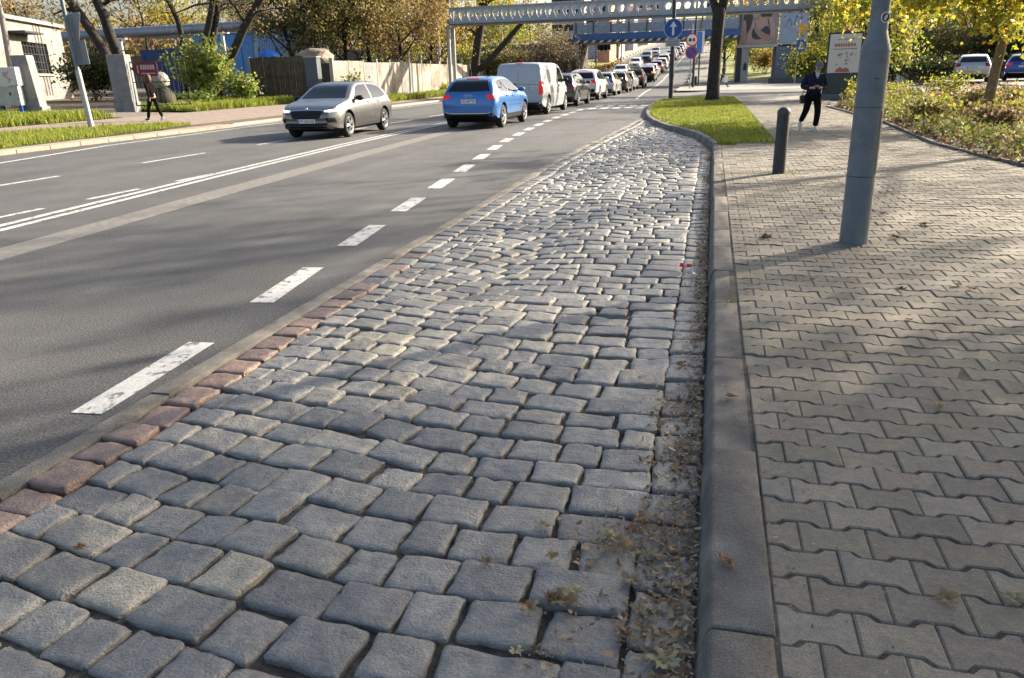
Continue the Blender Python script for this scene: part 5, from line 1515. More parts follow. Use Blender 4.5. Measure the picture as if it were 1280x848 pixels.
# --- bollard
bo = empty('bollard', (.965, 11.13, .12), 0, 'dark grey steel bollard with a domed top standing on the pavers', 'bollard')
b = MB(); b.lathe([(.0, -.1), (.084, -.1), (.084, .79), (.081, .80)], 24); b.build('post', mat('bollard_paint', (.022, .027, .032), .5, .25, 8, .2, 60), bo, smooth=35)
b = MB(); b.lathe([(.087, .785), (.088, .81), (.078, .84), (.048, .868), (.0, .878)], 24); b.build('cap', mat('bollard_cap_paint', (.04, .044, .048), .42, .25, 8, .2, 60), bo, smooth=35)
tuft = MB()
def small_grass(nm, x, y, n, h, lab):
    r0 = rng.uniform(0, 1, n) ** .5 * .16; a0 = rng.uniform(0, 6.28, n)
    poly = [(x - .17, y - .12), (x + .2, y - .12), (x + .2, y + .14), (x - .17, y + .14)]
    v, f, c = blades(poly, n, h, .007, zf=lambda a, b_: .115)
    return tag(link(bpy.data.objects.new(nm, mesh_from(nm, v, f, M_blade, None, False, c))), kind='stuff')
small_grass('grass_tuft', 1.05, 11.1, 45, .04, '')
small_grass('grass_tuft', .35, 15.5, 260, .12, '')
# --- red wrapper in the gutter
wr = MB(); r_ = random.Random(4); V = []
for j in range(5):
    for i in range(6): V.append((i * .018 - .045 + r_.gauss(0, .006), j * .015 - .03 + r_.gauss(0, .006), .02 + abs(r_.gauss(0, .016))))
wr.add(V, [(j * 6 + i, j * 6 + i + 1, (j + 1) * 6 + i + 1, (j + 1) * 6 + i) for j in range(4) for i in range(5)])
o = wr.build('wrapper', mat('red_foil', (.6, .05, .05), .35, .3, 20, .2, 60), smooth=False, loc=(-.12, 5.9, .02)); o.modifiers.new('thickness', 'SOLIDIFY').thickness = .001
tag(o, 'crumpled red wrapper lying in the leafy gutter', 'litter')
wr = MB(); V = []
for j in range(4):
    for i in range(5): V.append((i * .016 - .03 + r_.gauss(0, .005), j * .012 - .02 + r_.gauss(0, .006), .015 + abs(r_.gauss(0, .015))))
wr.add(V, [(j * 5 + i, j * 5 + i + 1, (j + 1) * 5 + i + 1, (j + 1) * 5 + i) for j in range(3) for i in range(4)])
o = wr.build('plastic_scrap', mat('pale_plastic', (.5, .52, .55), .3, .2, 20, .2, 60), loc=(-.07, 5.72, .02)); o.modifiers.new('thickness', 'SOLIDIFY').thickness = .001
tag(o, 'pale scrap of plastic beside the red wrapper in the gutter', 'litter')


# --- signs
def post(root, h, r0, r1=None, m=M_galv, name='pole'):
    b = MB(); b.tube([(0, 0, -.2), (0, 0, h)], [r0, r1 or r0], 14); return b.build(name, m, root, smooth=40)


def disc_sign(root, nm, z, r0, m, y=-.1, th=.02, off=0):
    """round plate facing -Y"""
    b = MB(); b.lathe([(0, -th), (r0, -th), (r0, 0), (0, 0)], 32, axis='y', m=0)
    me_ = b.build(nm, [m], root, smooth=30); me_.location = (off, y, z); return me_


s1 = empty('arrow_sign_post', G3(838, 124, 42.0), 0, 'tall dark post with a round blue sign bearing a white arrow', 'sign post')
s1.location = at(838, 124, 42.0)[:2] + (.12,)
hh = 9.5
post(s1, hh, .11, .07, M_darkst)
zc = at(838, 36, 41.9).z - .12
ds = disc_sign(s1, 'round_sign', zc, .47, M_signblue, -.13)
b = MB(); b.lathe([(.447, -.023), (.468, -.023)], 32, axis='y'); b.build('sign_edge', M_white, ds)
b = MB(); ar = [(-.055, -.32), (.055, -.32), (.055, .10), (.19, .06), (.0, .34), (-.19, .06), (-.055, .10)]
b.prism(ar, .021, .025, M=Matrix.Rotation(math.pi / 2, 4, 'X')); b.build('arrow', M_white, ds)
b = MB(); b.box(-.36, .36, -.15, -.13, zc - .85, zc - .50); sp = b.build('supplementary_plate', mat('weathered_plate', (.36, .37, .36), .6, .2, 6, 0, 1), s1, bevel=.01)
b = MB()
for k in range(2): b.box(-.26, .26, -.153, -.150, zc - .64 - k * .12, zc - .60 - k * .12)
b.build('plate_print', M_signback, sp)
b = MB(); b.tube([(0, 0, .95), (0, 0, 2.1)], [.125, .12], 14); b.build('base_sleeve', M_darkst, s1, smooth=40)

s2 = empty('no_parking_sign_post', at(862, 111, 62)[:2] + (.12,), 0, 'thin post with a red-edged white sign above a blue and red no-parking sign', 'sign post')
post(s2, 4.6, .04)
z1 = at(863, 66, 62).z - .12; z2 = at(864, 50, 62).z - .12
d2 = disc_sign(s2, 'round_sign', z1, .45, M_signred, -.06); b = MB(); b.lathe([(0, -.024), (.35, -.024), (.35, -.01)], 28, axis='y'); i_ = b.build('sign_face', M_signblue, d2)
b = MB(); b.box(-.34, .34, -.028, -.0245, -.04, .04, M=Matrix.Rotation(rad(45), 4, 'Y')); b.build('red_bar', M_signred, i_)
d3 = disc_sign(s2, 'round_sign', z2, .45, M_signred, -.06); b = MB(); b.lathe([(0, -.024), (.37, -.024), (.37, -.01)], 28, axis='y'); i_ = b.build('sign_face', M_white, d3)
for x0_, m_ in ((-.24, M_ink), (.03, M_signred)):
    b = MB(); b.prism([(x0_, -.12), (x0_ + .21, -.12), (x0_ + .21, .02), (x0_ + .17, .12), (x0_ + .04, .12), (x0_, .02)], .0245, .027, M=Matrix.Rotation(math.pi / 2, 4, 'X')); b.build('car_symbol', m_, i_)
s3 = empty('dark_post', at(866, 108, 66)[:2] + (.12,), 0, 'dark plain post right behind the no-parking sign', 'post'); post(s3, 6.5, .10, .07, M_darkst)
s4 = empty('blue_panel_sign', at(873, 100, 70)[:2] + (.12,), 0, 'tall narrow blue and white panel sign on a green post beside the tree trunk', 'sign')
post(s4, 5.2, .07, .07, mat('green_post_paint', (.03, .10, .04), .5, .2, 6, .1, 40)); b = MB(); b.box(-.32, .30, -.12, -.07, 2.6, 4.4); pn = b.build('panel', M_white, s4, bevel=.01); b = MB(); b.box(-.30, .14, -.123, -.121, 2.64, 4.36); b.build('panel_face', mat('panel_blue', (.05, .20, .5), .4, .1, 4, 0, 1), pn)
b = MB(); b.prism([(-.25, -.25), (.25, -.25), (.25, .25), (-.25, .25)], -.05, .75); tag(b.build('litter_bin', M_darkst, bevel=.03, loc=at(868, 94, 76)[:2] + (base(76) + .12,)), 'small dark litter bin beside the green sign post', 'bin')
s5 = empty('crossing_sign_post', at(993, 104, 72)[:2] + (.12,), 0, 'grey post with a blue pedestrian crossing sign below an orange triangular sign', 'sign post')
post(s5, 5.1, .04)
zt = at(998, 38, 72).z - .12; zx = at(998, 57, 72).z - .12; ox = .28
b = MB(); b.prism([(-.36, .44), (.36, .44), (.06, -.5), (-.06, -.5)], .05, .07, M=Matrix.Translation((ox, 0, zt)) @ Matrix.Rotation(math.pi / 2, 4, 'X')); b.build('triangle_sign', M_signyel, s5)
b = MB(); b.box(ox - .36, ox + .36, -.08, -.06, zx - .45, zx + .45); cs = b.build('crossing_sign', M_signblue, s5, bevel=.008)
b = MB(); b.prism([(-.27, -.3), (.27, -.3), (0, .32)], .081, .084, M=Matrix.Translation((ox, 0, zx)) @ Matrix.Rotation(math.pi / 2, 4, 'X')); ct = b.build('white_triangle', M_white, cs)
b = MB()
Mx = Matrix.Translation((ox, 0, zx)) @ Matrix.Rotation(math.pi / 2, 4, 'X')
for P_ in ([(-.03, .06), (.03, .06), (.05, -.06), (.09, -.25), (.05, -.25), (0, -.08), (-.07, -.25), (-.12, -.25), (-.04, -.05)],): b.prism(P_, .0845, .087, M=Mx)
b.prism([(.035 * math.cos(t * .785), .11 + .035 * math.sin(t * .785)) for t in range(8)], .0845, .087, M=Mx); b.build('walking_figure', M_ink, ct)
# leaning sign post on the left verge, seen from behind
s6p = Vector(at(115, 161, 21.2)); s6p.z = gz(s6p.x, 21.2)
s6 = empty('leaning_sign_post', s6p, 0, 'leaning galvanised post on the left verge with two signs seen from behind', 'sign post')
def S6(px, py): return at(px, py, 21.2) - s6p
b = MB(); b.tube([Vector((0, 0, -.2)), S6(97, 88)], [.095, .085], 14); b.build('lower_pole', M_galv, s6, smooth=40)
b = MB(); b.tube([S6(97, 88) , S6(96.5, 86), S6(77, 0), S6(70, -30)], [.088, .062, .06, .06], 14); b.build('upper_pole', M_steel, s6, smooth=40)
up = (S6(77, 0) - S6(97, 88)).normalized(); rt = Vector((math.cos(rad(-12)), math.sin(rad(-12)), 0)); rt = (rt - up * rt.dot(up)).normalized(); nn = rt.cross(up)
def s6plate(nm, ctr, P_, m_):
    M_ = Matrix((( rt.x, up.x, nn.x, 0), (rt.y, up.y, nn.y, 0), (rt.z, up.z, nn.z, 0), (0, 0, 0, 1)))
    b = MB(); b.prism(P_, -.10, -.085, M=Matrix.Translation(ctr) @ M_); return b.build(nm, m_, s6, bevel=.004)
s6plate('triangle_sign', S6(90, 36), [(-.40, .40), (-.04, -.46), (.04, -.46), (.40, .40), (.36, .45), (-.36, .45)], M_signback)
s6plate('rectangular_sign', S6(97, 66), [(-.36, -.36), (.34, -.36), (.34, .36), (-.36, .36)], M_signback)
# thin bare post by the wall and the two pipe supports
for (px, py, Y, top_y, r_, lab, nm) in ((513, 118, 50, 66, .055, 'thin grey post on the verge in front of the pale wall', 'thin_post'), (566, 112, 70, 36, .12, 'right white upright under the end of the lattice bridge', 'pipe_support'), (551, 113, 68, 34, .12, 'left white upright under the end of the lattice bridge', 'pipe_support'),
                                        (630, 108, 76, 30, .05, 'thin pole behind the white van', 'thin_post'), (590, 116, 66, 58, .05, 'thin dark post in front of the forked tree', 'thin_post'), (422, 100, 56, 56, .14, 'short pale post behind the wall above the grey car', 'thin_post')):
    g = G3(px, py, Y); t = at(px - .12 * (py - top_y) * .35, top_y, Y)
    b = MB(); b.tube([(0, 0, -.2), t - g], [r_, r_ * .9], 12); o = b.build('shaft', M_galv if r_ > .1 else M_darkst if 'dark' in lab else M_galv)
    e = empty(nm, g, 0, lab, 'post', 'white uprights of the lattice bridge' if nm == 'pipe_support' else None); o.parent = e
    b = MB(); b.lathe([(0, .0), (r_ * 1.6, 0), (r_ * 1.6, .03), (0, .04)], 12); c_ = b.build('cap', M_galv, e); c_.location = t - g
# --- advertising stand behind the man
g = Vector((5.45, 37.0, .12))
ks = empty('advertising_stand', g, rad(-8), 'freestanding poster stand with a dark plinth and a white poster with red print', 'poster stand')
b = MB(); b.box(-.85, .85, -.42, .42, -.05, .22); b.build('foot', mat('stand_foot_grey', (.12, .13, .14), .7, .2, 4, .2, 60), ks, bevel=.02)
b = MB(); b.box(-.74, .74, -.32, .32, .221, 1.05); b.build('plinth', mat('stand_plinth_dark', (.045, .055, .052), .6, .2, 4, .2, 60), ks, bevel=.02)
b = MB(); b.box(-.70, .70, -.24, .24, 1.051, 2.72); hb = b.build('case', M_darkst, ks, bevel=.02)
b = MB(); b.box(-.62, .62, -.250, -.243, 1.08, 2.64); po = b.build('poster', mat('poster_paper', (.62, .58, .54), .5, .05, 5, 0, 1), hb)
red = mat('poster_red', (.42, .12, .12), .5, .2, 8, 0, 1); grn = mat('poster_grey', (.25, .23, .24), .5, .2, 8, 0, 1)
b = MB(); r_ = random.Random(6)
x = -.42
while x < .4:
    w_ = r_.uniform(.06, .1); b.box(x, x + w_, -.2535, -.2505, 2.14, 2.26); x += w_ + .025
b.prism([(-.30, 1.11), (.28, 1.11), (.22, 1.24), (.1, 1.30), (0, 1.24), (-.12, 1.32), (-.26, 1.24)], .2505, .2535, M=Matrix.Rotation(math.pi / 2, 4, 'X')); b.build('poster_print', red, po)
b = MB(); b.box(-.45, .48, -.2535, -.2505, 2.02, 2.06)
x = -.3
while x < .3:
    w_ = r_.uniform(.03, .07); b.box(x, x + w_, -.2535, -.2505, 2.40, 2.46); x += w_ + .03
for k in range(16):
    px_, pz_ = r_.gauss(0, .22), r_.uniform(1.4, 1.9); s_ = r_.uniform(.02, .06); b.box(px_ - s_, px_ + s_, -.2535, -.2505, pz_ - s_ * .7, pz_ + s_ * .8)
b.build('poster_print', grn, po)['kind'] = 'stuff'
b = MB(); b.box(-.18, .18, -.2, .2, 2.721, 3.0); b.build('top_mark', red, ks, bevel=.03)
# white post by the bed
g = G3(1124, 97, 72); b = MB(); b.tube([(0, 0, -.1), (0, 0, 2.0)], [.26, .22], 14); b.tube([(0, 0, 2.0), (0, 0, 2.5)], [.2, .1], 14); o = b.build('shaft', M_white, smooth=40)
e = empty('white_post', g, 0, 'stout pale blue-white post behind the shrub bed, left of the silver estate', 'post'); o.parent = e
b = MB(); b.tube([(0, 0, 2.5), (0, 0, 7)], [.1, .07], 10); b.build('mast', M_galv, e, smooth=40)

# --- lattice pipe bridge over the road
Y0 = 55.0
pA, pB = at(562, 20, Y0), at(1012, 2, Y0)
zt, zb_ = 5.95, 4.95
tb = empty('lattice_pipe_bridge', (pA.x, Y0, 0), 0, 'long grey steel girder with rows of drop-shaped holes crossing above the road', 'pipe bridge')
Ln = pB.x - pA.x + 7.0
M_gird = mat('girder_grey', (.36, .38, .40), .55, .14, 1.6, .15, 30, col2=(.35, .38, .41), metal=.2)
for yy in (0, 1.3):                                                  # web plates with real holes
    V, F = [], []
    nh = 50; pit = Ln / nh
    b = MB()
    for k in range(nh):
        x0 = k * pit; cx = x0 + pit / 2
        hole = [(cx + .23 * math.cos(t), .60 + .24 * math.sin(t)) for t in np.linspace(0, math.pi, 7)] + [(cx - .17, .40), (cx, .15), (cx + .17, .40)]
        rect = []
        for (hx, hz) in hole:
            dx, dz = hx - cx, hz - .5
            s_ = min((pit / 2) / max(abs(dx), 1e-6), (.5) / max(abs(dz), 1e-6)); rect.append((cx + dx * s_, .5 + dz * s_))
        n = len(hole)
        q0 = len(V)
        V += [(x_, yy, zb_ + z_) for x_, z_ in hole] + [(x_, yy, zb_ + z_) for x_, z_ in rect]
        for i in range(n): F.append((q0 + i, q0 + (i + 1) % n, q0 + n + (i + 1) % n, q0 + n + i))
        # corners
        for cxn, czn in ((x0, 0), (x0 + pit, 0), (x0, 1), (x0 + pit, 1)):
            best = None
            for i in range(n):
                a_, c_ = rect[i], rect[(i + 1) % n]
                on = lambda p_: (abs(p_[0] - cxn) < 1e-4, abs(p_[1] - czn) < 1e-4)
                if (on(a_)[0] and on(c_)[1]) or (on(a_)[1] and on(c_)[0]):
                    V.append((cxn, yy, zb_ + czn)); F.append((q0 + n + i, q0 + n + (i + 1) % n, len(V) - 1)); break
    b.add(V, F); w_ = b.build('web_plate', M_gird, tb); w_.modifiers.new('t', 'SOLIDIFY').thickness = .06
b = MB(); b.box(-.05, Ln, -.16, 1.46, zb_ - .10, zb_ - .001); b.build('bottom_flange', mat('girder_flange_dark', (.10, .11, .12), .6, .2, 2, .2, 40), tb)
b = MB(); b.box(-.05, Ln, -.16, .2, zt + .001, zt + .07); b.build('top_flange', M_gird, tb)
for yy in (.65,):
    b = MB(); b.tube([(-.4, yy, zb_ + .22), (Ln, yy, zb_ + .22)], .16, 18); b.build('pipe', M_signback, tb, smooth=40)
for x_ in (.25, 9.3, 18.2):
    b = MB(); b.box(x_ - .06, x_ + .06, -.09, -.035, zb_, zt); b.build('stiffener', M_gird, tb)
for x_ in (-.2, Ln - .8):
    for yy in (0.1, 1.2):
        b = MB(); b.tube([(x_, yy, gz(pA.x + x_, Y0)), (x_, yy, zb_ - .1)], .14, 12); b.build('support', M_galv, tb, smooth=40)
b = MB()
for x_ in (0, .95, 1.9): b.tube([(x_, .1, zt + .06), (x_, .1, zt + .95)], .035, 6)
b.tube([(0, .1, zt + .95), (1.9, .1, zt + .95)], .035, 6); b.tube([(0, .1, zt + .5), (1.9, .1, zt + .5)], .03, 6); b.build('hand_rail', M_white, tb)
# the fat pipe on the left that runs on from it
Yp = 53.0
a0, a1 = at(94, 45, Yp), at(420, 26, Yp)
hp = empty('heating_pipe', (a0.x, Yp, 0), 0, 'fat grey heating pipe carried high behind the leaning trunks on the left', 'pipe')
b = MB(); d = a1 - a0; b.tube([(-9, 0, a0.z - .1), (0, 0, a0.z), (d.x, 0, a1.z)], .36, 20); pp = b.build('pipe', mat('pipe_cladding', (.24, .26, .29), .45, .14, 1.2, .1, 30, metal=.4), hp, smooth=40)
b = MB()
for k in range(12):
    x_ = -6 + k * 2.4; z_ = a0.z + (a1.z - a0.z) * x_ / d.x; b = MB(); b.tube([(x_, 0, z_), (x_ + .06, 0, z_)], .372, 20); b.build('joint_band', M_signback, pp, smooth=40)
for px in (152, 280):
    q = at(px, 60, Yp); x_ = q.x - a0.x; z_ = a0.z + (a1.z - a0.z) * x_ / d.x
    b = MB(); b.tube([(x_, 0, gz(q.x, Yp) - .2), (x_, 0, z_ - .42)], .13, 10); b.box(x_ - .45, x_ + .45, -.25, .25, z_ - .44, z_ - .34); b.build('support', M_white, hp)

# --- blue railway bridge
Yb = 78.0
xa, xb = at(716, 50, Yb).x, 2.3
rb = empty('railway_bridge', (xa, Yb, 0), 0, 'blue railway bridge with grey railings and a striped lower edge over the road', 'bridge')
LB = xb - xa
M_blue = mat('bridge_blue', (.045, .11, .26), .55, .2, 1.2, .1, 20); M_bgrey = mat('bridge_parapet_grey', (.30, .34, .40), .6, .18, 1.5, .1, 25)
zl = 4.15
b = MB(); b.box(0, LB, 0, .3, zl + .25, zl + .85); b.build('girder', M_blue, rb)
b = MB(); b.box(0, LB, .05, 6.5, zl, zl + .249); b.build('deck', M_darkst, rb)
b = MB()
x_ = .2
while x_ < LB - .5:
    b.prism([(x_, zl + .02), (x_ + .3, zl + .02), (x_ + .52, zl + .24), (x_ + .22, zl + .24)], -.049, -.04, M=Matrix.Rotation(math.pi / 2, 4, 'X') @ Matrix.Translation((0, 0, 0))); x_ += .78
hs = b.build('hazard_stripes', mat('hazard_pale', (.65, .55, .48), .6, .2, 4, 0, 1), rb)
b = MB()
for k in range(int(LB / .11)): b.box(k * .11, k * .11 + .055, .1, .13, zl + .851, zl + 1.78)
b.box(0, LB, .13, .16, zl + .9, zl + 1.7); b.build('railing', M_bgrey, rb)
b = MB()
x_ = .3
while x_ < LB: b.box(x_ - .05, x_ + .05, .02, .098, zl + .86, zl + 2.25); x_ += 1.7
b.build('railing_post', M_darkst, rb)
b = MB(); b.box(0, LB, .09, .17, zl + 1.782, zl + 1.86); b.build('hand_rail', M_bgrey, rb)
r_ = random.Random(9)
for (x0_, w_, colr) in ((9.2, .95, (.42, .42, .45)), (5.2, 1.1, (.30, .27, .31)), (7.0, .9, (.26, .26, .30))):
    b = MB()
    for k in range(7):
        cx_, cz_ = x0_ + r_.uniform(0, w_), zl + r_.uniform(1.05, 1.55); b.prism([(cx_ + r_.uniform(.12, .28) * math.cos(t), cz_ + r_.uniform(.1, .22) * math.sin(t)) for t in np.linspace(0, 5.5, 7)], -.099 + k * .002, -.092 + k * .002, M=Matrix.Rotation(math.pi / 2, 4, 'X'))
    b.build('graffiti', mat('graffiti_paint', colr, .6, .4, 5, 0, 1), rb)
# abutments and embankments
M_stone = mat('pale_abutment', (.42, .33, .22), .85, .2, 1.5, .4, 30)
ab = empty('bridge_abutment', (xa - .6, Yb - .4, 0), 0, 'sunlit sandy abutment with dark vertical slots at the left end of the blue bridge', 'abutment')
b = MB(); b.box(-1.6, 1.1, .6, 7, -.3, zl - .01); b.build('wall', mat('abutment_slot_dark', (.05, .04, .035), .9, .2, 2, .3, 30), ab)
b = MB(); b.box(-1.7, 1.2, 0, .59, zl - 1.5, zl - .1); b.build('head', M_stone, ab, bevel=.03)
for k in range(4):
    b = MB(); b.box(-1.5 + k * .82, -1.18 + k * .82, .05, .59, -.2, zl - 1.501); b.build('pier', M_stone, ab, bevel=.02)
V = [(xa - 2.2, Yb - 1, -.1), (xa - 60, Yb - 1, .3), (xa - 60, Yb + 3, 4.6), (xa - 2.2, Yb + 3, 4.3), (xa - 2.2, Yb + 9, 4.3), (xa - 60, Yb + 9, 4.6), (xa - 2.2, Yb + 13, 0), (xa - 60, Yb + 13, 0)]
struct(link(bpy.data.objects.new('embankment', mesh_from('embankment', V, [(0, 3, 2, 1), (3, 4, 5, 2), (4, 6, 7, 5), (0, 6, 4, 3)], M_soil))))
V = [(8.0, Yb + 1, .2), (70, Yb + 1, .3), (70, Yb + 5, 4.6), (8.0, Yb + 5, 4.3), (8.0, Yb + 11, 4.3), (70, Yb + 11, 4.6), (8.0, Yb + 15, 0), (70, Yb + 15, 0)]
struct(link(bpy.data.objects.new('embankment', mesh_from('embankment', V, [(0, 1, 2, 3), (3, 2, 5, 4), (4, 5, 7, 6), (0, 3, 4, 6)], M_soil))))
# grassy bank beyond the bridge, left
V = []
for y in (86, 96, 110, 124):
    for x, z in ((-16.3, .1), (-19, .9), (-24, 1.9), (-60, 2.6)): V.append((x, y, base(y) + z))
struct(link(bpy.data.objects.new('grassy_bank', mesh_from('grassy_bank', V, [(j * 4 + i, j * 4 + i + 1, j * 4 + 5 + i, j * 4 + 4 + i) for j in range(3) for i in range(3)], mat('bank_grass', (.20, .22, .04), .9, .35, 2, .6, 12, col2=(.13, .17, .03))))))
sheet('far_pavement', -21, -16.25, 124, 330, .14, mat('far_pavement_pale', (.36, .31, .25), .9, .15, .5, .2, 20), 8)
# billboard over the passage
Yk = 80.0
k0, k1 = at(921.5, 57, Yk), at(971, 57, Yk); ztop = at(921, 10, Yk).z
bb = empty('billboard', (k0.x, Yk, 0), 0, 'large billboard showing a dark-haired woman with folded arms over the passage entrance', 'billboard')
wB = k1.x - k0.x; hB = ztop - k0.z
b = MB(); b.box(0, wB, 0, .3, k0.z, ztop); bp_ = b.build('panel', mat('billboard_ground', (.30, .26, .25), .6, .25, .9, 0, 1), bb)
b = MB(); b.box(-.1, wB + .1, -.12, .4, k0.z - .22, k0.z - .001); b.build('ledge', mat('ledge_pale', (.5, .48, .44), .7, .15, 3, .1, 30), bb)
MXB = Matrix.Translation((0, 0, k0.z)) @ Matrix.Rotation(math.pi / 2, 4, 'X')
def flat(nm, P_, d_, m_, par=bp_):
    for _ in range(2): P_ = [((a[0] * w1 + c[0] * (1 - w1)), (a[1] * w1 + c[1] * (1 - w1))) for a, c in zip(P_, P_[1:] + P_[:1]) for w1 in (.75, .25)]
    b = MB(); b.prism([(x_ * wB, z_ * hB) for x_, z_ in P_], d_, d_ + .004, M=MXB); return b.build(nm, m_, par)
M_skin_p = mat('printed_skin', (.50, .32, .25), .6, .12, 2, 0, 1); M_skin_p2 = mat('printed_skin_deep', (.42, .25, .19), .6, .12, 2, 0, 1)
M_hair_p = mat('printed_hair', (.07, .05, .045), .6, .4, 3, 0, 1); M_top_p = mat('printed_dark_top', (.06, .06, .075), .6, .2, 3, 0, 1)
flat('printed_hair', [(.12, .30), (.10, .62), (.14, 1.0), (.34, 1.0), (.36, .80), (.33, .55), (.28, .38), (.2, .28)], .004, M_hair_p)
flat('printed_hair', [(.50, 1.0), (.84, 1.0), (.86, .86), (.80, .72), (.66, .66), (.56, .74), (.52, .86)], .0035, M_hair_p)
flat('printed_body', [(.30, .02), (.30, .40), (.34, .60), (.44, .66), (.48, .74), (.58, .72), (.70, .74), (.82, .72), (.90, .60), (.94, .34), (.93, .10), (.80, .02)], .009, M_skin_p)
flat('printed_face', [(.31, 1.0), (.31, .88), (.33, .80), (.37, .73), (.42, .72), (.50, .78), (.55, .90), (.55, 1.0)], .014, M_skin_p)
flat('printed_shade', [(.40, .72), (.50, .76), (.54, .70), (.46, .62)], .012, M_skin_p2)
flat('printed_strap', [(.42, .60), (.44, .60), (.42, .40), (.40, .40)], .0145, M_top_p)
flat('printed_strap', [(.70, .72), (.73, .72), (.80, .46), (.77, .46)], .0145, M_top_p)
flat('printed_top', [(.34, .30), (.36, .42), (.42, .46), (.50, .38), (.58, .40), (.68, .50), (.76, .48), (.82, .36), (.80, .22), (.62, .14), (.38, .14)], .014, M_top_p)
flat('printed_arm', [(.09, .60), (.13, .68), (.19, .64), (.21, .34), (.26, .02), (.15, .02), (.11, .30)], .014, M_skin_p2)
flat('printed_arm', [(.24, .02), (.25, .34), (.31, .42), (.34, .30), (.33, .02)], .0135, M_skin_p)
flat('printed_arm', [(.40, .46), (.44, .50), (.50, .44), (.66, .30), (.86, .22), (.92, .14), (.84, .08), (.68, .10), (.52, .22), (.42, .36)], .019, M_skin_p2)
flat('printed_edge', [(.0, .0), (.05, .0), (.09, .99), (.0, .99)], .009, M_hair_p)
k2 = at(1006, 60, Yk)
pn = empty('graffiti_panel', (k1.x + .15, Yk + .05, 0), 0, 'pale blue wall panel with scrawled graffiti right of the billboard', 'panel'); wP = k2.x - k1.x
b = MB(); b.box(0, wP, 0, .3, k0.z - .05, ztop); pf = b.build('panel', mat('pale_blue_panel', (.36, .41, .49), .7, .15, 1, .1, 20), pn)
b = MB()
for P_ in ([(.4, 5.0), (.75, 5.8), (.85, 5.8), (.5, 5.0)], [(.78, 5.7), (1.0, 5.1), (1.1, 5.1), (.88, 5.75)], [(1.2, 5.1), (1.35, 6.0), (1.45, 6.0), (1.3, 5.1)], [(1.4, 5.9), (1.75, 6.4), (1.82, 6.3), (1.47, 5.8)]): b.prism(P_, .002, .008, M=Matrix.Rotation(math.pi / 2, 4, 'X'))
b.build('graffiti', mat('graffiti_blue', (.12, .18, .35), .6, .3, 3, 0, 1), pf)
# passage: post, side wall, back wall, lintel
ps = empty('passage_portal', (at(930, 100, Yk).x, Yk, base(Yk) + .12), 0, 'dark passage under the railway with a pale graffitied post and a grey side wall', 'underpass')
b = MB(); b.box(-.38, .30, 0, .7, -.3, k0.z - .5); c_ = b.build('post', mat('pale_post_concrete', (.36, .36, .33), .85, .25, 2, .3, 40), ps, bevel=.03)
b = MB(); b.prism([(-.2, 1.1), (.1, 1.05), (.18, 1.5), (.02, 1.85), (-.15, 1.6)], .002, .008, M=Matrix.Rotation(math.pi / 2, 4, 'X')); b.build('graffiti', M_ink, c_)
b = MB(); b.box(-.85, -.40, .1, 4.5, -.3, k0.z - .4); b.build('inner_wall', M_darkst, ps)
xr = at(982, 80, Yk).x - ps.location.x
b = MB(); b.box(xr - .95, xr + .4, -.2, 4.5, -.3, k0.z - .42); b.build('side_wall', mat('side_wall_blue_grey', (.16, .19, .24), .8, .15, 1.5, .2, 30), ps, bevel=.03)
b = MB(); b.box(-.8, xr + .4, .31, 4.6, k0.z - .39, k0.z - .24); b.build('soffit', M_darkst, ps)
b = MB(); b.box(0, 3.6, -1.2, .0, -.05, .42); tag(b.build('low_plinth', mat('low_plinth_dark', (.10, .10, .10), .9, .2, 2, .3, 40), bevel=.04, loc=(at(962, 104, 74).x, 76.2, .2)), 'low dark concrete plinth in front of the passage side wall', 'plinth')

# --- left: walls, fence, gate piers
M_wall = mat('pale_concrete_panel', (.38, .33, .265), .9, .45, .55, .5, 25, col2=(.20, .175, .14), detail=8)
M_wall2 = mat('grey_concrete_panel', (.26, .25, .23), .9, .3, .9, .5, 25, col2=(.20, .19, .175))
wl = empty('panel_wall', (-20.3, 40.2, gz(-20.3, 40)), 0, 'long wall of weathered pale concrete panels between posts along the left verge', 'wall')
r_ = random.Random(12)
for k in range(16):
    y0_ = k * 2.1; x_ = -.05 * k - .02
    b = MB(); b.box(x_ - .05, x_ + .05, y0_ + .08, y0_ + 2.02, -.2, 2.25 - .004 * k + r_.uniform(-.05, .05)); b.build('panel', M_wall if k not in (2, 5) else M_wall2, wl, bevel=.01)
    b = MB(); b.box(x_ - .09, x_ + .12, y0_ - .075, y0_ + .075, -.2, 2.34 + r_.uniform(-.08, .12) + (.35 if k in (7, 10, 12) else 0)); b.build('post', M_wall2 if k % 3 else M_conc, wl, bevel=.012)
M_board = mat('weathered_boards', (.075, .062, .045), .9, .35, 1.2, .5, 30, col2=(.10, .085, .06))
g0, g1 = G3(319, 127, 42.2), G3(389, 127, 42.6)
gt = empty('board_gate', g0, math.atan2(g1.y - g0.y, g1.x - g0.x), 'brown weathered board fence gate left of the pale wall', 'gate'); lg = (g1 - g0).length
b = MB(); x_ = 0
while x_ < lg - .1:
    w_ = r_.uniform(.15, .2); b.box(x_, x_ + w_ - .012, -.012 + r_.uniform(-.006, .006), .02, .08, 2.48 + r_.uniform(-.04, .03)); x_ += w_
b.build('boards', M_board, gt)
for z_ in (.4, 1.3, 2.1): b = MB(); b.box(0, lg, .027, .08, z_, z_ + .1); b.build('rail', M_board, gt)
b = MB(); b.box(-.14, .01, -.05, .1, -.1, 2.5); b.build('post', M_galv, gt)
pg = G3(396, 129, 41.6); pg.z = gz(pg.x, 41.6)
pr = empty('gate_post', pg, 0, 'plain dark grey gate post between the board gate and the pale wall', 'post')
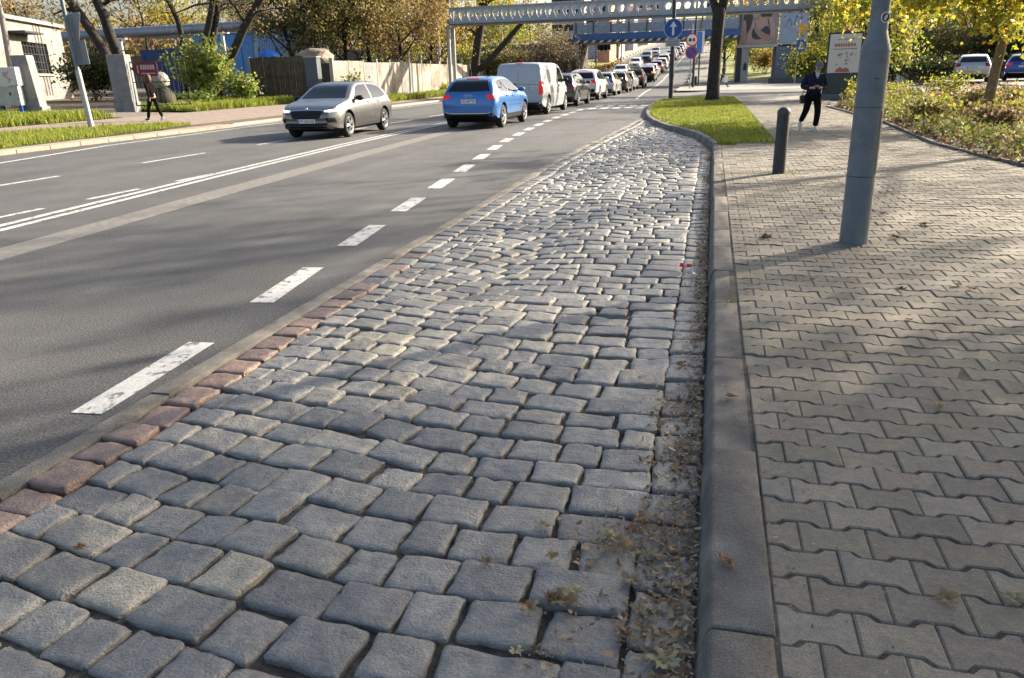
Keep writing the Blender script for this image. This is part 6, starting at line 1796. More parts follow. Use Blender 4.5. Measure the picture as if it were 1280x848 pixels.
b = MB(); b.box(-.38, .38, -.25, .25, -.1, 2.42); b.build('shaft', mat('grey_post_paint', (.10, .115, .14), .8, .15, 2, .2, 40), pr, bevel=.02); b = MB(); b.box(-.42, .42, -.29, .29, 2.421, 2.5); b.build('cap', M_conc, pr, bevel=.02)
M_pier = mat('pier_render', (.17, .18, .19), .88, .2, 2, .35, 40, col2=(.22, .22, .215)); M_pierblue = mat('pier_side_blue', (.05, .08, .15), .85, .2, 2, .3, 40)
def pier(g, h, wx, wy, lab, lean_=(0, 0), rz=0):
    e = empty('gate_pier', g, rz, lab, 'gate pier')
    V = [(-wx / 2, -wy / 2, -.2), (wx / 2, -wy / 2, -.2), (wx / 2, wy / 2, -.2), (-wx / 2, wy / 2, -.2)]; V += [(x_ * .98 + lean_[0], y_ * .98 + lean_[1], h) for x_, y_, _ in V]
    b = MB(); b.add(V, [(3, 2, 1, 0), (4, 5, 6, 7), (0, 1, 5, 4), (1, 2, 6, 5), (2, 3, 7, 6), (3, 0, 4, 7)]); b.build('shaft', M_pier, e, bevel=.025)
    b = MB(); b.box(-wx / 2 - .04, wx / 2 + .04, -wy / 2 - .04, wy / 2 + .04, -.2, .42); b.build('base', M_pier, e, bevel=.02)
    return e
g = G3(49, 146, 26.0); pier(g, 2.35, .62, .62, 'left grey gate pier leaning beside the graffitied meter cabinet', (-.16, 0), rad(20))
g2 = G3(161, 139, 30.6); e2 = pier(g2, 2.45, .8, .8, 'right grey gate pier with the open gate leaf hinged on it', (-.03, 0), rad(20))
# open wire gate leaf with the red arrow sign
gl = empty('wire_gate', g2 + Vector((.5, .0, 0)), rad(28), 'open dark wire gate leaf carrying a dark red arrow sign', 'gate')
b = MB()
for P_ in ([(0, 0, .25), (0, 0, 2.1), (2.3, 0, 2.1), (2.3, 0, .25), (0, 0, .25)],): b.tube(P_, .03, 6)
b.build('frame', M_darkst, gl)
b = MB(); b.tube([(0, 0, 1.9), (2.3, 0, .3)], .02, 6); b.tube([(0, 0, 1.25), (2.3, 0, 1.25)], .02, 6)
for k in range(1, 12): b.tube([(k * .19, 0, .25), (k * .19, 0, 2.1)], .006, 4)
b.build('bars', M_darkst, gl)
sg = empty('arrow_board', gl.location + Vector((.12, -.12, 0.06)), rad(22), 'dark red arrow board pointing left, hung on the wire gate', 'sign')
b = MB(); b.prism([(0, 1.76), (.24, 2.0), (.24, 2.06), (1.12, 2.06), (1.12, 1.44), (.24, 1.44), (.24, 1.50)], .0, .03, M=Matrix.Rotation(math.pi / 2, 4, 'X')); bd = b.build('board', mat('dark_red_board', (.11, .014, .02), .6, .2, 4, .1, 40), sg)
b = MB(); x_ = .42
while x_ < 1.0:
    w_ = r_.uniform(.05, .08); b.box(x_, x_ + w_, -.034, -.031, 1.72, 1.92); x_ += w_ + .025
b.box(.42, 1.02, -.034, -.031, 1.54, 1.58); b.box(.27, .32, -.034, -.031, 1.58, 1.9); b.build('board_print', mat('board_print_pink', (.45, .30, .32), .6, .2, 6, 0, 1), bd)
# pale rubble / stacked stones by the gate
g = G3(203, 122, 33.5)
b = MB(); rs = random.Random(2); bm = bmesh.new(); bmesh.ops.create_icosphere(bm, subdivisions=3, radius=.52)
for v_ in bm.verts: v_.co *= 1 + .22 * noise.noise(v_.co * 2); v_.co.z *= 1.2
me_ = bpy.data.meshes.new('boulder'); bm.to_mesh(me_); bm.free(); me_.materials.append(mat('mossy_boulder', (.035, .038, .02), .95, .4, 3, .8, 12, col2=(.07, .06, .04)))
tag(link(bpy.data.objects.new('boulder', me_)), 'mossy dark boulder beside the open wire gate', 'rock').location = g + Vector((.1, 0, .45))
bm = bmesh.new(); bmesh.ops.create_icosphere(bm, subdivisions=2, radius=.42)
for v_ in bm.verts: v_.co *= 1 + .3 * noise.noise(v_.co * 2.5 + Vector((3, 0, 0)))
me_ = bpy.data.meshes.new('pale_stone'); bm.to_mesh(me_); bm.free(); me_.materials.append(mat('pale_stone', (.27, .24, .20), .9, .25, 4, .5, 16))
tag(link(bpy.data.objects.new('pale_stone', me_)), 'pale stone on top of the mossy boulder', 'rock').location = g + Vector((.12, -.05, 1.3))
# meter cabinet at the left edge
g = G3(16, 152, 25.2)
mc = empty('meter_cabinet', g, rad(22), 'white graffitied meter cabinet at the left edge beside the gate pier', 'cabinet')
M_cab = mat('cabinet_grey', (.40, .39, .37), .7, .18, 3, .2, 40, col2=(.48, .46, .43))
b = MB(); b.box(-.55, .62, -.25, .25, 1.22, 1.90); up_ = b.build('upper_box', mat('cabinet_white', (.62, .60, .56), .65, .12, 3, .2, 40), mc, bevel=.02)
b = MB(); b.box(-.25, .55, -.2, .2, .48, 1.215); lo_ = b.build('lower_box', M_cab, mc, bevel=.02)
b = MB(); b.box(.2, .26, -.206, -.201, .86, .98); b.build('lock', M_ink, lo_)
b = MB()
b.box(-.9, -.28, -.15, .3, -.1, .5); b.build('footing', M_conc, mc, bevel=.02)
b = MB(); b.box(-.32, -.2, -.1, .1, -.1, 1.2); b.box(.4, .5, -.1, .1, -.1, .475); b.build('leg', M_signblue, mc)
for (cx_, colr, nm) in ((-.12, (.05, .35, .08), 'green'), (.28, (.5, .12, .12), 'red')):
    b = MB(); P_ = [(cx_ + .11 * math.sin(t * .9) * (1 if t % 3 else .5), -.253, 1.36 + t * .045) for t in range(10)]; b.tube(P_, .014, 5)
    P_ = [(cx_ + .12 * math.cos(t * .7 + 1), -.253, 1.58 + .14 * math.sin(t * .7)) for t in range(8)]; b.tube(P_, .012, 5); b.build('graffiti', mat(nm + '_spray', colr, .6, .2, 5, 0, 1), up_)
# white single-storey building with a barred window
WA = rad(26)
wP = at(88, 100, 47.0); wd = Vector((-math.sin(WA), math.cos(WA), 0)); y0_ = 0.0; lB = 22.0
wO = Vector((wP.x, 47.0, 0)) - wd * lB
def on_wall(px, py):
    d = Vector((px - 640) / F_PX * _r - (py - 424) / F_PX * _u + _f); nw = Vector((math.cos(WA), math.sin(WA), 0))
    t = (wO.dot(nw)) / d.dot(nw); q = d * t + Vector((0, 0, EYE)); return Vector((0, (q - wO).dot(wd), q.z))
zg = gz(wP.x, 40); hB_ = on_wall(88, 38).z - zg
wb = empty('white_building', (wO.x, wO.y, zg), WA, 'low weathered white building with a barred window at the left edge', 'building')
wy0, wy1 = on_wall(30, 70).y, on_wall(61, 70).y; wz0, wz1 = on_wall(47, 92).z - zg, on_wall(47, 54).z - zg
M_render = mat('weathered_white_render', (.20, .19, .17), .9, .35, .9, .5, 20, col2=(.29, .275, .245))
b = MB()
b.box(-6, 0, 0, wy0, -.3, hB_); b.box(-6, 0, wy1, lB, -.3, hB_); b.box(-6, 0, wy0, wy1, -.3, wz0); b.box(-6, 0, wy0, wy1, wz1, hB_); b.box(-6, -.35, wy0, wy1, wz0, wz1)
b.build('wall', M_render, wb)
b = MB(); b.box(-.348, -.30, wy0, wy1, wz0, wz1); wn = b.build('window', M_glass, wb)
b = MB()
for k in range(9): b.tube([(-.12, wy0 + (wy1 - wy0) * (k + .5) / 9, wz0), (-.12, wy0 + (wy1 - wy0) * (k + .5) / 9, wz1)], .02, 5)
for k in range(4): b.tube([(-.12, wy0, wz0 + (wz1 - wz0) * (k + .5) / 4), (-.12, wy1, wz0 + (wz1 - wz0) * (k + .5) / 4)], .02, 5)
b.build('bars', M_darkst, wn)
b = MB(); b.box(-.02, .12, wy0 - .2, wy1 + .2, wz0 - .15, wz0 - .003); b.build('sill', M_conc, wb)
b = MB(); b.box(-6.2, .25, -.2, lB + .2, hB_ + .002, hB_ + .22); b.build('roof', mat('flat_roof_edge', (.28, .26, .24), .9, .2, 2, .3, 30), wb)
cy0 = on_wall(10, 40).y - y0_; cy1 = on_wall(34, 40).y - y0_; cz = on_wall(22, 40).z - zg
b = MB(); b.box(.002, .9, cy0, cy1, cz - .1, cz); b.build('canopy', M_darkst, wb)
b = MB()
for k in range(3): b.tube([(.05, cy1 + 1 + k * .5, .2), (.05, cy1 + 1 + k * .5, hB_)], .025, 5)
b.build('cable', M_darkst, wb)
# pole at the far left edge
g = G3(14, 100, 34); b = MB(); b.tube([(0, 0, -.1), at(2, 20, 34) - g, at(-6, -10, 34) - g], [.16, .13, .12], 10); o = b.build('shaft', M_conc, smooth=40)
e = empty('utility_pole', g, 0, 'leaning concrete utility pole at the left edge in front of the white building', 'pole'); o.parent = e
b = MB(); b.lathe([(0, .0), (.3, 0), (.26, .25), (0, .26)], 12); b.build('footing', M_conc, e)
# blue shed behind the trunks
M_bshed = mat('blue_sheet_metal', (.07, .26, .62), .55, .15, 1.5, .1, 20); M_bshed2 = mat('dark_blue_boards', (.025, .055, .17), .7, .3, 1.5, .2, 20); M_bshed3 = mat('pale_blue_boards', (.28, .40, .50), .7, .2, 1.5, .2, 20)
Ys = 56.0
sx = [at(px, 70, Ys).x for px in (176, 244, 262, 318, 345)]
sh_ = empty('blue_shed', (sx[0], Ys, gz(sx[0], Ys)), 0, 'long blue sheet-metal shed behind the leaning trunks and the pipe', 'shed')
zt_ = at(290, 42, Ys).z - gz(sx[0], Ys)
b = MB(); b.box(0, sx[1] - sx[0], 0, 3, -.3, zt_ * .78); b.build('wall', M_bshed2, sh_)
b = MB(); b.box(sx[1] - sx[0] + .01, sx[3] - sx[0], -.05, 3, -.3, zt_); b.build('wall', M_bshed, sh_)
b = MB(); b.box(sx[3] - sx[0] + .01, sx[4] - sx[0] + 3, 0, 3, -.3, zt_); w3 = b.build('wall', M_bshed3, sh_)
b = MB()
for k in range(14): b.box(sx[3] - sx[0] + .5 + k * .22, sx[3] - sx[0] + .62 + k * .22, -.012, -.002, zt_ * .68, zt_ * .93)
b.build('vent_slats', M_bshed, w3)
b = MB()
for k in range(10): b.box(.3 + k * 1.5, .36 + k * 1.5, -.065, -.052, -.2, zt_ * .75)
b.build('seam', M_bshed2, sh_)
b = MB(); b.box(-.3, sx[4] - sx[0] + 3.2, -.3, 3.2, zt_ + .002, zt_ + .15); b.build('roof', M_galv, sh_)
# blue umbrella behind the board gate
uu = at(336, 70, 46); gu = Vector((uu.x, 46, gz(uu.x, 46)))
um = empty('blue_umbrella', gu, 0, 'bright blue parasol rising behind the board gate', 'umbrella')
b = MB(); b.lathe([(.72, uu.z - gu.z - .1), (.6, uu.z - gu.z + .1), (.35, uu.z - gu.z + .3), (.02, uu.z - gu.z + .4)], 10); b.build('canopy', mat('blue_canvas', (.02, .16, .55), .8, .12, 2, .1, 40), um).modifiers.new('t', 'SOLIDIFY').thickness = .01
b = MB(); b.tube([(0, 0, 0), (0, 0, uu.z - gu.z + .38)], .025, 8); b.build('pole', M_galv, um)
# piles behind the fence
bm = bmesh.new(); bmesh.ops.create_icosphere(bm, subdivisions=3, radius=1.0)
for v_ in bm.verts: v_.co *= 1 + .25 * noise.noise(v_.co * 1.5); v_.co.z *= .6; v_.co.x *= 1.25
me_ = bpy.data.meshes.new('tarpaulin_pile'); bm.to_mesh(me_); bm.free(); me_.materials.append(mat('tan_tarpaulin', (.28, .22, .16), .8, .2, 2, .3, 12))
pq = at(395, 66, 46); tag(link(bpy.data.objects.new('tarpaulin_pile', me_)), 'tan covered pile showing above the grey gate post', 'pile').location = (pq.x, 46, pq.z - .35)
b = MB(); b.box(-1.3, 1.3, -.9, .9, 0, pq.z - .6 - gz(pq.x, 46)); tag(b.build('timber_stack', M_board, bevel=.03, loc=(pq.x, 46, gz(pq.x, 46) - .05)), 'dark stack under the tan covered pile behind the gate post', 'stack')

# --- far buildings
M_brick = mat('far_orange_brick', (.42, .20, .11), .9, .2, 1.2, .2, 10, col2=(.50, .27, .16)); M_pink = mat('far_pink_render', (.50, .38, .33), .9, .15, .6, .2, 10); M_cream = mat('far_cream_render', (.58, .52, .42), .9, .12, .6, .2, 10)
M_roof = mat('far_roof', (.22, .13, .10), .9, .25, 1.5, .3, 8); M_bluegrey = mat('far_blue_grey_render', (.36, .40, .47), .9, .12, .6, .2, 10)
def house(px, Y, wpx, h, m_, lab, floors=2, nwin=3, dz=0.0, roof_h=1.6, dep=9):
    a_, c_ = at(px, 60, Y), at(px + wpx, 60, Y); w_ = c_.x - a_.x
    zg_ = base(Y) + dz
    e = empty('house', (a_.x, Y, zg_), 0, lab, 'house', 'houses along the far road')
    b = MB(); b.box(0, w_, 0, dep, -2, h); b.build('wall', m_, e)
    b = MB(); b.add([(-.3, -.3, h), (w_ + .3, -.3, h), (w_ + .3, dep + .3, h), (-.3, dep + .3, h), (-.3, dep / 2, h + roof_h), (w_ + .3, dep / 2, h + roof_h)], [(0, 1, 5, 4), (2, 3, 4, 5), (0, 4, 3), (1, 2, 5), (3, 2, 1, 0)]); rf = b.build('roof', M_roof, e); rf.location.z = .01
    b = MB(); b.box(w_ * .3, w_ * .3 + .6, dep * .4, dep * .4 + .6, h + .3, h + roof_h + .9); b.build('chimney', M_brick, rf)
    for f_ in range(floors):
        for k in range(nwin):
            x0_ = w_ * (k + .5) / nwin - .55; z0_ = 1.0 + f_ * 2.9
            b = MB(); b.box(x0_, x0_ + 1.1, -.06, .01, z0_, z0_ + 1.5); wf = b.build('window', M_white, e)
            b = MB(); b.box(x0_ + .1, x0_ + 1.0, -.075, -.061, z0_ + .1, z0_ + 1.4); b.build('pane', M_glass, wf)
    return e


house(733, 150, 12, 7, M_bluegrey, 'grey-blue far house at the left end of the blue bridge', 2, 2, 1.5)
house(747, 132, 15, 9.5, M_brick, 'orange brick house below the blue bridge on the left bank', 3, 3, 1.0)
house(764, 150, 10, 9, M_cream, 'cream house right of the orange brick house', 3, 2, 1.0)
house(776, 190, 16, 8, M_bluegrey, 'pale blue-grey house beyond the cream house, left of the hill road', 2, 3, .5)
house(796, 230, 14, 8, M_cream, 'cream house far up the hill road on its left', 2, 3, .5)
house(690, 170, 40, 17, M_pink, 'tall pinkish building rising over the left half of the lattice bridge', 5, 7, 1.0, 2)
house(738, 205, 44, 20, M_brick, 'tall brick-red building rising over the middle of the lattice bridge', 6, 7, 1.0, 2)
house(790, 290, 40, 16, M_bluegrey, 'pale building on the crest above the arrow sign', 4, 6, .5, 2)
house(880, 300, 26, 14, M_cream, 'pale building on the crest right of the hill road', 4, 5, .5, 2)
# treeline on the horizon
def belt(name, x0, x1, Y, h, n, pal, seed):
    x = rng.uniform(x0, x1, n); y = Y + rng.normal(0, 4, n)
    prof = np.array([.65 + .35 * noise.noise((a * .06, seed, 0)) + .2 * noise.noise((a * .2, seed, 3)) for a in x])
    z = base(Y) + h * prof * rng.uniform(0, 1, n) ** .8
    v, f, c = leaf_quads(np.stack([x, y, z], 1), 1.0, PALS[pal]); return tag(link(bpy.data.objects.new(name, mesh_from(name, v, f, M_leaf, None, False, c))), kind='stuff')
belt('treeline', -150, -30, 118, 14, 9000, 'rust', 3)
belt('treeline', 14, 120, 128, 13, 8000, 'olive', 8)
belt('treeline', -120, 100, 340, 12, 4000, 'olive', 5)
lamp_i = 0
for (px, Y, hgt, lab) in ((776, 112, 7, 'slim dark street lamp beyond the blue bridge on the left pavement'), (772, 116, 6, 'dark tree-like post beside the slim street lamp beyond the bridge'), (745, 100, 5, 'short dark post on the grassy bank beyond the bridge')):
    g = G3(px, 90, Y); e = empty('street_lamp' if 'lamp' in lab.split(' on ')[0] and 'post' not in lab else 'dark_post', g, 0, lab, 'lamp' if 'post' not in lab else 'post')
    b = MB(); b.tube([(0, 0, -.5), (0, 0, hgt)], [.12, .08], 8); b.build('shaft', M_darkst, e)
    b = MB(); b.box(-.35, .35, -.1, .1, hgt + .001, hgt + .25); b.build('head', M_darkst, e)
# ================================================================== people
M_skin = mat('skin', (.50, .29, .21), .6, .1, 12, .1, 90)
M_navy = mat('navy_jacket', (.018, .022, .042), .9, .25, 6, .6, 22, spec=.15)
M_trous = mat('black_trousers', (.008, .008, .009), .95, .25, 6, .6, 20, spec=.12)
M_shoe = mat('pale_sneaker', (.55, .55, .55), .6, .12, 14, .1, 60)
M_sole = mat('white_sole', (.7, .7, .68), .6, .1, 14, 0, 1)
M_shirt = mat('pale_shirt', (.45, .48, .58), .8, .1, 14, .2, 60)
M_cap = mat('grey_cap', (.13, .145, .17), .85, .2, 14, .2, 60)
M_bag = mat('black_bag', (.014, .014, .015), .7, .25, 10, .3, 40)
M_hairr = mat('auburn_hair', (.075, .022, .011), .55, .35, 18, .5, 60)
M_hair = mat('dark_hair', (.03, .022, .018), .6, .3, 18, .4, 60)
M_coat = mat('dark_brown_jacket', (.010, .008, .009), .95, .25, 6, .6, 22, spec=.1)


def skin_mesh(name, J, E, root, sub=2):
    names = list(J); ix = {n: i for i, n in enumerate(names)}
    me = bpy.data.meshes.new(name); me.from_pydata([J[n][0] for n in names], [(ix[a], ix[b_]) for a, b_ in E], []); me.update()
    o = bpy.data.objects.new('tmp', me); COL.objects.link(o)
    sk = o.modifiers.new('skin', 'SKIN'); sk.use_smooth_shade = True
    if not me.skin_vertices: me.attributes  # layer is made with the modifier
    lay = me.skin_vertices[0] if me.skin_vertices else None
    for n in names:
        r_ = J[n][1]; r_ = r_ if isinstance(r_, tuple) else (r_, r_)
        lay.data[ix[n]].radius = r_; lay.data[ix[n]].use_root = (n == root)
    s = o.modifiers.new('s', 'SUBSURF'); s.levels = sub; s.render_levels = sub
    dg = bpy.context.evaluated_depsgraph_get(); dg.update()
    out = bpy.data.meshes.new_from_object(o.evaluated_get(dg)); out.name = name
    bpy.data.objects.remove(o); bpy.data.meshes.remove(me)
    out.polygons.foreach_set('use_smooth', np.ones(len(out.polygons), dtype=bool))
    return out


def put(name, me, m, parent):
    me.materials.clear(); me.materials.append(m); o = bpy.data.objects.new(name, me); return link(o, parent)


def head_into(bm, c, s, yaw, pitch_):
    """head with brow, nose, chin, ears and neck joint; faces local -Y"""
    h = bmesh.new(); bmesh.ops.create_uvsphere(h, u_segments=20, v_segments=16, radius=1)
    for v in h.verts:
        x, y, z = v.co
        w = 1 - .22 * max(0, -z) ** 1.5                                    # jaw narrows
        v.co = Vector((x * .074 * w, y * .096 * (1 - .10 * max(0, -z)) , z * .118))
        if y < -.5:
            if abs(x) < .22 and -.25 < z < .15: v.co.y -= .020 * (1 - abs(x) / .22) * (1 - abs(z + .12) / .4)
            if abs(abs(x) - .38) < .2 and .02 < z < .25: v.co.y += .008        # eye sockets
            if abs(x) < .35 and z < -.75: v.co.y -= .012
    M = Matrix.Translation(c) @ Matrix.Rotation(yaw, 4, 'Z') @ Matrix.Rotation(pitch_, 4, 'X') @ Matrix.Scale(s, 4)
    for sx in (-1, 1):
        e = bmesh.new(); bmesh.ops.create_uvsphere(e, u_segments=8, v_segments=6, radius=1)
        for v in e.verts: v.co = Vector((sx * .076 + v.co.x * .009, .01 + v.co.y * .02, -.005 + v.co.z * .032))
        t = bpy.data.meshes.new('t'); e.to_mesh(t); h.from_mesh(t); e.free(); bpy.data.meshes.remove(t)
    h.transform(M); t = bpy.data.meshes.new('t'); h.to_mesh(t); h.free(); bm.from_mesh(t); bpy.data.meshes.remove(t)
    return M


def fingers(J, E, hand, wrist, dirv, side, tag_, s, curl):
    """five short chains rooted in the palm"""
    d = Vector(dirv).normalized(); sv = Vector(side).normalized(); nv = d.cross(sv)
    hp = Vector(J[hand][0])
    for k, (o_, ln) in enumerate(((-.028, .062), (-.010, .074), (.010, .072), (.028, .058))):
        a_ = hp + sv * o_ * s + d * .03 * s; b_ = a_ + (d * .6 - nv * curl * .4) * ln * s; c_ = b_ + (d * .35 - nv * curl) * ln * .6 * s
        for nm, p in (('a', a_), ('b', b_), ('c', c_)): J[f'{tag_}{k}{nm}'] = (tuple(p), .0085 * s if nm != 'c' else .0065 * s)
        E += [(hand, f'{tag_}{k}a'), (f'{tag_}{k}a', f'{tag_}{k}b'), (f'{tag_}{k}b', f'{tag_}{k}c')]
    a_ = hp - sv * .034 * s; b_ = a_ - sv * .02 * s + d * .035 * s; 
    J[tag_ + 'ta'] = (tuple(a_), .010 * s); J[tag_ + 'tb'] = (tuple(b_), .008 * s); E += [(hand, tag_ + 'ta'), (tag_ + 'ta', tag_ + 'tb')]


def mix_body(name, J, E, root, head, m, parent):
    me = skin_mesh(name, J, E, root, 2); bm = bmesh.new(); bm.from_mesh(me)
    M = head_into(bm, *head)
    for f in bm.faces: f.smooth = True
    bm.to_mesh(me); bm.free(); return put(name, me, m, parent), M


def shoe(parent, heel, toe, m=M_shoe, w=.045, lift=0.0):
    h, t = Vector(heel), Vector(toe); d = (t - h); L_ = d.length; d.normalize(); sd_ = d.cross(Vector((0, 0, 1))).normalized(); up_ = sd_.cross(d)
    b = MB()
    prof = [(-.035, .03, .9), (0, .075, 1), (.25, .085, .95), (.5, .06, 1.05), (.8, .045, 1.1), (1.0, .03, .85), (1.08, .01, .4)]
    V = []; n = 8
    for (f_, hh_, ww) in prof:
        c = h + d * (L_ * f_)
        for k in range(n):
            a = math.pi * k / (n - 1); V.append(tuple(c + sd_ * (math.cos(a) * w * ww) + up_ * (math.sin(a) ** .7 * hh_ + .018)))
    F = [(i * n + k, i * n + k + 1, (i + 1) * n + k + 1, (i + 1) * n + k) for i in range(len(prof) - 1) for k in range(n - 1)] + [tuple(range(n)), tuple(reversed(range((len(prof) - 1) * n, len(prof) * n)))]
    F += [(i * n, (i + 1) * n, (i + 1) * n + n - 1, i * n + n - 1) for i in range(len(prof) - 1)]
    b.add(V, F); o = b.build('shoe', m, parent, smooth=40)
    b = MB(); out = [(f_, ww) for f_, _, ww in prof]
    P_ = [h + d * (L_ * f_) + sd_ * w * 1.06 * ww for f_, ww in out] + [h + d * (L_ * f_) - sd_ * w * 1.06 * ww for f_, ww in reversed(out)]
    k = len(P_); V = [tuple(p) for p in P_] + [tuple(p + up_ * .0175) for p in P_]
    b.add(V, [tuple(reversed(range(k))), tuple(range(k, 2 * k))] + [(i, (i + 1) % k, k + (i + 1) % k, k + i) for i in range(k)])
    b.build('sole', M_sole, o); return o


# --- the man looking at his phone (faces -Y; image right = +X)
mp = Vector((2.24, 18.95, .122))
man = empty('person', mp, rad(4), 'man in navy jacket and grey cap walking with his head bowed over a phone', 'person')
J = {'pel': ((0, .02, .90), (.12, .10)), 'sp': ((0, .0, 1.05), (.125, .10)), 'ch': ((0, -.02, 1.22), (.145, .11)), 'nk0': ((.01, -.05, 1.36), .07), 'nk': ((.02, -.08, 1.42), .055), 'hd': ((.025, -.12, 1.48), .05),
     'sl': ((.165, -.02, 1.31), .062), 'el': ((.235, .0, 1.05), .046), 'wl': ((.10, -.26, 1.035), .030), 'hl': ((.062, -.315, 1.05), (.030, .022)),
     'sr': ((-.165, -.02, 1.31), .062), 'er': ((-.245, .01, 1.06), .046), 'wr': ((-.11, -.25, 1.035), .030), 'hr': ((-.068, -.31, 1.05), (.030, .022)),
     'thl': ((.085, .0, .84), .085), 'kl': ((.105, -.13, .47), .058), 'al': ((.085, -.10, .09), .040), 'thr': ((-.085, .02, .84), .085), 'kr': ((-.135, -.04, .49), .058), 'ar': ((-.20, .20, .19), .040)}
E = [('pel', 'sp'), ('sp', 'ch'), ('ch', 'nk0'), ('nk0', 'nk'), ('nk', 'hd'), ('ch', 'sl'), ('sl', 'el'), ('el', 'wl'), ('wl', 'hl'), ('ch', 'sr'), ('sr', 'er'), ('er', 'wr'), ('wr', 'hr'),
     ('pel', 'thl'), ('thl', 'kl'), ('kl', 'al'), ('pel', 'thr'), ('thr', 'kr'), ('kr', 'ar')]
fingers(J, E, 'hl', 'wl', (-.6, -.5, .25), (0, .3, 1), 'fl', 1.0, -.55); fingers(J, E, 'hr', 'wr', (.6, -.5, .25), (0, .3, 1), 'fr', 1.0, .55)
body, MH = mix_body('body', J, E, 'pel', (Vector((.03, -.155, 1.55)), 1.0, rad(2), rad(24)), M_skin, man)
JJ = {'hip': ((0, .02, .80), (.175, .135)), 'pel': ((0, .02, .92), (.17, .13)), 'sp': ((0, .0, 1.06), (.175, .14)), 'ch': ((0, -.02, 1.24), (.19, .135)), 'nk0': ((.01, -.045, 1.355), .10), 'nk': ((.015, -.06, 1.40), .082),
      'sl': ((.175, -.02, 1.31), .085), 'el0': ((.22, .0, 1.17), .075), 'el': ((.25, .005, 1.05), .070), 'wm': ((.17, -.14, 1.035), .060), 'wl': ((.115, -.235, 1.035), .048),
      'sr': ((-.175, -.02, 1.31), .085), 'er0': ((-.225, .0, 1.17), .075), 'er': ((-.26, .015, 1.06), .070), 'wm2': ((-.18, -.13, 1.035), .060), 'wr': ((-.125, -.225, 1.035), .048)}
EE = [('hip', 'pel'), ('pel', 'sp'), ('sp', 'ch'), ('ch', 'nk0'), ('nk0', 'nk'), ('ch', 'sl'), ('sl', 'el0'), ('el0', 'el'), ('el', 'wm'), ('wm', 'wl'), ('ch', 'sr'), ('sr', 'er0'), ('er0', 'er'), ('er', 'wm2'), ('wm2', 'wr')]
jk = put('jacket', skin_mesh('jacket', JJ, EE, 'sp'), M_navy, man)
JT = {'pel': ((0, .02, .88), (.145, .115)), 'thl': ((.088, .0, .80), .100), 'ml': ((.10, -.07, .62), .088), 'kl': ((.107, -.13, .47), .078), 'cl': ((.10, -.12, .26), .070), 'al': ((.088, -.10, .10), .066),
      'thr': ((-.088, .02, .80), .100), 'mr': ((-.115, -.02, .63), .088), 'kr': ((-.137, -.04, .49), .078), 'cr': ((-.17, .09, .33), .070), 'ar': ((-.197, .19, .21), .062)}
ET = [('pel', 'thl'), ('thl', 'ml'), ('ml', 'kl'), ('kl', 'cl'), ('cl', 'al'), ('pel', 'thr'), ('thr', 'mr'), ('mr', 'kr'), ('kr', 'cr'), ('cr', 'ar')]
put('trousers', skin_mesh('trousers', JT, ET, 'pel'), M_trous, man)
shoe(man, (.085, -.06, .0), (.10, -.29, .0)); shoe(man, (-.20, .235, .165), (-.205, .10, -.0 + .012))
b = MB(); b.prism([(-.045, 1.30), (.075, 1.30), (.095, 1.42), (-.065, 1.42), ], .165, .185, M=Matrix.Rotation(math.pi / 2, 4, 'X')); 
b = MB(); b.add([(-.04, -.165, 1.415), (.07, -.165, 1.415), (.055, -.175, 1.33), (.015, -.182, 1.25), (-.025, -.175, 1.33), (.015, -.13, 1.30)], [(0, 4, 2, 1), (4, 3, 2), (0, 5, 4), (1, 2, 5), (4, 5, 3), (2, 3, 5), (0, 1, 5)]); b.build('shirt_front', M_shirt, man)
# face details, cap and hair follow the head
def onhead(par, MH_, nm, fn, m_):
    bm = bmesh.new(); fn(bm); bm.transform(MH_); me = bpy.data.meshes.new(nm); bm.to_mesh(me); bm.free(); me.polygons.foreach_set('use_smooth', np.ones(len(me.polygons), dtype=bool)); return put(nm, me, m_, par)
def f_cap(bm):
    bmesh.ops.create_uvsphere(bm, u_segments=22, v_segments=14, radius=1)
    bmesh.ops.delete(bm, geom=[v for v in bm.verts if v.co.z < .16], context='VERTS')
    for v in bm.verts: v.co = Vector((v.co.x * .083, v.co.y * .105, v.co.z * .118 + .012))
def f_peak(bm):
    n = 12; V0 = []
    for zo in (0, .006):
        for k in range(n):
            a = math.pi + math.pi * k / (n - 1)
            V0.append(bm.verts.new((math.cos(a) * .078, math.sin(a) * .098, .034 + zo)))
        for k in range(n):
            a = math.pi + math.pi * k / (n - 1)
            V0.append(bm.verts.new((math.cos(a) * .072, math.sin(a) * .175 - .01, .020 + zo)))
    for o_ in (0, 2 * n):
        for k in range(n - 1): bm.faces.new((V0[o_ + k], V0[o_ + k + 1], V0[o_ + n + k + 1], V0[o_ + n + k]))
    for k in range(n - 1): bm.faces.new((V0[n + k], V0[n + k + 1], V0[3 * n + k + 1], V0[3 * n + k]))
cap = onhead(man, MH, 'cap', f_cap, M_cap); onhead(cap, MH, 'peak', f_peak, M_cap)
def f_eyes(bm):
    for sx in (-1, 1):
        bmesh.ops.create_uvsphere(bm, u_segments=8, v_segments=6, radius=.009, matrix=Matrix.Translation((sx * .029, -.083, .012)))
onhead(man, MH, 'eyes', f_eyes, M_hair)
def f_mouth(bm): bmesh.ops.create_uvsphere(bm, u_segments=8, v_segments=6, radius=1, matrix=Matrix.Translation((0, -.083, -.062)) @ Matrix.Diagonal((.022, .008, .005, 1)))
onhead(man, MH, 'mouth', f_mouth, mat('lips', (.30, .12, .10), .6, .1, 20, 0, 1))
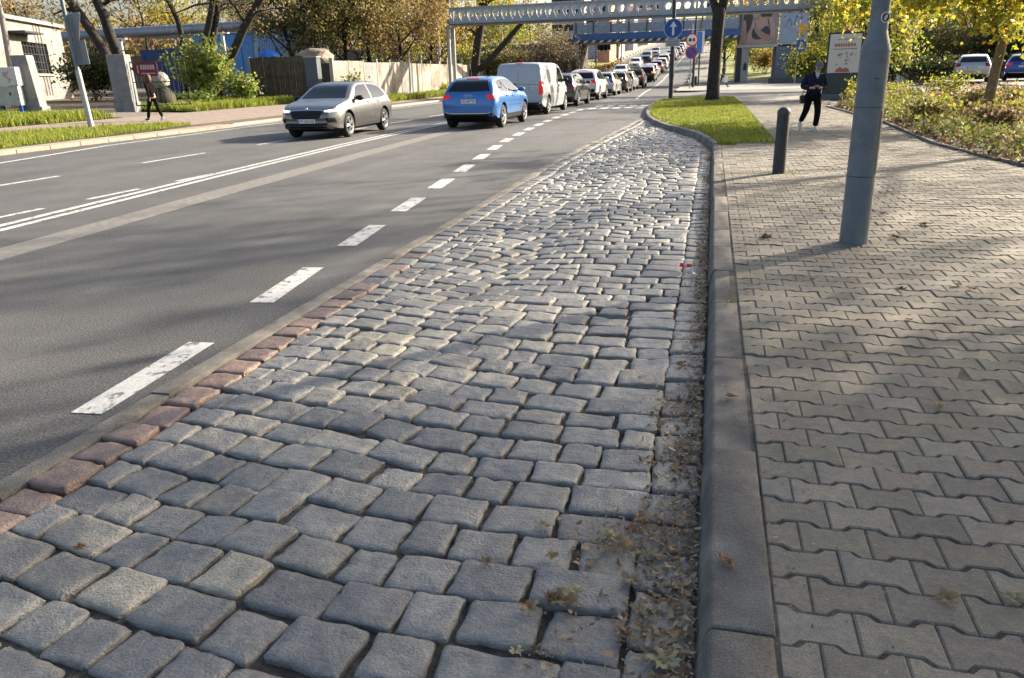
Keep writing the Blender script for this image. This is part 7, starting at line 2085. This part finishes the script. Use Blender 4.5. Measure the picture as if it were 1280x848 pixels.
def f_hair(bm):
    bmesh.ops.create_uvsphere(bm, u_segments=18, v_segments=12, radius=1)
    bmesh.ops.delete(bm, geom=[v for v in bm.verts if v.co.y < .1 or v.co.z < -.35 or v.co.z > .3], context='VERTS')
    for v in bm.verts: v.co = Vector((v.co.x * .078, v.co.y * .101, v.co.z * .12))
onhead(man, MH, 'hair', f_hair, M_hair)
Rm = Matrix.Translation(mp) @ Matrix.Rotation(rad(4), 4, 'Z')
b = MB(); b.box(-.038, .038, -.006, .006, -.078, .078); ph = b.build('phone', M_bag, bevel=.005); ph.matrix_world = Rm @ Matrix.Translation((-.003, -.345, 1.075)) @ Matrix.Rotation(rad(-48), 4, 'X')
tag(ph, 'dark phone held in both hands by the man in the grey cap', 'phone')
b = MB(); b.box(-.034, .034, .0062, .008, -.07, .07); b.build('screen', M_glass, ph)
bagr = empty('shoulder_bag', mp + Vector((-.25, .02, .78)), rad(4), 'black shoulder bag hanging at the hip of the man in the grey cap', 'bag')
b = MB(); b.box(-.05, .055, -.12, .12, -.12, .08); b.build('pouch', M_bag, bagr, bevel=.035, seg=3, smooth=40)
b = MB(); b.box(-.062, -.051, -.10, .10, -.02, .065); b.build('flap', M_bag, bagr, bevel=.008)
b = MB(); b.tube([(.0, .09, .06), (.06, .15, .28), (.15, .13, .46), (.30, .06, .595), (.37, -.06, .60), (.34, -.175, .50), (.22, -.195, .34), (.09, -.175, .16), (.01, -.10, .06)], .011, 6); b.build('strap', M_bag, bagr, smooth=True)

man.scale = (.97, .93, .89)
for o_ in (ph, bagr):
    o_.location = mp + (o_.matrix_world.translation - mp if o_ is ph else Vector(o_.location) - mp) * .89; o_.scale = (.89, .89, .89)
# --- the woman walking on the far pavement: she faces image left / away, seen from behind left
wpos = Vector((-19.75, 24.7, gz(-19.75, 24.7) + .02))
wo = empty('person', wpos, rad(-108), 'auburn-haired woman in a dark jacket walking on the far pavement', 'person')
J = {'pel': ((0, .0, .92), (.12, .09)), 'sp': ((0, -.01, 1.06), (.10, .085)), 'ch': ((0, -.03, 1.24), (.125, .095)), 'nk0': ((0, -.04, 1.38), .06), 'nk': ((0, -.055, 1.43), .048), 'hd': ((0, -.075, 1.49), .045),
     'sl': ((.155, -.02, 1.33), .052), 'el': ((.20, .10, 1.08), .040), 'wl': ((.19, .14, .86), .027), 'hl': ((.185, .13, .79), (.028, .02)), 'sr': ((-.155, -.03, 1.33), .052), 'er': ((-.20, -.08, 1.08), .040), 'wr': ((-.17, -.25, .90), .027), 'hr': ((-.165, -.29, .85), (.028, .02)),
     'thl': ((.08, -.01, .85), .085), 'kl': ((.085, -.17, .49), .055), 'al': ((.08, -.33, .09), .036), 'thr': ((-.08, .02, .85), .085), 'kr': ((-.085, .12, .48), .055), 'ar': ((-.08, .36, .13), .036)}
E = [('pel', 'sp'), ('sp', 'ch'), ('ch', 'nk0'), ('nk0', 'nk'), ('nk', 'hd'), ('ch', 'sl'), ('sl', 'el'), ('el', 'wl'), ('wl', 'hl'), ('ch', 'sr'), ('sr', 'er'), ('er', 'wr'), ('wr', 'hr'), ('pel', 'thl'), ('thl', 'kl'), ('kl', 'al'), ('pel', 'thr'), ('thr', 'kr'), ('kr', 'ar')]
fingers(J, E, 'hl', 'wl', (0, -.1, -1), (0, 1, 0), 'fl', .9, .25); fingers(J, E, 'hr', 'wr', (0, -.3, -1), (0, 1, 0), 'fr', .9, -.25)
body, MW = mix_body('body', J, E, 'pel', (Vector((0, -.09, 1.57)), .98, 0, rad(6)), M_skin, wo)
JJ = {'hip': ((0, .0, .84), (.15, .125)), 'pel': ((0, .0, .94), (.145, .115)), 'sp': ((0, -.01, 1.07), (.13, .11)), 'ch': ((0, -.03, 1.25), (.155, .12)), 'nk0': ((0, -.04, 1.37), .085), 'sl': ((.16, -.02, 1.32), .070), 'el': ((.205, .10, 1.08), .058), 'wl': ((.188, .138, .83), .043), 'sr': ((-.16, -.03, 1.32), .070), 'er': ((-.205, -.08, 1.08), .058), 'wr': ((-.166, -.265, .875), .043)}
EE = [('hip', 'pel'), ('pel', 'sp'), ('sp', 'ch'), ('ch', 'nk0'), ('ch', 'sl'), ('sl', 'el'), ('el', 'wl'), ('ch', 'sr'), ('sr', 'er'), ('er', 'wr')]
put('jacket', skin_mesh('jacket', JJ, EE, 'sp'), M_coat, wo)
JT = {'pel': ((0, .0, .90), (.14, .115)), 'thl': ((.082, -.02, .80), .100), 'kl': ((.086, -.17, .49), .070), 'al': ((.082, -.325, .10), .062), 'thr': ((-.082, .03, .80), .100), 'kr': ((-.086, .12, .48), .070), 'ar': ((-.082, .345, .14), .060)}
put('trousers', skin_mesh('trousers', JT, [('pel', 'thl'), ('thl', 'kl'), ('kl', 'al'), ('pel', 'thr'), ('thr', 'kr'), ('kr', 'ar')], 'pel'), M_trous, wo)
shoe(wo, (.08, -.30, .012), (.085, -.50, .03), M_bag, .038); shoe(wo, (-.08, .395, .10), (-.08, .24, .0), M_bag, .038)
def f_bob(bm):
    bmesh.ops.create_uvsphere(bm, u_segments=20, v_segments=14, radius=1)
    bmesh.ops.delete(bm, geom=[v for v in bm.verts if (v.co.y < -.35 and v.co.z < .35) or v.co.z < -.98], context='VERTS')
    for v in bm.verts:
        z = v.co.z; k = 1.0 + .34 * max(0, -z)
        v.co = Vector((v.co.x * .118 * k, v.co.y * .136 * k + .018, z * (.138 if z > 0 else .245) + .008))
        v.co += v.co.normalized() * .008 * noise.noise(v.co * 40)
onhead(wo, MW, 'hair', f_bob, M_hairr)
onhead(wo, MW, 'eyes', f_eyes, M_hair); wo.scale = (.96, .96, .96)
# --- the half-hidden person beside the island tree
pp_ = at(903.5, 106, 64); pp_.z = base(64) + .125
p3 = empty('person', pp_, rad(60), 'person in a dark coat carrying a white bag, half hidden behind the island tree', 'person')
J2 = {k_: v_ for k_, v_ in J.items() if not (k_[:2] in ('fl', 'fr'))}; E2 = [e_ for e_ in E if e_[0] in J2 and e_[1] in J2]
b3, M3 = mix_body('body', J2, E2, 'pel', (Vector((0, -.09, 1.57)), 1.0, 0, 0), M_skin, p3)
put('coat', skin_mesh('coat', JJ, EE, 'sp'), M_navy, p3); put('trousers', skin_mesh('trousers', JT, [('pel', 'thl'), ('thl', 'kl'), ('kl', 'al'), ('pel', 'thr'), ('thr', 'kr'), ('kr', 'ar')], 'pel'), mat('dark_jeans', (.03, .045, .09), .9, .2, 6, .3, 26), p3)
shoe(p3, (.08, -.30, .012), (.085, -.50, .03), M_bag, .038); shoe(p3, (-.08, .395, .10), (-.08, .24, .0), M_bag, .038)
onhead(p3, M3, 'hair', f_bob, M_hair); p3.scale = (1.06, 1.06, 1.06)
b = MB(); b.prism([(-.15, -.36), (.15, -.36), (.13, 0), (.03, .14), (-.03, .14), (-.13, 0)], -.05, .05, M=Matrix.Rotation(math.pi / 2, 4, 'X'))
bg_ = b.build('carrier_bag', mat('white_plastic_bag', (.7, .7, .72), .4, .1, 8, .3, 20), bevel=.025, seg=2, loc=pp_ + Vector((.18, -.12, .72))); bg_.rotation_euler = (0, 0, rad(20))
tag(bg_, 'white carrier bag in the hand of the person beside the island tree', 'bag')
